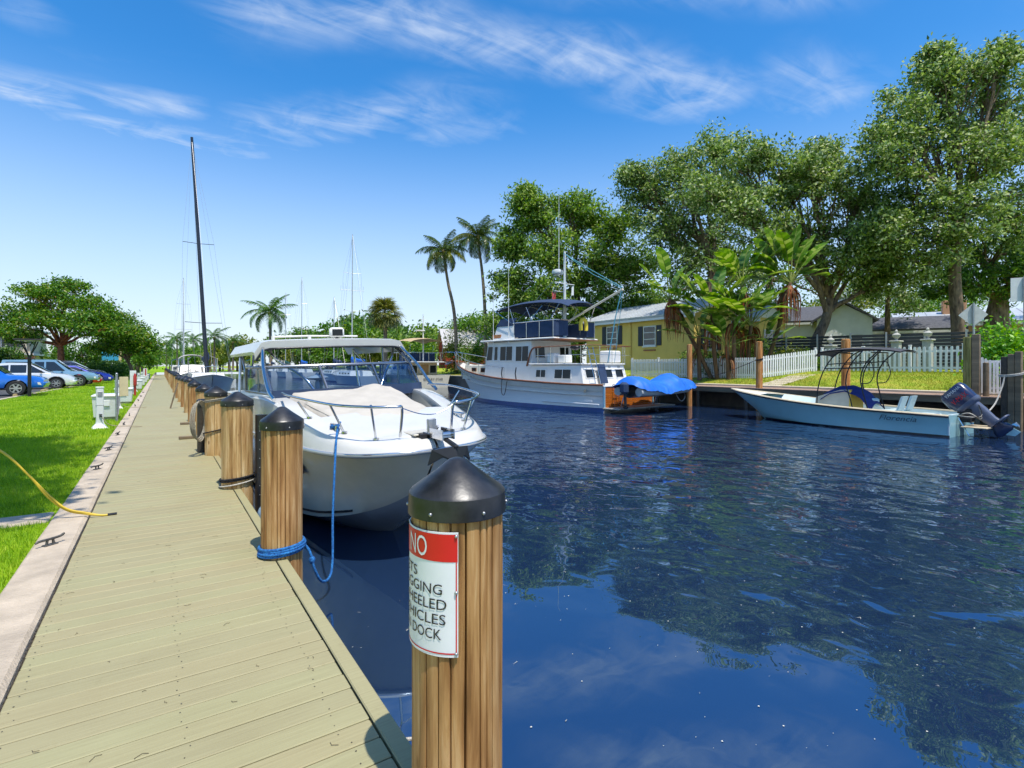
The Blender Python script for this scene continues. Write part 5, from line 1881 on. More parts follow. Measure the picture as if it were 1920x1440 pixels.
orange_wood = piling_wood('post_wood_orange', ['#5a3a1e', '#a8703a', '#c98f55', '#dcb384'])
olive_wood = piling_wood('post_wood_olive', ['#3a3620', '#6e6a3a', '#8f8750', '#a89a62'])
square_post(22.95, 17.70, -2.2, 2.72, .26, orange_wood, 'round tan mooring post in the water behind the blue tarped tender')
square_post(23.35, 14.10, -.5, 2.74, .28, orange_wood, 'tan post on the far dock with a dark line tied round it')
square_post(24.25, 10.75, -.3, 2.74, .33, orange_wood, 'stout tan post behind the folding top of the pale blue boat')
square_post(23.25, 6.30, -2.2, 2.68, .22, olive_wood, 'pair of tall dark and mossy timbers bolted together beside the picket gate', split=2)
square_post(23.35, 5.95, -2.2, 1.72, .16, timber, 'short dark timber post next to the tall bolted pair', split=0)
square_post(22.92, 5.20, -2.2, 2.06, .17, timber, 'cluster of grey timbers with rope, in the water beyond the outboard motor', split=3)
t = thing('mooring_line', 'dark mooring line from the tan post down to the tarped tender', 'rope', (23.35, 14.10, 0))
MB().tube(coil((0, 0), .158, 1.85, 2.2, .1, .03), .018, n=6).build('turns', black_rope, t, smooth=60)
MB().tube(smooth_path([(-.15, .1, 1.85), (-.8, 1.2, 1.3), (-1.5, 2.3, .95), (-2.6, 3.1, .75)], 6), .014, n=6).build('line', black_rope, t, smooth=60)
t = thing('mooring_line', 'pale mooring rope drooping from the grey timber cluster to the outboard', 'rope', (22.92, 5.20, 0))
MB().tube(coil((0, 0), .30, 1.30, 2.0, .08, .06), .022, n=6).build('turns', white_rope, t, smooth=60)
MB().tube(smooth_path([(-.28, .1, 1.30), (-.40, .15, .9), (-.75, .25, .35), (-1.5, .35, .05), (-2.3, .45, .12)], 6), .022, n=6).build('line', white_rope, t, smooth=60)
t = thing('mooring_line', 'pale stern line from the pale blue boat to the tall bolted timbers', 'rope', (23.25, 6.30, 0))
MB().tube(smooth_path([(-.15, -.1, .70), (-.9, -.3, .48), (-1.7, -.5, .45), (-2.4, -.6, .30)], 6), .022, n=6).build('line', white_rope, t, smooth=60)

# ------------------------------------------------------------------ picket fences
picket_mat = pm('picket_white', (.80, .80, .76), .55, var=.05, scale=3, dirt=.12)


def picket_fence(P0, P1, z0, z1, h, label, spacing=.125, pw=.075, posts=2.2, name='picket_fence', mat=None, group=None, swoop=0.0):
    mat = mat or picket_mat
    P0, P1 = Vector(P0), Vector(P1)
    L_ = (P1 - P0).length
    a_ = math.atan2(P1.y - P0.y, P1.x - P0.x)
    t = thing(name, label, 'fence', (P0.x, P0.y, z0), a_, group)
    sl = (z1 - z0) / L_
    pk = MB()
    pk.add([(-pw / 2, 0, .06), (pw / 2, 0, .06), (pw / 2, 0, h - .05), (pw * .25, 0, h - .008), (-pw * .25, 0, h - .008), (-pw / 2, 0, h - .05)] + [(-pw / 2, .02, .06), (pw / 2, .02, .06), (pw / 2, .02, h - .05), (pw * .25, .02, h - .008), (-pw * .25, .02, h - .008), (-pw / 2, .02, h - .05)],
           [(0, 1, 2, 3, 4, 5), (11, 10, 9, 8, 7, 6)] + [(i, 6 + i, 6 + (i + 1) % 6, (i + 1) % 6) for i in range(6)])
    me_ = pk.mesh('picket', mat)
    n_ = int(L_ / spacing)
    for i in range(n_ + 1):
        x = min(L_, i * L_ / n_)
        s_ = 1.0 - swoop * math.sin(math.pi * i / n_)
        inst(me_, 'picket', t, (x, -.035 + random.uniform(-.004, .004), sl * x + random.uniform(-.008, .008)), (0, random.uniform(-.012, .012), 0), (1, 1, s_))
    for zz_ in (.24, h - .22):
        MB().slab([(0, -.01, zz_ - .045), (L_, -.01, zz_ - .045 + sl * L_), (L_, -.01, zz_ + .045 + sl * L_), (0, -.01, zz_ + .045)], -.04).build('rail', mat, t)
    m_ = max(1, round(L_ / posts))
    if posts < 50:
        for i in range(m_ + 1):
            x = i * L_ / m_
            MB().box((x, .055, h / 2 + sl * x + .03), (.10, .10, h + .06), ch=.01).box((x, .055, h + sl * x + .075), (.13, .13, .03), ch=.01).build('fence_post', mat, t)
    return t


picket_fence((26.60, 25.2, 0), (26.75, 16.25, 0), .84, .86, 1.20, 'long white picket fence in front of the yellow house')
picket_fence((26.95, 16.15, 0), (29.45, 14.55, 0), .90, 1.27, 1.22, 'slanting white picket fence beside the stone path, running back from the canal', spacing=.12)
picket_fence((29.55, 14.30, 0), (29.20, 6.2, 0), 1.28, 1.27, 1.22, 'white wide-gap picket fence set back behind the sunny lawn', spacing=.20, pw=.095)
picket_fence((35.5, 17.2, 0), (33.2, 11.3, 0), 1.32, 1.32, 1.15, 'grey weathered picket fence in the shade behind the set-back white fence', spacing=.15, mat=pm('picket_grey', (.33, .32, .29), .7, var=.15))
g_ = picket_fence((23.62, 6.22, 0), (23.98, 5.30, 0), .60, .60, 1.36, 'white picket gate with dipped top, between the dock timbers', spacing=.095, pw=.07, posts=99, name='picket_gate', swoop=.13)
g_['category'] = 'gate'
picket_fence((23.98, 4.9, 0), (23.9, -1.0, 0), .60, .60, 1.25, 'white picket fence beyond the timber cluster, past the gate', spacing=.125)

# stone path across the lawn
path_mat = pm('stone_path', '#b8ab90', .9, var=.14, scale=4, bump=.5)
pth = struct(MB().box((0, 0, 0), (.1, .1, .01)).build('garden_path', path_mat, loc=(25.0, 14.6, .60)))
for i in range(9):
    x = i * .52
    MB().box((x, -.02 * i + .03 * (i % 2), interp([(0, .03), (1.6, .27), (3.0, .49), (4.5, .70)], x)), (.48, 1.1, .06), rot=Matrix.Rotation(-.13, 3, 'Y'), ch=.02).build('paving_slab', path_mat, pth)

# urns on pillars behind the set-back fence
for (x, y, lab) in ((31.4, 10.2, 'pale garden pillar with urn finial behind the set-back fence, nearer the big oak trunk'), (32.0, 11.75, 'pale garden pillar with urn finial behind the set-back fence, nearer the path'), (30.3, 14.2, 'small white finial pillar at the corner of the slanting fence')):
    t = thing('urn_pillar', lab, 'pillar', (x, y, 1.29))
    st_ = pm('pillar_stone', '#a9a79c', .8, var=.12)
    h = 1.55 if x > 31 else 1.35
    MB().box((0, 0, h / 2), (.36, .36, h), ch=.02).build('shaft', st_, t)
    MB().box((0, 0, h + .04), (.50, .50, .08), ch=.02).build('capital', st_, t)
    MB().lathe([(.09, h + .08), (.06, h + .16), (.17, h + .28), (.19, h + .38), (.10, h + .46), (.05, h + .50), (.08, h + .56), (.02, h + .66)], n=16).build('urn', st_, t, smooth=50)

# black slatted fence
bf = pm('black_slats', (.018, .020, .026), .55, var=.2, scale=3)
A_, B_ = Vector((33.9, 20.6, 0)), Vector((38.2, 5.0, 0))
L_ = (B_ - A_).length
t = thing('slat_fence', 'black horizontal slat fence with pale posts behind the gardens', 'fence', (A_.x, A_.y, 1.30), math.atan2(B_.y - A_.y, B_.x - A_.x))
nb = 9
bay = L_ / nb
me_ = MB().box((0, 0, 0), (bay - .10, .03, .155), ch=.006).mesh('slat', bf)
for k_ in range(nb):
    for j in range(11):
        inst(me_, 'slat', t, ((k_ + .5) * bay, random.uniform(-.006, .006), .20 + j * .19))
mp_ = MB().box((0, 0, 1.15), (.09, .09, 2.3), ch=.008).mesh('post', pm('fence_post_grey', (.30, .31, .33), .5))
for k_ in range(nb + 1):
    inst(mp_, 'post', t, (k_ * bay, -.02, 0))

# ------------------------------------------------------------------ houses
def house_wall_mat(name, c):
    return pm(name, c, .85, var=.06, scale=1.2, bump=.25, bscale=25, dirt=.08)


yel = house_wall_mat('stucco_yellow', (.70, .50, .13))
roof_metal = pm('roof_metal', (.50, .52, .52), .42, metal=.15, var=.10, scale=.8, dirt=.15)
roof_dark = pm('roof_shingle_dark', (.085, .085, .095), .85, var=.25, scale=6, bump=.5)
shutter_m = pm('shutter_dark', (.015, .022, .030), .5, var=.2)
trim_w = pm('house_trim', (.70, .69, .64), .6, var=.05)
dark_pane = pm('house_window', (.03, .04, .045), .08, var=.4, scale=1.0, coat=.5)


def gable_block(par, x0, x1, y0, y1, z0, eave, ridge, wall, roofm, axis='y', over=.35, seams=0):
    """box with a pitched roof; ridge runs along axis"""
    b = MB()
    xm, ym = (x0 + x1) / 2, (y0 + y1) / 2
    v = [(x0, y0, z0), (x1, y0, z0), (x1, y1, z0), (x0, y1, z0), (x0, y0, eave), (x1, y0, eave), (x1, y1, eave), (x0, y1, eave)]
    f = [(0, 1, 5, 4), (1, 2, 6, 5), (2, 3, 7, 6), (3, 0, 4, 7)]
    if axis == 'y':
        v += [(xm, y0, ridge - .1), (xm, y1, ridge - .1)]
        f[0] = (0, 1, 5, 8, 4)
        f[2] = (2, 3, 7, 9, 6)
    else:
        v += [(x0, ym, ridge - .1), (x1, ym, ridge - .1)]
        f[1] = (1, 2, 6, 9, 5)
        f[3] = (3, 0, 4, 8, 7)
    b.add(v, f)
    b.build('wall', wall, par)
    o_ = over
    if axis == 'y':
        s_ = (ridge - eave) / (xm - x0)
        halves = [[(x0 - o_, y0 - o_, eave - s_ * o_), (xm, y0 - o_, ridge), (xm, y1 + o_, ridge), (x0 - o_, y1 + o_, eave - s_ * o_)], [(xm, y0 - o_, ridge), (x1 + o_, y0 - o_, eave - s_ * o_), (x1 + o_, y1 + o_, eave - s_ * o_), (xm, y1 + o_, ridge)]]
    else:
        s_ = (ridge - eave) / (ym - y0)
        halves = [[(x1 + o_, y0 - o_, eave - s_ * o_), (x1 + o_, ym, ridge), (x0 - o_, ym, ridge), (x0 - o_, y0 - o_, eave - s_ * o_)], [(x1 + o_, ym, ridge), (x1 + o_, y1 + o_, eave - s_ * o_), (x0 - o_, y1 + o_, eave - s_ * o_), (x0 - o_, ym, ridge)]]
    for h in halves:
        r_ = MB().slab(h, .14).build('roof', roofm, par)
        p = [Vector(q) for q in h]
        up = (p[1] - p[0]).cross(p[3] - p[0]).normalized() * .16
        if seams:
            lng = (p[3] - p[0]) if axis == 'y' else (p[3] - p[0])
            for k_ in range(seams + 1):
                t_ = k_ / seams
                a2 = p[0] + (p[3] - p[0]) * t_ + up
                b2 = p[1] + (p[2] - p[1]) * t_ + up
                MB().cyl(a2, b2, .025, n=5).build('roof_seam', roofm, r_)
        MB().slab([p[0] - Vector((0, 0, .02)), p[3] - Vector((0, 0, .02)), p[3] - Vector((0, 0, .20)), p[0] - Vector((0, 0, .20))], .03).build('fascia', trim_w, r_)


def house_window(par, P, name='window', shutters=None, bars=1, sill=True):
    w_ = wall_pane(par, P, name, trim_w, dark_pane, .07, .05, 0)
    p = [Vector(q) for q in P]
    nn = (p[1] - p[0]).cross(p[3] - p[0]).normalized()
    ex = (p[1] - p[0]).normalized()
    for k_ in range(bars):
        z_ = lerp(p[0].z, p[3].z, (k_ + 1) / (bars + 1))
        A2, B2 = Vector((p[0].x, p[0].y, z_)) + nn * .04, Vector((p[1].x, p[1].y, z_)) + nn * .04
        MB().slab([A2 - Vector((0, 0, .025)), B2 - Vector((0, 0, .025)), B2 + Vector((0, 0, .025)), A2 + Vector((0, 0, .025))], .012).build('bar', trim_w, w_)
    if sill:
        MB().slab([p[0] - ex * .06 - Vector((0, 0, .10)), p[1] + ex * .06 - Vector((0, 0, .10)), p[1] + ex * .06, p[0] - ex * .06], .10).build('sill', trim_w, w_)
    if shutters:
        for e in shutters:
            q0 = p[0] - ex * (.08 + shutters[0] * 0 + .42) if e < 0 else p[1] + ex * .08
            MB().slab([q0, q0 + ex * .42, q0 + ex * .42 + Vector((0, 0, p[3].z - p[0].z)), q0 + Vector((0, 0, p[3].z - p[0].z))], .05).build('shutter', shutter_m, par)
    return w_


yh = thing('yellow_house', 'yellow single-storey house with pale metal roof and dark shutters', 'house', (29.5, 22.4, 1.0))
gable_block(yh, 0, 9.0, 0, 10.6, 0, 4.15, 5.55, yel, roof_metal, 'y', seams=22)
gable_block(yh, 4.4, 7.7, -1.9, .3, 0, 3.95, 4.85, yel, roof_metal, 'y', over=.25, seams=4)
for (y0, y1, z0, z1) in ((3.22, 4.37, 2.05, 3.49), (7.02, 8.19, 2.25, 3.70)):
    house_window(yh, [(-.004, y1, z0), (-.004, y0, z0), (-.004, y0, z1), (-.004, y1, z1)], shutters=(-1, 1), bars=2)
    MB().box((-.03, (y0 + y1) / 2, z0 - .32), (.06, 1.1, .10)).build('brick_band', pm('brick_band', (.30, .12, .06), .8), yh)
MB().cyl((-.08, 5.6, 0), (-.08, 5.6, 4.1), .05, n=8).build('downspout', yel, yh)
house_window(yh, [(5.0, -1.905, 1.0), (6.2, -1.905, 1.0), (6.2, -1.905, 3.1), (5.0, -1.905, 3.1)], bars=1)
house_window(yh, [(6.35, -1.905, 1.0), (7.3, -1.905, 1.0), (7.3, -1.905, 3.1), (6.35, -1.905, 3.1)], bars=1)
house_window(yh, [(1.2, -.005, 1.7), (2.4, -.005, 1.7), (2.4, -.005, 3.1), (1.2, -.005, 3.1)], shutters=(-1, 1))
MB().slab([(4.4, -1.93, 3.9), (7.7, -1.93, 3.9), (6.05, -1.93, 4.72)], .03).build('gable_panel', trim_w, yh)

gh = thing('grey_house', 'pale grey house with dark shingle roof and white chimney', 'house', (46.0, 22.6, 1.0), R(-62))
gw = house_wall_mat('stucco_grey', (.60, .61, .63))
gable_block(gh, -6.5, .2, 0, 9, 0, 4.4, 5.9, gw, roof_dark, 'x')
gable_block(gh, -.1, 3.6, -2.2, 6, 0, 4.3, 5.55, house_wall_mat('stucco_white', (.78, .78, .76)), roof_dark, 'y')
gable_block(gh, 3.55, 9.5, .4, 7, 0, 3.5, 4.6, gw, roof_dark, 'x')
house_window(gh, [(2.2, -2.205, 2.0), (3.0, -2.205, 2.0), (3.0, -2.205, 3.1), (2.2, -2.205, 3.1)])
house_window(gh, [(5.5, .395, 1.9), (7.2, .395, 1.9), (7.2, .395, 2.9), (5.5, .395, 2.9)], bars=0)
MB().box((2.2, 3.4, 5.5), (1.0, .9, 2.2), ch=.03).box((2.2, 3.4, 6.65), (1.15, 1.05, .12)).build('chimney', MATS['stucco_white'], gh)

ph = thing('peach_house', 'peach house with low pale roof beyond the black fence', 'house', (53.5, 16.6, 1.0), R(-66))
gable_block(ph, -2.6, 6.5, 0, 9, 0, 4.1, 5.3, house_wall_mat('stucco_peach', (.56, .30, .17)), roof_metal, 'x', seams=8)
MB().box((1.4, 3.5, 5.6), (1.6, .8, 1.3), ch=.03).build('chimney', MATS['stucco_peach'], ph)
house_window(ph, [(2.6, -.005, 2.0), (3.8, -.005, 2.0), (3.8, -.005, 3.2), (2.6, -.005, 3.2)])
rh = thing('red_house', 'red-walled house with pale grey roof behind the coconut palms', 'house', (34.0, 58.0, 1.0), R(-20))
gable_block(rh, -4.5, 6.0, 0, 8, 0, 3.2, 5.4, house_wall_mat('wall_red', (.42, .035, .02)), pm('roof_pale', (.46, .44, .42), .8, var=.12), 'x')
house_window(rh, [(-2.5, -.005, 1.4), (-1.2, -.005, 1.4), (-1.2, -.005, 2.6), (-2.5, -.005, 2.6)])

# road signs seen from behind
sg_back = pm('sign_back', (.56, .56, .54), .5, metal=.3, var=.08)
t = thing('diamond_sign', 'back of a diamond road sign on a galvanised pole beside the big trunk', 'sign', (29.95, 8.05, 1.28), R(-58))
MB().cyl((0, 0, 0), (0, 0, 3.1), .045, n=10).build('pole', galvanised, t)
MB().add([(0, .06, 2.05), (.52, .06, 2.58), (0, .06, 3.10), (-.52, .06, 2.58)] + [(0, .075, 2.05), (.52, .075, 2.58), (0, .075, 3.10), (-.52, .075, 2.58)], [(0, 1, 2, 3), (7, 6, 5, 4)] + [(i, 4 + i, 4 + (i + 1) % 4, (i + 1) % 4) for i in range(4)]).build('panel', sg_back, t)
t = thing('square_sign', 'back of a square road sign on a pole over the bright shrub', 'sign', (28.8, 6.15, 1.25), R(-62))
MB().cyl((0, .0, 0), (0, .0, 3.95), .045, n=10).build('pole', galvanised, t)
MB().box((0, .06, 3.42), (.82, .012, .95), ch=.004).build('panel', pm('sign_back_pale', (.70, .70, .66), .5, var=.05), t)

# ------------------------------------------------------------------ vegetation
FV = Vector((.5557, .8314, 0))
RV = Vector((.8314, -.5557, 0))


def spot(side_px, up_px, d):
    """world point from bearings read off the survey sketch: sideways and vertical bearing at a distance d"""
    r_ = (side_px - 960) / 989 * d
    return FV * d + RV * r_ + Vector((0, 0, 1.6 - (up_px - 686) / 989 * d))


def leaf_cloud(centres, spreads, counts, ll, lw, up=0.35, fold=True):
    """leaf-sized quads scattered round cluster centres"""
    n_ = int(sum(counts))
    C = np.repeat(np.array(centres), counts, axis=0)
    S = np.repeat(np.array(spreads), counts, axis=0)
    P = C + rng.normal(0, 1, (n_, 3)) * S
    out = P - C
    ln_ = np.linalg.norm(out, axis=1, keepdims=True) + 1e-6
    A = rng.normal(0, 1, (n_, 3)) + .7 * out / ln_
    A[:, 2] -= .15
    A /= np.linalg.norm(A, axis=1, keepdims=True)
    Nn = rng.normal(0, 1, (n_, 3))
    Nn[:, 2] += up * 3
    B = np.cross(A, Nn)
    B /= np.linalg.norm(B, axis=1, keepdims=True) + 1e-9
    Ls = ll * rng.uniform(.45, 1.5, (n_, 1))
    Ws = lw * rng.uniform(.65, 1.35, (n_, 1))
    q = np.stack([P - A * Ls * .5, P + B * Ws * .5 + A * Ls * .08, P + A * Ls * .5, P - B * Ws * .5 + A * Ls * .08], axis=1)
    V_ = q.reshape(-1, 3)
    F_ = np.arange(n_ * 4).reshape(-1, 4)
    return V_, F_


def blob_clusters(c_, rad, n_, shell=.55):
    """cluster centres inside an ellipsoid, most of them towards its skin"""
    o = []
    while len(o) < n_:
        v = rng.normal(0, 1, 3)
        v /= np.linalg.norm(v)
        r_ = shell + (1 - shell) * rng.random()
        if rng.random() < .10:
            r_ *= 1.22
        if rng.random() < .22:
            r_ = rng.random() * shell
        o.append(np.array(c_) + v * r_ * np.array(rad))
    return o


bark_oak = pm('bark_oak', '#5b4a3c', .9, var=.35, scale=7, stretch=(1, 1, .25), bump=.9, bscale=30, c2='#8a7660')
bark_red = pm('bark_copper', '#7d4426', .6, var=.25, scale=4, bump=.5, c2='#a8683f')
bark_palm = pm('bark_palm', '#6f5f4c', .9, var=.25, scale=4, stretch=(.4, .4, 6), bump=.9, bscale=6, c2='#97866d')
leaf_oak = leaf_mat('leaf_oak', [(0, '#3a5222'), (.3, '#5c7a36'), (.65, '#83a052'), (.88, '#adbf80'), (1, '#d0d4b0')], .46)
leaf_oak2 = leaf_mat('leaf_oak_light', [(0, '#365416'), (.35, '#557a28'), (.7, '#7fa540'), (1, '#b4c678')], .46)
leaf_bright = leaf_mat('leaf_bright', [(0, '#2c5410'), (.4, '#47781a'), (.75, '#659626'), (1, '#93aa3a')], .38)
leaf_lime = leaf_mat('leaf_lime', [(0, '#47831a'), (.5, '#67a626'), (1, '#93c23c')], .4)
leaf_dark = leaf_mat('leaf_dark', [(0, '#284616'), (.5, '#48722a'), (1, '#7ea04a')], .42)
leaf_red = leaf_mat('leaf_cordyline', [(0, '#4a1a1c'), (.5, '#7d2f2c'), (1, '#a8604a')], .3)
leaf_yg = leaf_mat('leaf_yellow_green', [(0, '#4a5f1a'), (.5, '#788a2c'), (1, '#a8a850')], .35)


def limb(b, a, e, r0, r1, wob=.25, n_=5):
    a, e = Vector(a), Vector(e)
    L_ = (e - a).length
    pts = []
    for i in range(n_ + 1):
        t = i / n_
        p = a.lerp(e, t) + Vector((0, 0, 1)) * math.sin(math.pi * t) * L_ * .08
        if 0 < i < n_:
            p += Vector((random.uniform(-1, 1), random.uniform(-1, 1), random.uniform(-1, 1))) * wob * L_ * .16
        pts.append(p)
    b.tube(pts, [lerp(r0, r1, i / n_) for i in range(n_ + 1)], n=7)
    return pts


def broad_tree(name, label, base, trunk, tr_r, blobs, leafm, bark, ncl=26, per=70, ll=.22, lw=.10, spread=.42, group=None, up=.35, cat='tree', forks=None):
    """base: world point; trunk: world points from the ground up; blobs: (centre, radii)"""
    base = Vector(base)
    t = thing(name, label, cat, base, 0, group)
    b = MB()
    tp = [Vector(p) - base for p in trunk]
    path = smooth_path(tp, 4)
    m_ = len(path)
    rs = [lerp(tr_r, tr_r * .55, i / (m_ - 1)) * (1.35 if i == 0 else 1) for i in range(m_)]
    b.tube(path, rs, n=12)
    b.build('trunk', bark, t, smooth=60)
    lb = MB()
    cs, sp_, ct = [], [], []
    for k_, (c_, rad) in enumerate(blobs):
        rad = tuple(q * random.uniform(.88, 1.12) for q in rad)
        c_ = Vector(c_) - base
        cl = blob_clusters(c_, rad, ncl)
        start = path[-1] if k_ % 3 != 1 else path[int(m_ * .72)]
        mid = c_ - Vector((0, 0, rad[2] * .45))
        pts = limb(lb, start, mid, tr_r * .42, tr_r * .16)
        for q in cl[::3]:
            limb(lb, random.choice(pts[2:]), Vector(q), tr_r * .13, tr_r * .035, n_=4)
        for q in cl:
            cs.append(q)
            s_ = spread * random.uniform(.7, 1.35)
            sp_.append((s_, s_, s_ * .62))
            ct.append(int(per * random.uniform(.6, 1.4)))
    lb.build('limbs', bark, t, smooth=60)
    V_, F_ = leaf_cloud(cs, sp_, ct, ll, lw, up)
    np_mesh('crown', V_, F_, leafm, t)
    return t


def tree_at(label, bx, by, d, gz_, trunk, tr_r, blobs, leafm, bark, **kw):
    p0 = spot(bx, by, d)
    p0.z = gz_
    tk = [p0] + [spot(x, y, d + o_) for x, y, o_ in trunk]
    bl = [(spot(x, y, d + o_), (rx * d / 989, rx * d / 989 * .9, ry * d / 989)) for x, y, rx, ry, o_ in blobs]
    return broad_tree(kw.pop('name', 'oak_tree'), label, p0, tk, tr_r, bl, leafm, bark, **kw)


# the oaks along the right bank
tree_at('oak tree with leaning forked trunk between the yellow and grey houses', 1535, 660, 35, 1.3, [(1530, 645, 0), (1548, 600, 0), (1556, 560, .3)], .42,
        [(1470, 330, 75, 60, 0), (1400, 300, 60, 50, 1), (1530, 340, 75, 65, -1), (1600, 380, 70, 70, 0), (1420, 410, 75, 55, -1), (1500, 440, 80, 50, 1), (1590, 470, 75, 55, -1), (1650, 440, 60, 70, 1), (1530, 300, 50, 36, 1), (1340, 365, 55, 45, 0), (1650, 520, 60, 45, 0)],
        leaf_oak, bark_oak, ncl=62, per=64, ll=.25, lw=.13, spread=.32)
tree_at('tallest oak with a straight pale trunk beside the diamond road sign', 1797, 655, 32, 1.3, [(1797, 620, 0), (1790, 520, 0), (1795, 430, 0), (1800, 380, 0)], .40,
        [(1780, 150, 80, 55, 0), (1700, 215, 75, 55, 0), (1860, 180, 80, 60, 1), (1670, 290, 65, 60, -1), (1760, 270, 80, 65, 1), (1850, 290, 85, 70, -1), (1930, 250, 80, 90, 0), (1710, 370, 75, 60, 1), (1800, 400, 80, 60, -1.5), (1900, 400, 80, 70, 1), (1660, 440, 60, 50, 0), (1740, 480, 75, 50, 0), (1760, 120, 45, 34, 0), (1870, 120, 50, 32, 0)],
        leaf_oak, bark_oak, ncl=64, per=66, ll=.24, lw=.12, spread=.32)
tree_at('massive oak with thick dark forked trunk behind the bright green shrub', 1868, 640, 36, 1.32, [(1868, 610, 0), (1872, 575, 0), (1872, 555, 0)], .80,
        [(1850, 470, 85, 55, 0), (1940, 460, 90, 60, 1), (1800, 530, 60, 40, -1), (1910, 530, 70, 36, -1), (1990, 400, 90, 90, 2), (2040, 500, 80, 60, 0)],
        leaf_dark, bark_oak, ncl=56, per=62, ll=.26, lw=.13, spread=.34)
tree_at('oak tree spreading over the far end of the yellow house', 1330, 640, 44, 1.3, [(1325, 580, 0), (1335, 510, 0), (1320, 450, 0)], .45,
        [(1260, 320, 60, 45, 0), (1340, 290, 55, 40, 0), (1205, 370, 45, 40, 1), (1300, 370, 70, 50, -1), (1240, 430, 60, 45, 0), (1330, 450, 65, 45, 1), (1385, 380, 50, 50, 1), (1190, 330, 30, 24, 0), (1380, 500, 60, 45, 1), (1290, 500, 60, 40, 0)],
        leaf_oak, bark_oak, ncl=56, per=62, ll=.28, lw=.145, spread=.38)
tree_at('broad dark tree standing behind the trawler mast and bimini', 1080, 660, 50, 1.3, [(1085, 600, 0), (1080, 540, 0)], .50,
        [(1000, 400, 45, 36, 0), (1080, 400, 55, 42, 0), (1150, 430, 50, 40, 0), (960, 460, 36, 36, 0), (1040, 470, 60, 50, -1.5), (1120, 500, 60, 50, -1), (1190, 500, 45, 50, 0), (960, 540, 50, 45, 0), (1040, 560, 60, 50, -2), (1130, 580, 60, 45, -1), (1200, 580, 45, 40, 1), (950, 610, 40, 35, 0), (1060, 620, 60, 30, -1), (985, 375, 30, 25, 0)],
        leaf_oak2, bark_oak, ncl=58, per=84, ll=.31, lw=.16, spread=.44, name='broadleaf_tree')
tree_at('shady tree in the gap behind the yellow house roof', 1440, 640, 56, 1.3, [(1440, 560, 0), (1445, 500, 0)], .4,
        [(1420, 520, 60, 40, 0), (1490, 500, 60, 45, 1), (1380, 560, 45, 35, 0), (1460, 570, 60, 40, -1), (1540, 540, 45, 40, 0), (1230, 560, 50, 40, 4), (1290, 570, 60, 36, 3)],
        leaf_dark, bark_oak, ncl=22, per=50, ll=.32, lw=.16, spread=.6, name='broadleaf_tree')
tree_at('slim pale-trunked tree in front of the grey house side', 1664, 640, 42, 1.3, [(1664, 600, 0), (1664, 540, 0)], .24,
        [(1640, 500, 50, 36, 0), (1690, 520, 50, 40, 0), (1610, 540, 36, 30, 0), (1700, 565, 36, 28, 0)], leaf_oak, bark_oak, ncl=20, per=46, ll=.26, lw=.13, spread=.45, name='slender_tree')
# low garden trees beyond the houses
for (x, y, d, rx, ry, lm, lab) in ((1590, 560, 70, 60, 22, leaf_yg, 'yellow-green garden tree beyond the grey house roof'), (1720, 570, 66, 70, 26, leaf_bright, 'bright green garden tree above the peach house roof'),
                                   (1350, 600, 60, 60, 30, leaf_dark, 'dark garden tree behind the yellow house roof ridge'), (890, 605, 70, 36, 16, leaf_bright, 'bright green tree behind the red house roof'), (1780, 555, 75, 60, 30, leaf_bright, 'light green tree far behind the diamond sign')):
    tree_at(lab, x, 650, d, 1.4, [(x, y + ry, 0)], .2, [(x, y, rx, ry, 0), (x - rx * .7, y + ry * .4, rx * .6, ry * .8, 1), (x + rx * .7, y + ry * .3, rx * .6, ry * .8, -1)], lm, bark_oak, ncl=22, per=46, ll=.36, lw=.18, spread=.6, name='garden_tree')


# ------------------------------------------------------------------ palms
def frond_mesh(L_, droop, nl, ll, lw, mat, seed, stiff=.5):
    r_ = random.Random(seed)
    pts = []
    for i in range(13):
        t = i / 12
        a_ = lerp(.95, .95 - droop, t)
        if i == 0:
            pts.append(Vector((0, 0, 0)))
        else:
            pts.append(pts[-1] + Vector((math.cos(a_), 0, math.sin(a_))) * L_ / 12)
    b = MB()
    b.tube(pts, [lerp(.045, .008, i / 12) for i in range(13)], n=4)
    for k_ in range(nl):
        t = lerp(.14, .99, k_ / (nl - 1))
        i = min(11, int(t * 12))
        p = pts[i].lerp(pts[i + 1], t * 12 - i)
        d_ = (pts[i + 1] - pts[i]).normalized()
        l_ = ll * math.sin(math.pi * (.18 + .75 * t)) * r_.uniform(.85, 1.1)
        for sy in (-1, 1):
            dr = r_.uniform(.25, .9) * (1 - stiff)
            q = (Vector((0, sy, 0)) * .85 + d_ * .55 + Vector((0, 0, .15 - dr))).normalized()
            m1 = p + q * l_ * .5
            e = p + q * l_ + Vector((0, 0, -l_ * (.25 + dr * .5)))
            w_ = d_ * lw
            b.add([p - w_ * .5, p + w_ * .5, m1 + w_ * .6, m1 - w_ * .6, e], [(0, 1, 2, 3), (3, 2, 4)])
    return b.mesh('frond', mat)


palm_leaf = leaf_mat('palm_leaf', [(0, '#2a3e14'), (.5, '#41591f'), (1, '#6a7c34')], .3, .35)
palm_leaf_y = leaf_mat('palm_leaf_yellow', [(0, '#5f7020'), (.6, '#8c9430'), (1, '#a89a44')], .35, .4)
FRONDS = [frond_mesh(2.9, d_, 40, .75, .05, palm_leaf, i, .3) for i, d_ in enumerate((1.1, 1.7, 2.2, 2.6))]
FROND_Y = frond_mesh(2.8, 1.9, 40, .72, .05, palm_leaf_y, 9, .3)


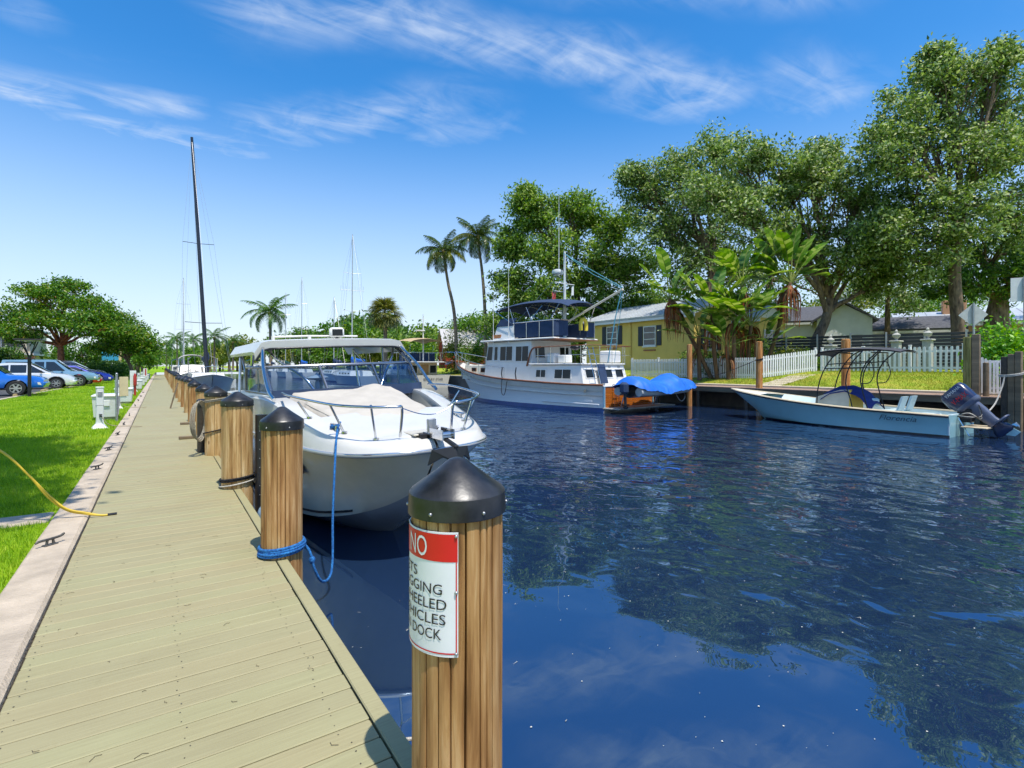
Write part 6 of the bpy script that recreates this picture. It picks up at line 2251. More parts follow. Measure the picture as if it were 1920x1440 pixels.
def coconut_palm(label, base, pts, r_, nf=22, sc=1.0, meshes=None, seed=1, group=None, lean=True):
    rd = random.Random(seed)
    base = Vector(base)
    t = thing('palm_tree', label, 'palm', base, 0, group)
    path = smooth_path([Vector(p) - base for p in pts], 8)
    m_ = len(path)
    MB().tube(path, [lerp(r_, r_ * .62, i / (m_ - 1)) * (1.5 if i == 0 else 1) * (1 + .03 * (i % 2)) for i in range(m_)], n=12).build('trunk', bark_palm, t, smooth=60)
    top = path[-1]
    MB().sphere(tuple(top + Vector((0, 0, .15))), (r_ * 1.25, r_ * 1.25, .45), 10, 8).build('crownshaft', pm('palm_boot', '#7a6a3a', .8, var=.3), t, smooth=60)
    if lean:
        cb = MB()
        for k_ in range(9):
            a_ = k_ * 2.4
            cb.sphere(tuple(top + Vector((.28 * math.cos(a_), .28 * math.sin(a_), -.05 - .12 * (k_ % 3)))), .11, 8, 6)
        struct(cb.build('coconuts', pm('coconut_husk', '#8a6a2c', .6, var=.2), t, smooth=60), 'stuff')
    ms = meshes or FRONDS
    for k_ in range(nf):
        t_ = k_ / (nf - 1)
        me_ = ms[min(len(ms) - 1, int(t_ * len(ms)))]
        if meshes is None and rd.random() < .12 and t_ > .4:
            me_ = FROND_Y
        az = k_ * 2.39996 + rd.uniform(-.25, .25)
        el = lerp(.45, -.75, t_) + rd.uniform(-.12, .12)
        inst(me_, 'frond', t, tuple(top + Vector((0, 0, .22))), (rd.uniform(-.2, .2), -el, az), sc * rd.uniform(.85, 1.1))
    return t


p = spot(858, 640, 55); p.z = 1.2
coconut_palm('shorter coconut palm with curved trunk behind the trawler bow', p, [p, spot(852, 590, 55), spot(840, 530, 55), spot(832, 478, 55)], .20, seed=3, sc=1.05)
p = spot(912, 640, 53); p.z = 1.2
coconut_palm('taller coconut palm rising beside the trawler flybridge', p, [p, spot(909, 580, 53), spot(904, 510, 53), spot(896, 452, 53)], .19, seed=5, sc=1.08)
RFR = [frond_mesh(3.4, d_, 34, .8, .07, leaf_dark, 20 + i, .5) for i, d_ in enumerate((1.2, 1.8, 2.3))]
p = spot(508, 672, 112); p.z = .6
coconut_palm('royal palm with drooping crown rising behind the moored sailboat masts', p, [p, spot(507, 630, 112), spot(506, 590, 112)], .34, nf=18, sc=1.75, meshes=RFR, seed=8, lean=False)
for i, (x, y, d, sc) in enumerate(((332, 640, 150, 1.0), (362, 640, 170, 1.0), (402, 636, 120, .9), (437, 645, 130, .8), (312, 648, 200, 1.1))):
    p = spot(x, 684, d); p.z = .4
    lab = ['far palm between the distant masts, left of the dark mast', 'far palm close to the dark-masted yacht', 'far palm with full crown behind the dark mast', 'small far palm above the bright canal-side bushes', 'most distant palm at the end of the dock'][i]
    coconut_palm(lab, p, [p, spot(x, (684 + y) / 2, d), spot(x, y, d)], .25, nf=13, sc=1.35 * sc, meshes=RFR, seed=30 + i, lean=False)


def fan_mesh(L_, seg, mat, seed):
    r_ = random.Random(seed)
    b = MB()
    b.tube([(0, 0, 0), (L_ * .3, 0, .12 * L_), (L_ * .55, 0, .16 * L_)], .02, n=4)
    c_ = Vector((L_ * .55, 0, .16 * L_))
    for k_ in range(seg):
        a_ = lerp(-2.0, 2.0, k_ / (seg - 1))
        l_ = L_ * .62 * (1 - .18 * abs(a_) / 2) * r_.uniform(.9, 1.05)
        d_ = Vector((math.cos(a_), math.sin(a_), -.05))
        s_ = Vector((-math.sin(a_), math.cos(a_), 0)) * .05
        m1 = c_ + d_ * l_ * .6 + Vector((0, 0, -.03))
        e = c_ + d_ * l_ + Vector((0, 0, -.28 * l_ * r_.uniform(.6, 1.4)))
        b.add([c_, m1 - s_, e, m1 + s_], [(0, 1, 2, 3)])
    return b.mesh('fan_leaf', mat)


FANS = [fan_mesh(1.9, 22, leaf_mat('sabal_leaf', [(0, '#3c4a18'), (.5, '#66702a'), (1, '#9a9448')], .3), i) for i in range(3)]
p = spot(722, 660, 66); p.z = .9
t = thing('sabal_palm', 'round-headed fan palm above the tan-topped trawler', 'palm', p)
top = spot(722, 592, 66) - p
MB().tube(smooth_path([Vector((0, 0, 0)), Vector((.1, .1, 2)), top], 6), .24, n=10).build('trunk', bark_palm, t, smooth=60)
for k_ in range(46):
    el = lerp(1.25, -1.0, k_ / 45)
    inst(FANS[k_ % 3], 'fan_leaf', t, tuple(top), (random.uniform(-.5, .5), -el, k_ * 2.4), random.uniform(1.1, 1.35))

# ------------------------------------------------------------------ giant bird-of-paradise plants
bop_leaf = leaf_mat('paradise_leaf', [(0, '#3f6a1c'), (.4, '#5f8c2c'), (.8, '#86a845'), (1, '#a8bc66')], .35, .3)
bop_dry = leaf_mat('paradise_dry', [(0, '#4a2f1c'), (.5, '#7a5836'), (.85, '#a0805a'), (1, '#a8481c')], .15, .8)
bop_stalk = pm('paradise_stalk', '#7a8438', .6, var=.2)


def paddle_mesh(seed, split=.35):
    """long petiole and a torn paddle blade folded along the midrib"""
    r_ = random.Random(seed)
    b = MB()
    pl, bl = r_.uniform(.7, 1.0), r_.uniform(1.1, 1.4)
    bend = r_.uniform(.15, .8)
    pts = [Vector((0, 0, 0))]
    for i in range(16):
        t = i / 15
        a_ = 1.35 - bend * max(0, t - .35) * 1.5
        pts.append(pts[-1] + Vector((math.cos(a_), 0, math.sin(a_))) * (pl + bl) / 16)
    n0 = int(16 * pl / (pl + bl))
    bld = MB()
    for sy in (-1, 1):
        prev = None
        for i in range(n0, 16):
            t0, t1 = (i - n0) / (16 - n0), (i + 1 - n0) / (16 - n0)
            w0 = .40 * math.sin(math.pi * (.10 + .88 * t0)) ** .7
            w1 = .40 * math.sin(math.pi * (.10 + .88 * t1)) ** .7 if t1 < 1 else .02
            dr = r_.uniform(.0, .10) if r_.random() < split else .02
            o0, o1 = Vector((.03, sy * w0, w0 * .35 - dr)), Vector((.03, sy * w1, w1 * .35 - dr))
            g_ = .012 if dr > .02 else 0
            d_ = (pts[i + 1] - pts[i])
            bld.add([pts[i] + d_ * g_, pts[i + 1], pts[i + 1] + o1, pts[i] + o0 + d_ * g_ * 4], [(0, 1, 2, 3)])
    b.v, b.f, b.mi = bld.v, bld.f, [0] * len(bld.f)
    b.cur = 1
    b.tube(pts, [lerp(.032, .006, i / 16) for i in range(17)], n=4)
    return b.mesh('paddle_leaf', [bop_leaf, bop_stalk])


def dry_mesh(seed):
    r_ = random.Random(seed)
    b = MB()
    for k_ in range(7):
        a_ = r_.uniform(-.9, .9)
        x, y_, z_ = .05, 0, 0
        L_ = r_.uniform(.5, 1.2)
        row = []
        for i in range(6):
            t = i / 5
            row.append([(x + .28 * math.sin(t * 2.2) * math.cos(a_) + r_.uniform(-.02, .02), .28 * math.sin(t * 2.2) * math.sin(a_) - .035 * (1 - t), -L_ * t * t), (x + .28 * math.sin(t * 2.2) * math.cos(a_), .28 * math.sin(t * 2.2) * math.sin(a_) + .035 * (1 - t) + .004, -L_ * t * t)])
        b.loft(row, False)
    return b.mesh('dry_leaf', bop_dry)


PADDLES = [paddle_mesh(i, .3 + .1 * (i % 3)) for i in range(6)]
DRY = [dry_mesh(i) for i in range(3)]


def paradise(label, base, top, nl, sc, seed, dry=6, fan_az=None, group='bird-of-paradise clump by the picket fence'):
    rd = random.Random(seed)
    base, top = Vector(base), Vector(top)
    t = thing('paradise_plant', label, 'plant', base, 0, group)
    e = top - base
    path = smooth_path([Vector((0, 0, 0)), e * .5 + Vector((rd.uniform(-.1, .1), rd.uniform(-.1, .1), .05)), e], 5)
    MB().tube(path, [lerp(.13, .10, i / (len(path) - 1)) for i in range(len(path))], n=9).build('stem', pm('paradise_stem', '#6a5238', .9, var=.35, scale=5, stretch=(1, 1, .4), bump=.8), t, smooth=60)
    az0 = fan_az if fan_az is not None else rd.uniform(0, 3.1)
    for k_ in range(nl):
        u_ = k_ / max(1, nl - 1) * 2 - 1
        side_ = 0 if u_ >= 0 else math.pi
        inst(rd.choice(PADDLES), 'paddle_leaf', t, tuple(e + Vector((0, 0, rd.uniform(-.15, .1)))), (rd.uniform(-.25, .25), abs(u_) * 1.15 - .12, az0 + side_ + rd.uniform(-.5, .5)), sc * rd.uniform(.8, 1.1))
    for k_ in range(dry):
        q = path[-1] - e.normalized() * rd.uniform(.0, .9)
        inst(rd.choice(DRY), 'dry_leaf', t, tuple(q), (0, 0, rd.uniform(0, 6.3)), sc * rd.uniform(.8, 1.3))
    return t


def pp(bx, tx, ty, d, **k_):
    b_ = spot(bx, 690, d)
    b_.z = ground_z(b_.x) - .05
    return b_, spot(tx, ty, d)


vaz = math.atan2(RV.y, RV.x)
for (bx, tx, ty, d, nl, sc, dry, lab) in (
        (1335, 1255, 560, 30.5, 8, 1.25, 22, 'leaning bird-of-paradise with a shaggy skirt of dead brown leaves'),
        (1390, 1392, 535, 31.5, 14, 1.45, 9, 'tall bird-of-paradise fan in the middle of the clump'),
        (1432, 1482, 530, 31.0, 14, 1.50, 20, 'tall bird-of-paradise leaning to the portico with hanging dry leaves'),
        (1345, 1335, 590, 30.0, 12, 1.35, 10, 'short bird-of-paradise with broad pale leaves'),
        (1378, 1376, 600, 29.6, 12, 1.35, 6, 'bushy bird-of-paradise with upright leaves over the pickets'),
        (1402, 1408, 610, 30.2, 12, 1.30, 8, 'low bird-of-paradise next to the tan post'),
        (1366, 1362, 650, 29.5, 10, 1.1, 4, 'youngest bird-of-paradise low among the stems'),
        (1312, 1310, 630, 30.4, 10, 1.15, 5, 'bird-of-paradise at the clump edge beside the yellow wall'),
        (1425, 1428, 650, 30.6, 9, 1.1, 4, 'small bird-of-paradise under the portico window')):
    b_, t_ = pp(bx, tx, ty, d)
    paradise(lab, b_, t_, nl, sc, int(bx + ty), dry, vaz)


# ------------------------------------------------------------------ shrubs and hedges
def shrub(name, label, c_, rad, leafm, ncl, per, ll, lw, spread, cat='shrub', boxy=False, group=None):
    c_ = Vector(c_)
    t = thing(name, label, cat, (c_.x, c_.y, c_.z), 0, group)
    if boxy:
        cl = [np.array([rng.uniform(-rad[0], rad[0]), rng.uniform(-rad[1], rad[1]), rng.uniform(.05, 1) * rad[2] * 2]) for _ in range(ncl)]
    else:
        cl = blob_clusters((0, 0, rad[2] * .9), rad, ncl, .5)
    V_, F_ = leaf_cloud(cl, [(spread,) * 3] * ncl, [per] * ncl, ll, lw, .3)
    np_mesh('foliage', V_, F_, leafm, t)
    sb = MB()
    for q in cl[::max(1, ncl // 9)]:
        limb(sb, (q[0] * .15, q[1] * .15, -.1), tuple(q), .03, .01, n_=3)
    sb.build('stems', bark_oak, t)
    return t


shrub('bright_shrub', 'bright lime-green shrub beside the picket gate', (25.9, 6.2, .7), (1.1, 1.0, 1.25), leaf_lime, 60, 80, .17, .09, .22)
shrub('bright_shrub', 'lower lime-green shrub hanging over the fence past the timbers', (25.3, 4.4, .6), (1.0, 1.1, .9), leaf_lime, 44, 70, .17, .09, .22)
hd = shrub('garden_hedge', 'clipped green hedge under the portico window', (30.6, 18.6, 1.1), (2.6, .5, .52), leaf_bright, 90, 60, .13, .07, .16, 'hedge', True)
hd.rotation_euler = (0, 0, -.52)
shrub('garden_shrub', 'dark shrub under the bird-of-paradise stems', (27.6, 18.9, .85), (1.0, 1.6, .7), leaf_dark, 50, 60, .16, .08, .22)
shrub('garden_shrub', 'dark leafy shrub against the yellow house corner', (28.6, 21.2, 1.0), (.9, 1.3, .9), leaf_oak2, 46, 60, .17, .09, .24)
shrub('garden_shrub', 'yellow-green fern-like shrub at the foot of the leaning oak', (33.2, 17.9, 1.25), (1.0, 1.0, .8), leaf_yg, 40, 60, .2, .07, .22)
shrub('garden_shrub', 'tall dark shrub filling the gap between trawler and yellow house', (28.6, 35.2, 1.0), (1.8, 1.6, 2.4), leaf_dark, 70, 70, .24, .12, .36)
shrub('garden_shrub', 'leafy shrub between the clump and the leaning oak', (31.5, 19.6, 1.1), (1.2, 1.0, 1.2), leaf_oak2, 50, 70, .2, .1, .28)
shrub('garden_shrub', 'shrub at the corner where the picket fences meet', (30.6, 15.6, 1.1), (.9, .7, .6), leaf_bright, 36, 60, .15, .08, .2)
shrub('canal_bush', 'flowering bush at the foot of the coconut palms', (27.2, 47.5, .9), (1.8, 1.8, 2.0), leaf_oak2, 60, 60, .24, .11, .35)
shrub('canal_bush', 'tall reddish-green bush between the two coconut palms', (26.4, 50.5, .9), (1.4, 1.4, 2.6), leaf_yg, 50, 60, .24, .11, .35)

# far trees on both banks, each copied from a few crowns
def far_proto(lm, seed, flat=.8):
    cl, sp_, ct = [], [], []
    for k_ in range(5):
        c_ = (rng.uniform(-2.2, 2.2), rng.uniform(-2.2, 2.2), 3.4 + rng.uniform(-.8, 1.2))
        for q in blob_clusters(c_, (1.9, 1.9, 1.9 * flat), 20, .6):
            cl.append(q); sp_.append((.42, .42, .3)); ct.append(26)
    V_, F_ = leaf_cloud(cl, sp_, ct, .42, .22, .4)
    me_ = np_mesh('crown', V_, F_, lm)
    md = me_.data
    bpy.data.objects.remove(me_)
    b = MB()
    b.tube([(0, 0, -.3), (.05, 0, 1.2), (.1, .1, 2.6)], [.28, .22, .16], n=8)
    for k_ in range(5):
        limb(b, (.1, .1, 2.2), (rng.uniform(-2, 2), rng.uniform(-2, 2), 3.6), .12, .04)
    return md, b.mesh('trunk', bark_oak, smooth=60)


PROTO = [far_proto(lm, i) for i, lm in enumerate((leaf_dark, leaf_oak2, leaf_bright, leaf_yg))]


def far_tree(label, x, y, z, s_, k_, group, sz=1.0):
    t = thing('far_tree', label, 'tree', (x, y, z), random.uniform(0, 6.3), group)
    inst(PROTO[k_][0], 'crown', t, sc=(s_, s_, s_ * sz))
    inst(PROTO[k_][1], 'trunk', t, sc=(s_, s_, s_ * sz))
    return t


def far_spot(label, x, top_, d, k_, group):
    p = spot(x, 684, d)
    s_ = (1.6 + (686 - top_) / 989 * d - .4) / 6.2
    if p.y > 153 or x < 470:
        if p.y < 153:
            p = spot(x, 684, d + (156 - p.y) * 1.02)
            s_ = (1.6 + (686 - top_) / 989 * (p.y * .8314 + p.x * .5557) - .4) / 6.2
    else:
        p.x = max(p.x, 25.2 + s_)
    far_tree(label, p.x, p.y, .4, s_ * 1.05, k_, group, 1.0)


BANK = 'trees along the far canal bank'
for (x, top_, d, k_, lab) in (
        (745, 600, 84, 0, 'dark tree just behind the fan palm head'), (700, 582, 92, 0, 'tall dark tree between the fan palm and the aerial mast'), (662, 578, 98, 0, 'dark round tree behind the aerial-hung mast'),
        (690, 612, 80, 2, 'bright green tree below the dark one beside the fan palm'), (645, 604, 88, 2, 'bright green tree at the foot of the aerial-hung mast'), (625, 600, 104, 2, 'bright green tree behind the spotlight on the cruiser roof'),
        (600, 612, 112, 0, 'dark tree beyond the blue-wrapped forestay'), (575, 615, 118, 2, 'bright green tree behind the blue-wrapped forestay mast'), (548, 618, 124, 1, 'mid green tree between the two tall bare masts'),
        (520, 622, 120, 1, 'mid green tree beneath the royal palm crown'), (478, 612, 128, 1, 'mid green tree beside the royal palm, towards the dock'), (455, 622, 135, 3, 'yellow-green tree over the teal-windowed motorboat'),
        (498, 626, 118, 3, 'yellow-green tree at the foot of the royal palm'), (430, 634, 145, 3, 'yellow-green bushy tree at the canal end'), (412, 640, 150, 1, 'mid green tree at the canal end by the dark mast'),
        (392, 642, 165, 2, 'bright green tree right behind the dark mast'), (372, 640, 175, 1, 'mid green tree on the dock side of the dark mast'), (352, 644, 190, 1, 'mid green tree behind the pale far-end mast'),
        (338, 650, 215, 0, 'dark small tree between the distant palms'), (322, 652, 240, 0, 'dark tree where the dock vanishes'), (770, 596, 78, 1, 'mid green tree between the fan palm and the tan bimini mast'),
        (810, 604, 86, 0, 'dark tree behind the tan bimini mast'), (560, 628, 112, 3, 'yellow-green tree low behind the cruiser roof rail'), (665, 618, 84, 3, 'yellow-green tree below the aerial-hung mast'),
        (720, 622, 76, 3, 'yellow-green tree under the fan palm'), (395, 655, 140, 3, 'low yellow-green tree at the canal end beside the dark mast'), (612, 625, 100, 1, 'mid green tree low beside the roof spotlight'),
        (445, 648, 150, 2, 'low bright tree behind the pale mooring posts'), (470, 640, 150, 0, 'dark low tree behind the pale mooring posts'), (362, 658, 165, 0, 'low dark tree at the canal end by the distant palms'),
        (340, 662, 180, 2, 'low bright tree at the end of the moored boats'), (418, 660, 160, 0, 'low dark tree at the canal end'), (318, 664, 210, 1, 'low mid green tree at the end of the dock'), (590, 640, 96, 2, 'low bright tree behind the blue sail cover'),
        (530, 645, 108, 0, 'low dark tree behind the green sail cover'), (640, 645, 84, 0, 'low dark tree behind the grey-blue sailboat'), (790, 640, 66, 2, 'low bright tree behind the tan-topped trawler cabin')):
    far_spot(lab, x, top_, d, k_, BANK)

# ------------------------------------------------------------------ left bank trees
leaf_poin = leaf_mat('leaf_poinciana', [(0, '#2f5a12'), (.35, '#46761a'), (.7, '#659426'), (.92, '#8aa838'), (1, '#a8a45a')], .4)
tree_at('umbrella-crowned tree with coppery forked trunk behind the parked pickups', 115, 690, 58, 0, [(114, 660, 0), (113, 648, 0)], .38,
        [(60, 575, 45, 16, 0), (110, 555, 48, 16, 0), (160, 570, 45, 16, 0), (200, 590, 36, 16, 0), (20, 595, 40, 18, 0), (85, 600, 40, 14, -2), (150, 600, 40, 14, -2), (70, 545, 30, 12, 1), (125, 535, 30, 10, 1), (185, 615, 40, 14, -2), (30, 625, 40, 14, -2), (215, 620, 30, 14, 0), (-30, 610, 40, 22, 0)],
        leaf_poin, bark_red, ncl=32, per=60, ll=.33, lw=.16, spread=.40, name='umbrella_tree')
tree_at('umbrella tree with low forked trunk beside the clipped hedge', 248, 705, 62, 0, [(246, 690, 0), (236, 672, 0)], .26,
        [(215, 630, 30, 14, 0), (245, 620, 30, 14, 0), (268, 640, 26, 14, 0), (200, 648, 24, 12, 0), (235, 645, 30, 12, -1), (275, 655, 22, 10, 0), (225, 605, 26, 12, 1)],
        leaf_poin, bark_oak, ncl=24, per=52, ll=.36, lw=.17, spread=.48, name='umbrella_tree')
for (x, d, top_, k_, lab) in ((275, 95, 628, 1, 'mid green avenue tree just past the low umbrella tree'), (285, 120, 640, 2, 'bright green avenue tree, next but one past the umbrella tree'), (294, 150, 652, 1, 'mid green avenue tree near the end of the dock'),
                              (262, 85, 625, 2, 'bright green avenue tree over the tall clipped hedge'), (240, 100, 622, 0, 'dark avenue tree behind the turquoise sign'), (205, 100, 625, 0, 'dark avenue tree beside the cream building end'), (302, 200, 662, 0, 'last dark avenue tree at the vanishing dock')):
    p = spot(x, 684, d)
    far_tree(lab, min(p.x, -3.2), p.y, 0, (1.6 + (686 - top_) / 989 * d) / 6.2, k_, 'trees in the avenue along the dock lawn')
for (x, d, top_, k_, lab) in ((10, 62, 640, 0, 'dark tree behind the bright blue pickup'), (-60, 60, 630, 0, 'dark tree behind the car park, past the silver saloon'), (40, 74, 632, 0, 'dark tree behind the lamp post head'),
                              (160, 90, 630, 0, 'dark tree against the cream building behind the blue coupe'), (90, 90, 630, 1, 'mid green tree seen under the coppery umbrella tree')):
    p = spot(x, 684, d)
    far_tree(lab, p.x, p.y, 0, (1.6 + (686 - top_) / 989 * d) / 6.2, k_, 'dark trees behind the parked cars')
hd = shrub('clipped_hedge', 'tall clipped green hedge beside the low umbrella tree', (-5.2, 84, 0), (2.0, 9.0, .95), leaf_dark, 240, 50, .22, .12, .26, 'hedge', True)
hd = shrub('clipped_hedge', 'lower clipped hedge behind the dark blue coupe', (-12, 92, 0), (5.0, 1.0, .75), leaf_bright, 150, 50, .22, .12, .24, 'hedge', True)
hd = shrub('red_hedge', 'reddish cordyline hedge in front of the cream building', (-26, 86, .8), (13, 1.0, .9), leaf_red, 260, 46, .34, .10, .28, 'hedge', True)
# a tall leafy tree just off the lawn whose crown shades the grass by the path
bl = [((x, y, 9.1 + .3 * (k_ % 3)), (1.25, 1.25, .8)) for k_, (x, y) in enumerate(((-2.35, 4.6), (-2.4, 6.2), (-2.3, 7.8), (-2.5, 9.4), (-3.1, 10.8), (-3.3, 4.6), (-3.6, 7.0), (-3.3, 9.8), (-3.9, 11.6), (-5.2, 6.0), (-5.2, 9.2), (-5.4, 12.2)))]
broad_tree('shade_tree', 'tall shade tree beside the lawn path', (-5.6, 6.6, -.05), [(-5.6, 6.6, -.05), (-5.5, 6.8, 3.0), (-5.1, 7.3, 6.2)], .24, bl, leaf_oak2, bark_oak, ncl=34, per=80, ll=.26, lw=.14, spread=.34)


# ------------------------------------------------------------------ grass blades
def blades(n_, xf, y0, y1, pw, h0, h1, w0, zf, mat, name, keep=None):
    u_ = rng.random(n_)
    Y = y0 + (y1 - y0) * u_ ** pw
    xa, xb = xf(Y)
    X = xa + (xb - xa) * rng.random(n_)
    if keep is not None:
        k_ = keep(X, Y)
        X, Y = X[k_], Y[k_]
        n_ = len(X)
    Zb = zf(X, Y)
    H = rng.uniform(h0, h1, n_)
    a_ = rng.uniform(0, 6.283, n_)
    W = w0 * rng.uniform(.6, 1.3, n_)
    le = rng.uniform(.1, .75, n_) * H
    la = rng.uniform(0, 6.283, n_)
    B = np.stack([X, Y, Zb], 1)
    S = np.stack([np.cos(a_) * W, np.sin(a_) * W, np.zeros(n_)], 1)
    T = B + np.stack([np.cos(la) * le, np.sin(la) * le, H], 1)
    V_ = np.stack([B - S, B + S, T], 1).reshape(-1, 3)
    return struct(np_mesh(name, V_, np.arange(n_ * 3).reshape(-1, 3), mat), 'stuff')


grass_m = leaf_mat('grass_blade', [(0, '#558010'), (.3, '#7ba418'), (.55, '#a0c226'), (.78, '#bccb3c'), (1, '#cdb868')], .35, .5, .55)
grass_f = leaf_mat('grass_blade_canal', [(0, '#6a8220'), (.4, '#90a032'), (.8, '#b2ac4a'), (1, '#c0a860')], .3, .6, .5)
offpath = lambda X, Y: ((Y < 7.12) | (Y > 7.62)) & (X < -.93)
blades(60000, lambda Y: (-.183 * Y - 1.2, np.full_like(Y, -.93)), 4.2, 15, 1.0, .03, .075, .0035, lambda X, Y: X * 0 - .012, grass_m, 'grass', offpath)
blades(70000, lambda Y: (-.183 * Y - 1.5, np.full_like(Y, -.93)), 15, 38, 1.0, .04, .085, .010, lambda X, Y: X * 0 - .012, grass_m, 'grass', lambda X, Y: (X > -6.1) | (Y < 30))
blades(26000, lambda Y: (np.maximum(-.183 * Y, -6.1), np.full_like(Y, -.93)), 38, 90, 1.3, .05, .10, .022, lambda X, Y: X * 0 - .012, grass_m, 'grass')
xa_np, za_np = np.array(xs), np.array(zs)
blades(60000, lambda Y: (np.full_like(Y, 25.0), np.full_like(Y, 31.5)), 2, 26, 1.0, .04, .09, .012, lambda X, Y: np.interp(X, xa_np, za_np), grass_f, 'canal_grass')

# ------------------------------------------------------------------ things on the dock lawn
def cleat(x, y, rz, lab, group=None):
    t = thing('dock_cleat', lab, 'cleat', (x, y, .021), rz, group)
    iron = pm('cleat_iron', (.10, .095, .085), .55, metal=.6, var=.3, scale=30)
    MB().box((0, 0, .006), (.05, .11, .012), ch=.004).build('base', iron, t)
    b = MB()
    b.cyl((0, -.028, .01), (0, -.022, .05), .011, .010, 8).cyl((0, .028, .01), (0, .022, .05), .011, .010, 8)
    b.build('legs', iron, t, smooth=50)
    MB().tube(smooth_path([(0, -.115, .048), (0, -.08, .056), (0, 0, .055), (0, .08, .058), (0, .115, .075)], 4), [.008] + [.011] * 15 + [.008], n=8).build('horn', iron, t, smooth=50)


cleat(-.80, 6.12, R(-50), 'iron dock cleat on the seawall cap just short of the yellow cable')
for k_, y in enumerate((10.2, 12.4, 15.0, 17.5, 20.6, 25.3, 29.1, 33.0, 37.5)):
    cleat(-.79, y, R(-35 + 9 * k_), 'iron dock cleat on the seawall cap, %s beyond the yellow cable' % ORD[k_], 'cleats along the seawall cap')

ped_white = pm('pedestal_white', (.68, .68, .65), .45, var=.05, dirt=.1)


def pedestal(x, y, lab, h=1.04, group=None, cord=True):
    t = thing('power_pedestal', lab, 'pedestal', (x, y, 0), R(8), group)
    MB().loft([[(a_ * w, b_ * w, z_) for a_, b_ in ((-1, -1), (1, -1), (1, 1), (-1, 1))] for w, z_ in ((.17, 0), (.16, .02), (.085, .12), (.080, .16))], True, True, True).build('foot', ped_white, t)
    MB().box((0, 0, h / 2 + .06), (.155, .155, h - .12), ch=.015).build('column', ped_white, t)
    MB().box((0, 0, h + .01), (.175, .175, .03), ch=.01).build('cap', ped_white, t)
    MB().box((0, -.083, h - .16), (.10, .012, .13), ch=.004).build('socket_panel', galvanised, t)
    MB().box((0, 0, h * .57), (.160, .160, .012)).build('seam', pm('seam_grey', (.25, .25, .25), .6), t)
    MB().cyl((0, -.07, .32), (.03, -.13, .31), .018, n=8).lathe([(.035, -.008), (.035, .008)], (.01, -.10, .36), n=10).build('tap', black_metal, t)
    if cord:
        MB().tube(smooth_path([(.03, -.13, .30), (.15, -.18, .12), (.35, -.2, .05), (.62, -.3, .04), (.85, -.35, .015)], 6), .009, n=6).build('hose', pm('hose_tan', (.30, .24, .15), .7), t, smooth=60)
    return t


def dock_box(x, y, lab, sz=(.62, 1.05, .58), group=None):
    t = thing('dock_box', lab, 'locker', (x, y, 0), 0, group)
    a, c_, h = sz
    MB().loft([[(sx * a / 2 * k_, sy * c_ / 2 * k_, z_) for sx, sy in ((-1, -1), (1, -1), (1, 1), (-1, 1))] for k_, z_ in ((.88, .10), (1.0, .10 + h))], True, True, True).build('bin', ped_white, t)
    MB().box((0, 0, .10 + h + .035), (a * 1.08, c_ * 1.06, .07), ch=.025).build('lid', ped_white, t)
    MB().box((0, -c_ / 2 + .01, .10 + h * .70), (a * .34, .03, h * .30), ch=.006).build('latch_panel', ped_white, t)
    for sy in (-1, 1):
        MB().box((0, sy * c_ * .36, .05), (a * .7, .09, .10)).build('foot', concrete, t)
    return t


pedestal(-1.27, 17.1, 'white power pedestal on the lawn in front of the dock box')
dock_box(-1.32, 20.0, 'white dock box between the pedestal and the tan notice board')
t = thing('notice_board', 'tan notice board on a grey post beside the dock box', 'sign', (-1.02, 18.9, 0))
MB().cyl((0, 0, 0), (0, 0, 1.36), .033, n=12).sphere((0, 0, 1.37), (.036, .036, .03), 10, 6).build('post', galvanised, t, smooth=50)
MB().box((.16, .10, 1.0), (.22, .03, .56), rot=.35, ch=.006).build('board', pm('board_tan', (.62, .52, .29), .6, var=.06), t)
t = thing('extinguisher_post', 'red fire extinguisher post with white backboard on the lawn edge', 'extinguisher', (-1.12, 34.5, 0))
redm = pm('extinguisher_red', (.38, .03, .02), .4, var=.1)
MB().box((-.05, .12, .72), (.28, .03, 1.25), ch=.01).build('backboard', ped_white, t)
MB().box((.04, .04, .55), (.10, .10, 1.1), ch=.01).build('post', redm, t)
MB().lathe([(.07, .55), (.08, .60), (.08, 1.05), (.05, 1.14), (.03, 1.2)], (.04, -.02, 0), n=14).build('extinguisher', redm, t, smooth=50)
for i, y in enumerate((24.6, 40.5, 48.5, 57, 66)):
    pedestal(-1.3, y, 'white power pedestal, %s beyond the tan notice board' % ORD[i], group='power pedestals along the dock lawn', cord=i < 2)
for i, y in enumerate((27.8, 43.0, 51.2, 60.0, 69.5, 78)):
    dock_box(-1.25, y, 'white dock box, %s beyond the tan notice board' % ORD[i], (.6, .95, .5), group='dock boxes along the dock lawn')
t = thing('extinguisher_post', 'far red and white extinguisher post near the hedge end', 'extinguisher', (-1.15, 62.5, 0))
MB().box((0, .1, .7), (.30, .03, 1.3)).build('backboard', ped_white, t)
MB().box((.03, .02, .7), (.10, .10, 1.2)).build('post', redm, t)

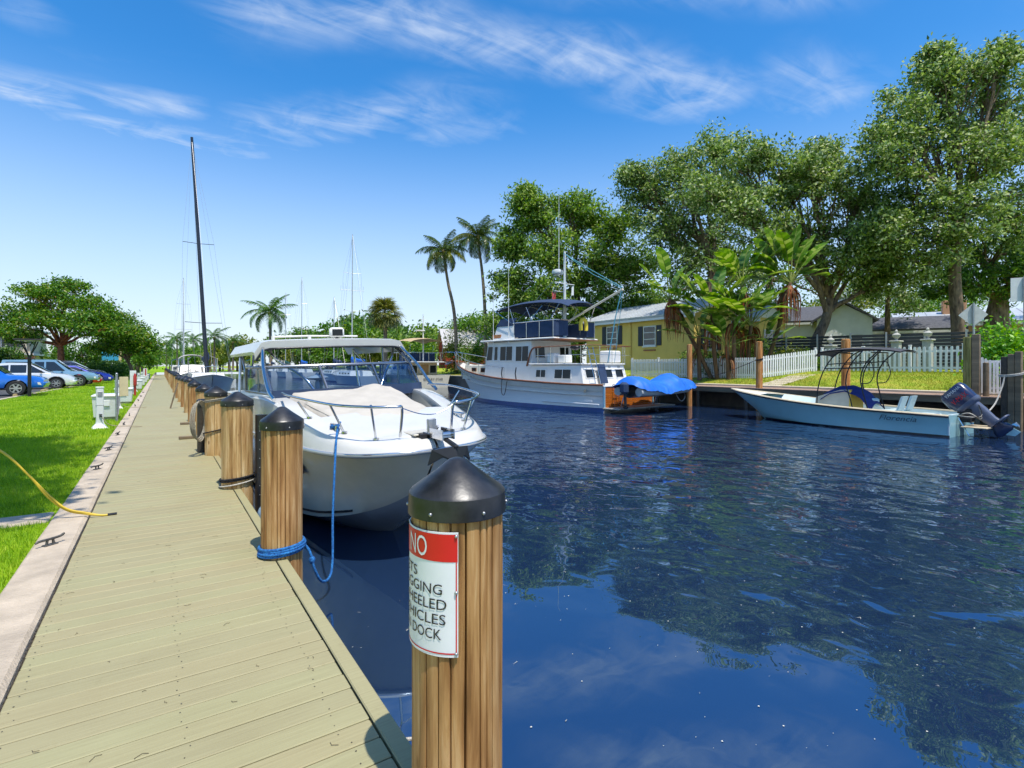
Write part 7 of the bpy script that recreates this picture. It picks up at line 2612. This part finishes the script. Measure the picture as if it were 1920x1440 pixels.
# yellow shore-power cable from a pedestal beside the path
pedestal(-2.15, 7.95, 'white power pedestal that feeds the yellow cable', 1.1, cord=False)
t = thing('power_cable', 'yellow double power cable looping from the lawn onto the dock edge', 'cable', (-1.0, 7.15, 0))
ycab = pm('cable_yellow', (.62, .42, .03), .45, var=.1)
for o_ in (0, 1):
    pts = [(-1.13, .72, .98), (-.85, .45, 1.0), (-.34, .02 + .02 * o_, .78), (-.10, -.02, .50), (.05 + .01 * o_, -.03, .26 + .015 * o_), (.20, -.04 - .02 * o_, .105 + .02 * o_), (.36, -.06, .045 + .012 * o_), (.48, -.07, .016), (.55, -.07, .010)]
    MB().tube(smooth_path(pts, 6), .0105, n=8).build('strand', ycab, t, smooth=60)
MB().tube([(.54, -.07, .012), (.62, -.065, .012)], .013, n=8).build('plug', black_plastic, t)

# lamp post with flat square head
t = thing('lamp_post', 'black lamp post with a flat square head on four splayed arms', 'lamp', (-5.55, 36.3, 0))
MB().box((0, 0, 1.05), (.14, .14, 2.1), ch=.02).build('post', black_metal, t)
for k_ in range(4):
    a_ = k_ * math.pi / 2 + math.pi / 4
    MB().tube(smooth_path([(0, 0, 1.85), (.10 * math.cos(a_), .10 * math.sin(a_), 2.2), (.28 * math.cos(a_), .28 * math.sin(a_), 2.55), (.42 * math.cos(a_), .42 * math.sin(a_), 2.88)], 4), .028, n=6).build('arm', black_metal, t, smooth=60)
MB().box((0, 0, 2.93), (1.10, 1.10, .07), ch=.02).build('head', black_metal, t)
MB().box((0, 0, 2.885), (.95, .95, .02)).build('diffuser', pm('lamp_diffuser', (.6, .6, .56), .5), t)

# wheel stops
ws_mat = pm('wheel_stop', '#b59d6a', .85, var=.15, scale=4, dirt=.3)
for k_, (x, y) in enumerate(((-6.35, 38.6), (-6.1, 44.6), (-5.95, 49.8), (-5.6, 53.6), (-5.45, 57.2), (-5.2, 62.5), (-5.0, 67))):
    tag(MB().prism([(-.09, 0), (.09, 0), (.06, .12), (-.06, .12)], 1.8, Matrix.Translation((0, .9, 0)) @ Matrix.Rotation(R(90), 4, 'X')).build('wheel_stop', ws_mat, loc=(x, y, -.004)), 'worn yellowish wheel stop, %s along the car park edge from the lamp post' % ORD[k_], 'wheel stop', 'wheel stops along the car park edge')


# ------------------------------------------------------------------ cars; local x forward, y left
def car_paint(name, c):
    return pm(name, c, .22, metal=.25, var=.05, scale=1.5, coat=.9)


car_glass = pm('car_glass', (.015, .02, .024), .05, var=.2, scale=.8, coat=.5)
chrome = pm('car_chrome', (.65, .65, .66), .15, metal=1.0, var=.05)
lamp_clear = pm('headlamp', (.70, .66, .55), .12, var=.15, scale=20, coat=.8)
tyre_m = rubber
alloy = pm('alloy_rim', (.55, .54, .50), .3, metal=.8, var=.08)


def car(label, cat, loc, rz, L_, W, prof, cab, roof_w, paint, wheels, wr, sill, nose, grille=True, rack=False, black_arch=False, bumper=None, windows=None, sc=1.0):
    """prof: (x, z) of hood/deck line; cab: (x, z) of windscreen/roof line; wheels: two x positions; nose: plan taper at the front"""
    t = thing('parked_car', label, cat, loc, rz)
    t.scale = (sc, sc, sc)
    ra = wr * 1.17

    def zb(x):
        z_ = sill
        for xw in wheels:
            if abs(x - xw) < ra:
                z_ = max(z_, wr + math.sqrt(ra * ra - (x - xw) ** 2))
        return z_

    def w(x, z_, top):
        e = (x + L_ / 2) / L_
        k_ = 1 - nose * max(0, (e - .80) / .20) ** 2 - .06 * max(0, (.10 - e) / .10) ** 2
        q = (z_ - sill) / max(.2, top - sill)
        return W / 2 * k_ * (1 - .05 * max(0, (q - .55) / .45) ** 2 - .05 * max(0, (.25 - q) / .25) ** 2)
    xs_ = sorted(set([round(-L_ / 2 + L_ * i / 46, 4) for i in range(47)] + [round(xw + ra * s_, 4) for xw in wheels for s_ in (-.999, -.9, .9, .999)]))
    rings = []
    for x in xs_:
        top = interp(prof, x)
        lo_ = min(zb(x), top - .04)
        half = []
        for j in range(7):
            z_ = lerp(lo_, top, j / 6)
            half.append((w(x, z_, top), z_))
        wt = half[-1][0]
        ring = [(x, -a_, z_) for a_, z_ in half] + [(x, -wt * .86, top + .035), (x, 0, top + .055), (x, wt * .86, top + .035)] + [(x, a_, z_) for a_, z_ in reversed(half)]
        rings.append(ring)
    b = MB()
    b.loft(rings, False, False, False)
    for e in (0, -1):
        b.add(rings[e], [tuple(range(len(rings[e])))])
    b.build('body', paint, t, smooth=32)
    MB().box((0, 0, sill + .20), (L_ * .90, W * .80, .30)).build('underbody', dark_hole, t)
    # greenhouse
    cx = [c_[0] for c_ in cab]
    n_ = 22
    cr_ = []

    def cw(x, z_):
        zb_ = interp(prof, x)
        zr = max(c_[1] for c_ in cab)
        return lerp(W / 2 * .93, roof_w / 2, max(0, (z_ - zb_) / (zr - zb_ + .001)))
    for i in range(n_ + 1):
        x = lerp(cx[0], cx[-1], i / n_)
        z1 = interp(cab, x)
        z0 = min(interp(prof, x), z1 - .01)
        pts = []
        for j in range(5):
            z_ = lerp(z0, z1, j / 4)
            pts.append((cw(x, z_), z_))
        wt = pts[-1][0]
        cr_.append([(x, -a_, z_) for a_, z_ in pts] + [(x, -wt * .8, z1 + .03), (x, 0, z1 + .045), (x, wt * .8, z1 + .03)] + [(x, a_, z_) for a_, z_ in reversed(pts)])
    b = MB()
    b.loft(cr_, False)
    for e in (0, -1):
        b.add(cr_[e], [tuple(range(len(cr_[e])))])
    b.build('cabin', paint, t, smooth=32)
    for poly in windows or ():
        for sy in (-1, 1):
            P = [(x, sy * (cw(x, z_) + .012), z_) for x, z_ in poly]
            MB().add(P, [tuple(range(len(P))) if sy < 0 else tuple(reversed(range(len(P))))]).build('side_window', car_glass, t)
    # windscreen lies on the front slope of the cabin line
    (xa, za), (xb, zb2) = cab[-1], cab[-2]
    f0, f1 = .10, .92
    P = []
    for s_, f_ in ((-1, f0), (1, f0), (1, f1), (-1, f1)):
        x, z_ = lerp(xa, xb, f_), lerp(za, zb2, f_)
        P.append((x + .02, s_ * (cw(x, z_) - .06), z_ + .05))
    MB().add(P + [(lerp(P[0][0], P[1][0], .5) + .01, 0, P[0][2] + .02), (P[2][0] + .01, 0, P[2][2] + .02)], [(0, 4, 5, 3), (4, 1, 2, 5)]).build('windscreen', car_glass, t, smooth=60)
    # wheels
    for xw in wheels:
        for sy in (-1, 1):
            wl = bpy.data.objects.new('wheel', MB().lathe([(wr * .62, -.11), (wr * .93, -.115), (wr, -.08), (wr, .08), (wr * .93, .115), (wr * .62, .11)], n=28, cap0=False, cap1=False, axis=Matrix.Rotation(R(90), 3, 'X')).mesh('tyre', tyre_m, smooth=40))
            col.objects.link(wl)
            wl.parent = t
            wl.location = (xw, sy * (W / 2 - .10), wr)
            rm = MB()
            for k_ in range(6):
                a_ = k_ * math.pi / 3
                rm.box((wr * .33 * math.cos(a_), sy * .085, wr * .33 * math.sin(a_)), (wr * .60, .03, wr * .20), rot=Matrix.Rotation(-a_, 3, 'Y'), ch=.008)
            rm.lathe([(wr * .16, -.02), (wr * .16, .02)], (0, sy * .09, 0), n=12, axis=Matrix.Rotation(R(90), 3, 'X'))
            rm.lathe([(wr * .56, -.05), (wr * .64, -.05), (wr * .64, .05), (wr * .56, .05)], (0, sy * .06, 0), n=28, cap0=False, cap1=False, axis=Matrix.Rotation(R(90), 3, 'X'))
            rm.build('rim', alloy, wl, smooth=40)
            MB().cyl((0, sy * .02, 0), (0, sy * .03, 0), wr * .58, n=20).build('brake_disc', dark_hole, wl)
    if black_arch:
        for xw in wheels:
            for sy in (-1, 1):
                pts = [(xw + ra * math.cos(a_), sy * (W / 2 + .004), wr + ra * math.sin(a_)) for a_ in [R(k_) for k_ in range(-8, 189, 14)]]
                MB().tube(pts, .045, n=6).build('arch_trim', black_plastic, t, smooth=60)
    # lamps, bumper, grille, mirrors
    xf = L_ / 2
    zf = interp(prof, xf)
    zl = zf - .16
    for sy in (-1, 1):
        yw = w(xf - .05, zl, zf)
        MB().loft([[(xf + .012, sy * (yw * .52), zl - .09), (xf + .012, sy * (yw * .52), zl + .08)], [(xf + .012, sy * yw * .98, zl - .09), (xf + .005, sy * yw * .97, zl + .08)], [(xf - .22, sy * (w(xf - .22, zl, zf) + .014), zl - .05), (xf - .24, sy * (w(xf - .24, zl, zf) + .012), zl + .07)]], False).build('headlight', lamp_clear, t)
        xm = cab[-1][0] - .45
        zm = interp(prof, xm) + .13
        MB().box((xm, sy * (W / 2 + .10), zm), (.12, .20, .15), ch=.04).build('mirror', black_plastic, t, smooth=40)
        MB().box((-xf - .005, sy * W * .40, zf * .80), (.03, .20, .24), ch=.01).build('tail_light', redm, t)
    if grille:
        MB().box((xf + .008, 0, zl - .01), (.03, W * .42, .20), ch=.01).build('grille', black_plastic, t)
    bm = bumper or paint
    MB().box((xf - .02, 0, sill + .20), (.20, W * .90, .22), ch=.06).build('bumper', bm, t, smooth=40)
    MB().box((-xf + .02, 0, sill + .20), (.16, W * .90, .20), ch=.06).build('rear_bumper', bm, t, smooth=40)
    for x in [c_ for c_ in (lerp(cab[0][0], cab[-1][0], .52),)]:
        for sy in (-1, 1):
            MB().box((x - .18, sy * (W / 2 + .004), interp(prof, x) - .14), (.18, .03, .035), ch=.008).build('door_handle', bm, t)
    if rack:
        for sy in (-1, 1):
            MB().tube([(cab[1][0], sy * roof_w * .46, cab[1][1] + .10), (cab[-2][0] - .1, sy * roof_w * .46, cab[-2][1] + .10)], .022, n=6).build('roof_rail', black_plastic, t)
    return t


truck_prof = [(-2.7, 1.02), (-1.0, 1.04), (.2, 1.06), (1.0, 1.08), (2.2, 1.02), (2.62, .92), (2.7, .80)]
truck_cab = [(-1.15, 1.10), (-1.0, 1.72), (.0, 1.76), (.45, 1.74), (1.25, 1.10)]
truck_win = [[(-.95, 1.12), (-.12, 1.12), (-.12, 1.64), (-.85, 1.62)], [(-.02, 1.12), (.98, 1.12), (.42, 1.64), (-.02, 1.65)]]
car('bright blue pickup truck with alloy wheels at the kerb by the lamp post', 'pickup', (-7.95, 38.9, 0), R(0), 5.4, 1.88, truck_prof, truck_cab, 1.42, car_paint('paint_bright_blue', (.012, .16, .62)), (-1.62, 1.60), .40, .42, .10, windows=truck_win)
car('pale steel-blue pickup truck with chrome bumper parked beyond the white crossover', 'pickup', (-7.1, 53.6, 0), R(0), 5.7, 1.98, truck_prof, [(-2.45, 1.15), (-2.3, 1.86), (.0, 1.90), (.45, 1.88), (1.30, 1.12)], 1.52, car_paint('paint_steel_blue', (.21, .36, .46)), (-1.75, 1.75), .41, .46, .06, bumper=chrome,
    windows=[[(-2.15, 1.18), (-.75, 1.18), (-.75, 1.76), (-2.1, 1.76)], [(-.62, 1.16), (-.12, 1.16), (-.12, 1.76), (-.62, 1.76)], [(-.02, 1.14), (1.02, 1.14), (.42, 1.76), (-.02, 1.77)]], sc=1.08)
suv_prof = [(-2.25, .92), (-1.8, .98), (.0, .98), (.9, .98), (1.8, .88), (2.15, .76), (2.25, .62)]
suv_cab = [(-2.2, 1.0), (-1.75, 1.52), (-.9, 1.62), (.1, 1.60), (1.15, 1.0)]
suv_win = [[(-1.6, 1.04), (-.82, 1.03), (-.82, 1.50), (-1.35, 1.46)], [(-.74, 1.03), (.0, 1.03), (.0, 1.51), (-.74, 1.51)], [(.08, 1.03), (.90, 1.02), (.22, 1.48), (.08, 1.50)]]
car('white crossover with black wheel arches between the two blue pickups', 'car', (-7.55, 49.2, 0), R(0), 4.6, 1.82, suv_prof, suv_cab, 1.30, car_paint('paint_white', (.72, .72, .70)), (-1.40, 1.42), .35, .24, .16, black_arch=True, windows=suv_win, sc=1.1)
cp_prof = [(-2.3, .90), (-1.7, .95), (-.4, .90), (.7, .90), (1.7, .80), (2.2, .66), (2.3, .54)]
cp_cab = [(-1.9, .96), (-1.0, 1.32), (-.4, 1.37), (.1, 1.34), (.95, .92)]
cp_win = [[(-1.05, .97), (-.4, .96), (-.4, 1.27), (-.85, 1.25)], [(-.32, .96), (.72, .94), (.12, 1.25), (-.32, 1.28)]]
car('red car nose peeping out beyond the steel-blue pickup', 'car', (-6.6, 58.2, 0), R(0), 4.6, 1.82, cp_prof, cp_cab, 1.22, car_paint('paint_red', (.46, .02, .015)), (-1.35, 1.40), .33, .16, .18, windows=cp_win, sc=1.05)
car('dark blue coupe parked next to the red car', 'car', (-6.55, 63.5, 0), R(0), 4.8, 1.88, cp_prof, cp_cab, 1.22, car_paint('paint_dark_blue', (.012, .025, .30)), (-1.40, 1.45), .35, .17, .16, windows=cp_win, sc=1.18)
car('tall dark grey van-like car behind the blue coupe', 'car', (-7.4, 69.0, 0), R(0), 5.0, 1.95, suv_prof, suv_cab, 1.4, car_paint('paint_dark_grey', (.05, .05, .055)), (-1.45, 1.5), .37, .25, .14, rack=True, windows=suv_win, sc=1.25)
car('silver saloon at the rear of the car park behind the bright blue pickup', 'car', (-16.5, 52, 0), R(180), 4.6, 1.82, cp_prof, cp_cab, 1.22, car_paint('paint_silver', (.45, .46, .47)), (-1.35, 1.40), .33, .18, .14, windows=cp_win, sc=1.05)

# long cream building behind the trees
cb = thing('cream_building', 'low cream building with white slab edges behind the umbrella tree', 'building', (-34, 92, 0), R(0))
cr_w = house_wall_mat('stucco_cream', (.58, .50, .36))
MB().box((0, 6, 3.2), (40, 12, 6.4)).build('wall', cr_w, cb)
for z_ in (3.1, 6.4):
    MB().box((0, 5.4, z_), (41, 13, .25)).build('slab_edge', trim_w, cb)
for k_ in range(9):
    for z0 in (.9, 4.0):
        x = -18 + k_ * 4.4
        house_window(cb, [(x, -.005, z0), (x + 2.4, -.005, z0), (x + 2.4, -.005, z0 + 1.6), (x, -.005, z0 + 1.6)], bars=0, sill=False)
for k_ in range(10):
    MB().box((-20 + k_ * 4.4, -.6, 3.1), (.35, .35, 6.2)).build('pillar', cr_w, cb)
t = thing('blue_sign', 'small turquoise and yellow entrance sign behind the low umbrella tree', 'sign', (-4.6, 92.5, 0))
MB().box((0, 0, 2.4), (.3, .3, 4.8)).build('post', pm('sign_cream', (.62, .50, .22), .6), t)
MB().box((-1.1, 0, 3.2), (1.9, .12, 1.7)).build('panel', pm('sign_turquoise', (.05, .35, .50), .5), t)

# ------------------------------------------------------------------ other boats in the canal
def std_hull(par, L_, B_, fb, bow, hullm, bootm, rake=.12, tw=.85):
    S = [(0, B_ / 2 * tw, fb), (L_ * .25, B_ / 2 * .97, fb * .97), (L_ * .5, B_ / 2, fb), (L_ * .7, B_ / 2 * .86, fb * 1.05), (L_ * .85, B_ / 2 * .58, lerp(fb, bow, .55)), (L_ * .95, B_ / 2 * .24, lerp(fb, bow, .85)), (L_, .02, bow)]
    Wl = [(0.02, B_ / 2 * tw * .86, -.05), (L_ * .25, B_ / 2 * .88, -.05), (L_ * .48, B_ / 2 * .88, -.05), (L_ * .66, B_ / 2 * .66, -.05), (L_ * .79, B_ / 2 * .36, -.02), (L_ * (1 - rake) * .985, B_ / 2 * .10, .0), (L_ * (1 - rake), .01, .06)]
    K = [(x, -.45 if x < L_ * .75 else z_ - .1) for x, _, z_ in Wl]
    K[-1] = (Wl[-1][0], .06)
    rg_ = loft_hull(S, Wl, K, .05, 5)
    b = MB()
    b.loft(rg_, False)
    b.add(rg_[0], [tuple(reversed(range(len(rg_[0]))))])
    b.build('hull', hullm, par, smooth=40)
    ribbon(par, rg_, 0, .14, bootm)
    MB().tube(side_line(rg_, .01, .01), .035, n=6).build('rub_rail', gel_dgrey, par, smooth=60)
    deck_part(par, rg_, gel_white, .03, -.02)
    return rg_


def rails(par, rg_, x0, h, name='guard_rail'):
    bl_ = [p for p in side_line(rg_, -.07, h) if p[0] > x0]
    MB().tube(bl_, .018, n=5).build(name, stainless, par, smooth=60)
    for p in bl_[::4]:
        MB().cyl((p[0], p[1], p[2] - h), p, .013, n=5).build('stanchion', stainless, par)


def sailboat(label, loc, rz, L_, mast_h, hullm, bootm, mast_m, cover, boomlen=.36, spread=(.45, .72), lean=0.0, aerial=False, bimini=None, mast_r=.085):
    t = thing('sailboat', label, 'sailboat', loc, rz)
    rg_ = std_hull(t, L_, L_ * .31, 1.05, 1.5, hullm, bootm, .16, .72)
    cabin_block(t, (L_ * .28, L_ * .72, L_ * .105, .95), (L_ * .30, L_ * .66, L_ * .09, 1.55), gel_white, 'coach_roof')
    for sy in (1, -1):
        for k_ in range(4):
            x = lerp(L_ * .34, L_ * .60, k_ / 3)
            MB().box((x, sy * (L_ * .098), 1.28), (.42, .03, .14), ch=.01).build('port_light', smoke_pane, t)
    xm = L_ * .56
    MB().cyl((xm, 0, 1.2), (xm - .25, lean * (mast_h - 1.2), mast_h), mast_r, mast_r * .6, 10).build('mast', mast_m, t, smooth=50)
    MB().cyl((xm - .05, 0, 2.35), (xm - L_ * boomlen, 0, 2.45), .06, n=8).build('boom', mast_m, t, smooth=50)
    b = MB()
    rows = []
    for k_ in range(11):
        f_ = k_ / 10
        x = xm - .1 - (L_ * boomlen - .3) * f_
        hh = lerp(.62, .26, f_ ** .5)
        rows.append([(x, .16 * math.sin(a_) * (1 + .2 * math.sin(k_ * 3)), 2.52 + hh * .45 + hh * .6 * math.cos(a_) + .03 * math.sin(k_ * 2)) for a_ in [2 * math.pi * j / 10 for j in range(10)]])
    b.loft(rows, True, True, True)
    b.build('sail_cover', cover, t, smooth=50)
    for s_ in spread:
        z_ = lerp(1.2, mast_h, s_)
        yl = lean * (z_ - 1.2)
        hw = L_ * .10 * (1.15 - .5 * s_)
        MB().tube([(xm - .15, yl - hw, z_ + .05), (xm - .12, yl, z_), (xm - .15, yl + hw, z_ + .05)], .022, n=5).build('spreader', mast_m, t)
        for sy in (1, -1):
            MB().tube([(xm, sy * L_ * .145, 1.05), (xm - .15, yl + sy * hw, z_ + .05), (xm - .25, lean * (mast_h - 1.2), mast_h - .2)], .009, n=4).build('shroud', galvanised, t)
    MB().cyl((L_ * .99, 0, 1.5), (xm - .25, lean * (mast_h - 1.2), mast_h - .1), .010, n=4).build('forestay', galvanised, t)
    MB().cyl((.05, 0, 1.1), (xm - .25, lean * (mast_h - 1.2), mast_h - .05), .010, n=4).build('backstay', galvanised, t)
    if aerial:
        z_ = lerp(1.2, mast_h, .60)
        yl = lean * (z_ - 1.2)
        MB().cyl((xm - .1, yl - 1.35, z_), (xm - .1, yl + 1.35, z_), .02, n=5).build('aerial_bar', galvanised, t)
        for k_ in range(9):
            y_ = lerp(-1.3, 1.3, k_ / 8)
            MB().cyl((xm - .1, yl + y_, z_ - .15), (xm - .1 - .1 * math.sin(k_), yl + y_, z_ + .55 + .25 * math.sin(k_ * 2)), .010, n=4).build('aerial_rod', galvanised, t)
    rails(t, rg_, L_ * .05, .6)
    if bimini:
        b = MB()
        b.loft([[(x, 1.05 * math.sin(R(a_)), 3.0 - .25 * (1 - math.cos(R(a_))) * 2) for a_ in range(-70, 71, 20)] for x in (.6, 1.4, 2.3)], False)
        b.build('bimini', bimini, t, smooth=50)
        for x in (.7, 2.2):
            for sy in (1, -1):
                MB().cyl((1.4, sy * 1.0, 1.1), (x, sy * 1.0, 2.75), .02, n=5).build('bimini_strut', stainless, t)
    return t


def motorboat(label, loc, rz, L_, hullm, bootm, cabin, top=None, tall=1.0, name='motorboat'):
    t = thing(name, label, 'boat', loc, rz)
    rg_ = std_hull(t, L_, L_ * .33, 1.05 * tall, 1.55 * tall, hullm, bootm, .14, .9)
    w = L_ * .125
    z0 = 1.0 * tall
    cabin_block(t, (L_ * .25, L_ * .66, w, z0), (L_ * .27, L_ * .58, w * .86, z0 + 1.15 * tall), cabin, 'cabin')
    wf = lambda x, z_: lerp(w, w * .86, (z_ - z0) / (1.15 * tall)) * lerp(1, .95, (x - L_ * .25) / (L_ * .4))
    for sy in (1, -1):
        side_windows(t, [((lerp(L_ * .29, L_ * .58, k_ / 3) + .05, lerp(L_ * .29, L_ * .58, (k_ + 1) / 3) - .05, z0 + .5 * tall), (lerp(L_ * .29, L_ * .56, k_ / 3) + .05, lerp(L_ * .29, L_ * .56, (k_ + 1) / 3) - .05, z0 + 1.0 * tall)) for k_ in range(3)], sy, wf, fm=cabin)
    xf_ = lambda z_: lerp(L_ * .66, L_ * .58, (z_ - z0) / (1.15 * tall))
    for y0, y1 in ((-w * .82, -.05), (.05, w * .82)):
        wall_pane(t, [(xf_(z0 + .4) + .006, y0, z0 + .4), (xf_(z0 + .4) + .006, y1, z0 + .4), (xf_(z0 + 1.05 * tall) + .006, y1 * .95, z0 + 1.05 * tall), (xf_(z0 + 1.05 * tall) + .006, y0 * .95, z0 + 1.05 * tall)], 'window', cabin, smoke_pane)
    if top:
        zt = z0 + 2.15 * tall
        b = MB()
        rows = [[(x, w * 1.02 * math.sin(R(a_)), zt - .28 * (1 - math.cos(R(a_))) * 2 + .10 * math.sin(math.pi * (x - L_ * .14) / (L_ * .44))) for a_ in range(-72, 73, 18)] for x in [lerp(L_ * .14, L_ * .56, k_ / 7) for k_ in range(8)]]
        b.loft(rows, False)
        b.build('canvas_top', top, t, smooth=50)
        for x in (L_ * .17, L_ * .34, L_ * .53):
            for sy in (1, -1):
                MB().cyl((x + .1, sy * w * .95, z0 + .9 * tall), (x, sy * w * .95, zt - .35), .02, n=5).build('top_strut', stainless, t)
    rails(t, rg_, L_ * .45, .6)
    return t


hb = lambda n_, c_: pm(n_, c_, .3, var=.05, coat=.3)
dark_mast = pm('mast_dark', (.03, .035, .05), .35, metal=.3, var=.1)
alu_mast = pm('mast_alloy', (.55, .56, .56), .35, metal=.5, var=.08)
# moored along the near dock beyond the cruiser
sailboat('white sailboat with very tall dark mast moored along the dock', (2.95, 51.5, WATER), R(-90), 11.5, 18.9, hb('hull_offwhite', (.52, .53, .52)), boot_blue, dark_mast, canvas_navy, spread=(.23, .56), lean=-.055, bimini=canvas_cream, mast_r=.15)
motorboat('white motorboat with cream canvas top moored behind the dark-masted sailboat', (2.7, 65.5, WATER), R(-90), 9.5, hb('hull_white_a', (.62, .62, .60)), boot_blue, gel_white, canvas_cream)
motorboat('white motorboat with green-tinted cabin moored further down the dock', (2.8, 78.5, WATER), R(-90), 9.0, hb('hull_white_b', (.60, .61, .60)), boot_blue, gel_white, None)
sailboat('white sailboat with pale mast near the far end of the dock', (2.8, 93, WATER), R(-90), 10.5, 14.5, hb('hull_white_c', (.60, .60, .58)), boot_blue, alu_mast, canvas_navy)
motorboat('small dark-hulled motorboat at the far end of the dock', (2.5, 104, WATER), R(-90), 7.5, hb('hull_navy', (.03, .04, .09)), boot_blue, gel_white, canvas_navy)
# along the right bank beyond the trawler
bs = motorboat('cream trawler with tan bimini and name across its rounded stern', (21.8, 46.2, WATER), R(90), 12.2, hb('hull_cream', (.62, .57, .44)), boot_blue, cabin_cream, None, 1.15, name='trawler_yacht')
MB().box((3.6, 0, 2.48), (5.4, 3.7, .10), ch=.03).build('boat_deck', gel_white, bs)
MB().box((2.3, 0, 1.5), (.06, 3.0, 1.9)).build('aft_bulkhead', pm('bulkhead_tan', (.52, .40, .22), .5, var=.06), bs)
MB().box((2.26, -.15, 1.42), (.03, .78, 1.62)).build('door', pm('door_brown', (.32, .19, .07), .5, var=.1), bs)
for y_ in (1.0, -1.05):
    wall_pane(bs, [(2.265, y_ + .38, 1.35), (2.265, y_ - .38, 1.35), (2.265, y_ - .38, 2.2), (2.265, y_ + .38, 2.2)], 'window', cabin_cream, smoke_pane)
MB().tube([(6.0, 1.7, 3.45), (1.1, 1.75, 3.4), (1.0, 0, 3.4), (1.1, -1.75, 3.4), (6.0, -1.7, 3.45)], .025, n=5).build('deck_rail', stainless, bs)
for (x, y_) in ((5, 1.7), (3.5, 1.72), (2, 1.74), (1.05, .9), (1, 0), (1.05, -.9), (2, -1.74), (3.5, -1.72), (5, -1.7)):
    MB().cyl((x, y_, 2.5), (x, y_, 3.42), .018, n=5).build('stanchion', stainless, bs)
MB().loft([[(4.6, 1.6, 2.55), (4.6, 1.6, 3.4)], [(3.2, 1.65, 2.55), (3.2, 1.65, 3.4)], [(3.1, -1.65, 2.55), (3.1, -1.65, 3.4)], [(4.6, -1.6, 2.55), (4.6, -1.6, 3.4)]], False).build('canvas_dodger', canvas_navy, bs)
tan_canvas = pm('canvas_tan', (.50, .36, .19), .8, var=.08)
MB().loft([[(x, 1.85 * math.sin(R(a_)), 4.75 + .18 * math.sin(math.pi * (x - 1.2) / 5) - .3 * (1 - math.cos(R(a_))) * 1.6) for a_ in range(-72, 73, 18)] for x in (1.2, 2.2, 3.2, 4.2, 5.2, 6.2)], False).build('bimini_canvas', tan_canvas, bs, smooth=50)
for x in (1.4, 3.6, 6.0):
    for sy in (1, -1):
        MB().cyl((x + .3, sy * 1.72, 2.5), (x, sy * 1.74, 4.2), .022, n=5).build('bimini_strut', stainless, bs)
MB().cyl((2.3, 0, 2.5), (2.3, 0, 7.2), .07, .05, 8).build('mast', white_paint, bs)
MB().box((2.4, .3, 5.6), (.5, .9, .10), ch=.03).build('radar', white_paint, bs)
MB().cyl((2.3, -.35, 6.7), (2.3, .35, 6.7), .02, n=5).build('crosstree', white_paint, bs)
tv, tf = text_mesh('BINARY STAR', .34, 'CENTER')
MB().add([(-.035, -p[0], .70 + p[1]) for p in tv], tf).build('name_lettering', pm('name_dark', (.04, .04, .05), .5), bs)

sailboat('grey-blue sailboat with white aerial-hung mast and blue sail cover', (18.2, 53.0, WATER), R(90), 12.5, 17.0, hb('hull_greyblue', (.26, .33, .40)), boot_blue, alu_mast, canvas_blue, aerial=True)
sailboat('pale sailboat with bare mast behind the grey-blue one', (20.4, 69.5, WATER), R(90), 11.0, 11.8, hb('hull_white_d', (.55, .58, .60)), boot_blue, alu_mast, canvas_navy)
sailboat('sailboat with blue-wrapped furled forestay across the canal', (20.2, 88.5, WATER), R(90), 11.5, 17.2, hb('hull_white_e', (.60, .60, .58)), boot_blue, alu_mast, canvas_blue)
sailboat('sailboat with green sail cover in the row across the canal', (20.0, 101.5, WATER), R(90), 11.0, 16.0, hb('hull_white_f', (.58, .58, .55)), boot_blue, alu_mast, pm('canvas_green', (.02, .10, .07), .8))
sailboat('most distant sailboat across the canal with short mast', (19.8, 116, WATER), R(90), 10.0, 12.6, hb('hull_white_g', (.6, .6, .57)), boot_blue, alu_mast, canvas_navy)
motorboat('white cabin motorboat with teal windows moored across the canal', (16.8, 130, WATER), R(-90), 10.5, hb('hull_white_h', (.62, .62, .6)), boot_blue, gel_white, pm('canvas_teal', (.02, .14, .13), .7), 1.1)
# timber mooring dolphins and a white fence of posts across the canal
for k_ in range(8):
    t = thing('mooring_post', 'pale slender mooring post, %s in the row past the distant sailboats' % ORD[k_], 'post', (19.2 + .2 * k_, 120 + 2.6 * k_, WATER), 0, 'pale mooring posts across the canal')
    MB().cyl((0, 0, -1.5), (0, 0, 2.6), .16, .15, 8).build('shaft', timber, t)
    MB().cyl((0, 0, 2.6), (0, 0, 2.75), .17, .08, 8).build('cap', white_paint, t)

# ------------------------------------------------------------------ floating scraps on the calm water
b = MB()
rd = random.Random(4)
for k_ in range(300):
    if k_ < 220:
        x, y = 1.1 + 5.5 * rd.random() ** 1.1, .6 + 5.2 * rd.random()
    else:
        x, y = 3 + 10 * rd.random(), 2 + 12 * rd.random()
    if 1.0 < x < 3.9 and y > 4.9:
        continue
    a_ = rd.uniform(0, 6.3)
    s_ = rd.choice((.002, .003, .004, .006)) * (1 if k_ < 220 else 1.2)
    if rd.random() < .16:
        l_ = rd.uniform(.02, .055)
        for q in range(rd.choice((1, 1, 2, 3))):
            a2 = a_ + rd.uniform(-.9, .9)
            b.add([(x, y - .002, WATER + .004), (x, y + .002, WATER + .004), (x + l_ * math.cos(a2), y + l_ * math.sin(a2), WATER + .004)], [(0, 1, 2)])
    else:
        b.add([(x + s_ * math.cos(a_ + q) * (1 + .5 * (q == 0)), y + s_ * math.sin(a_ + q), WATER + .004) for q in (0, 1.7, 3.1, 4.6)], [(0, 1, 2, 3)])
struct(b.build('floating_petals', pm('petal', (.62, .60, .50), .8, var=.2)), 'stuff')
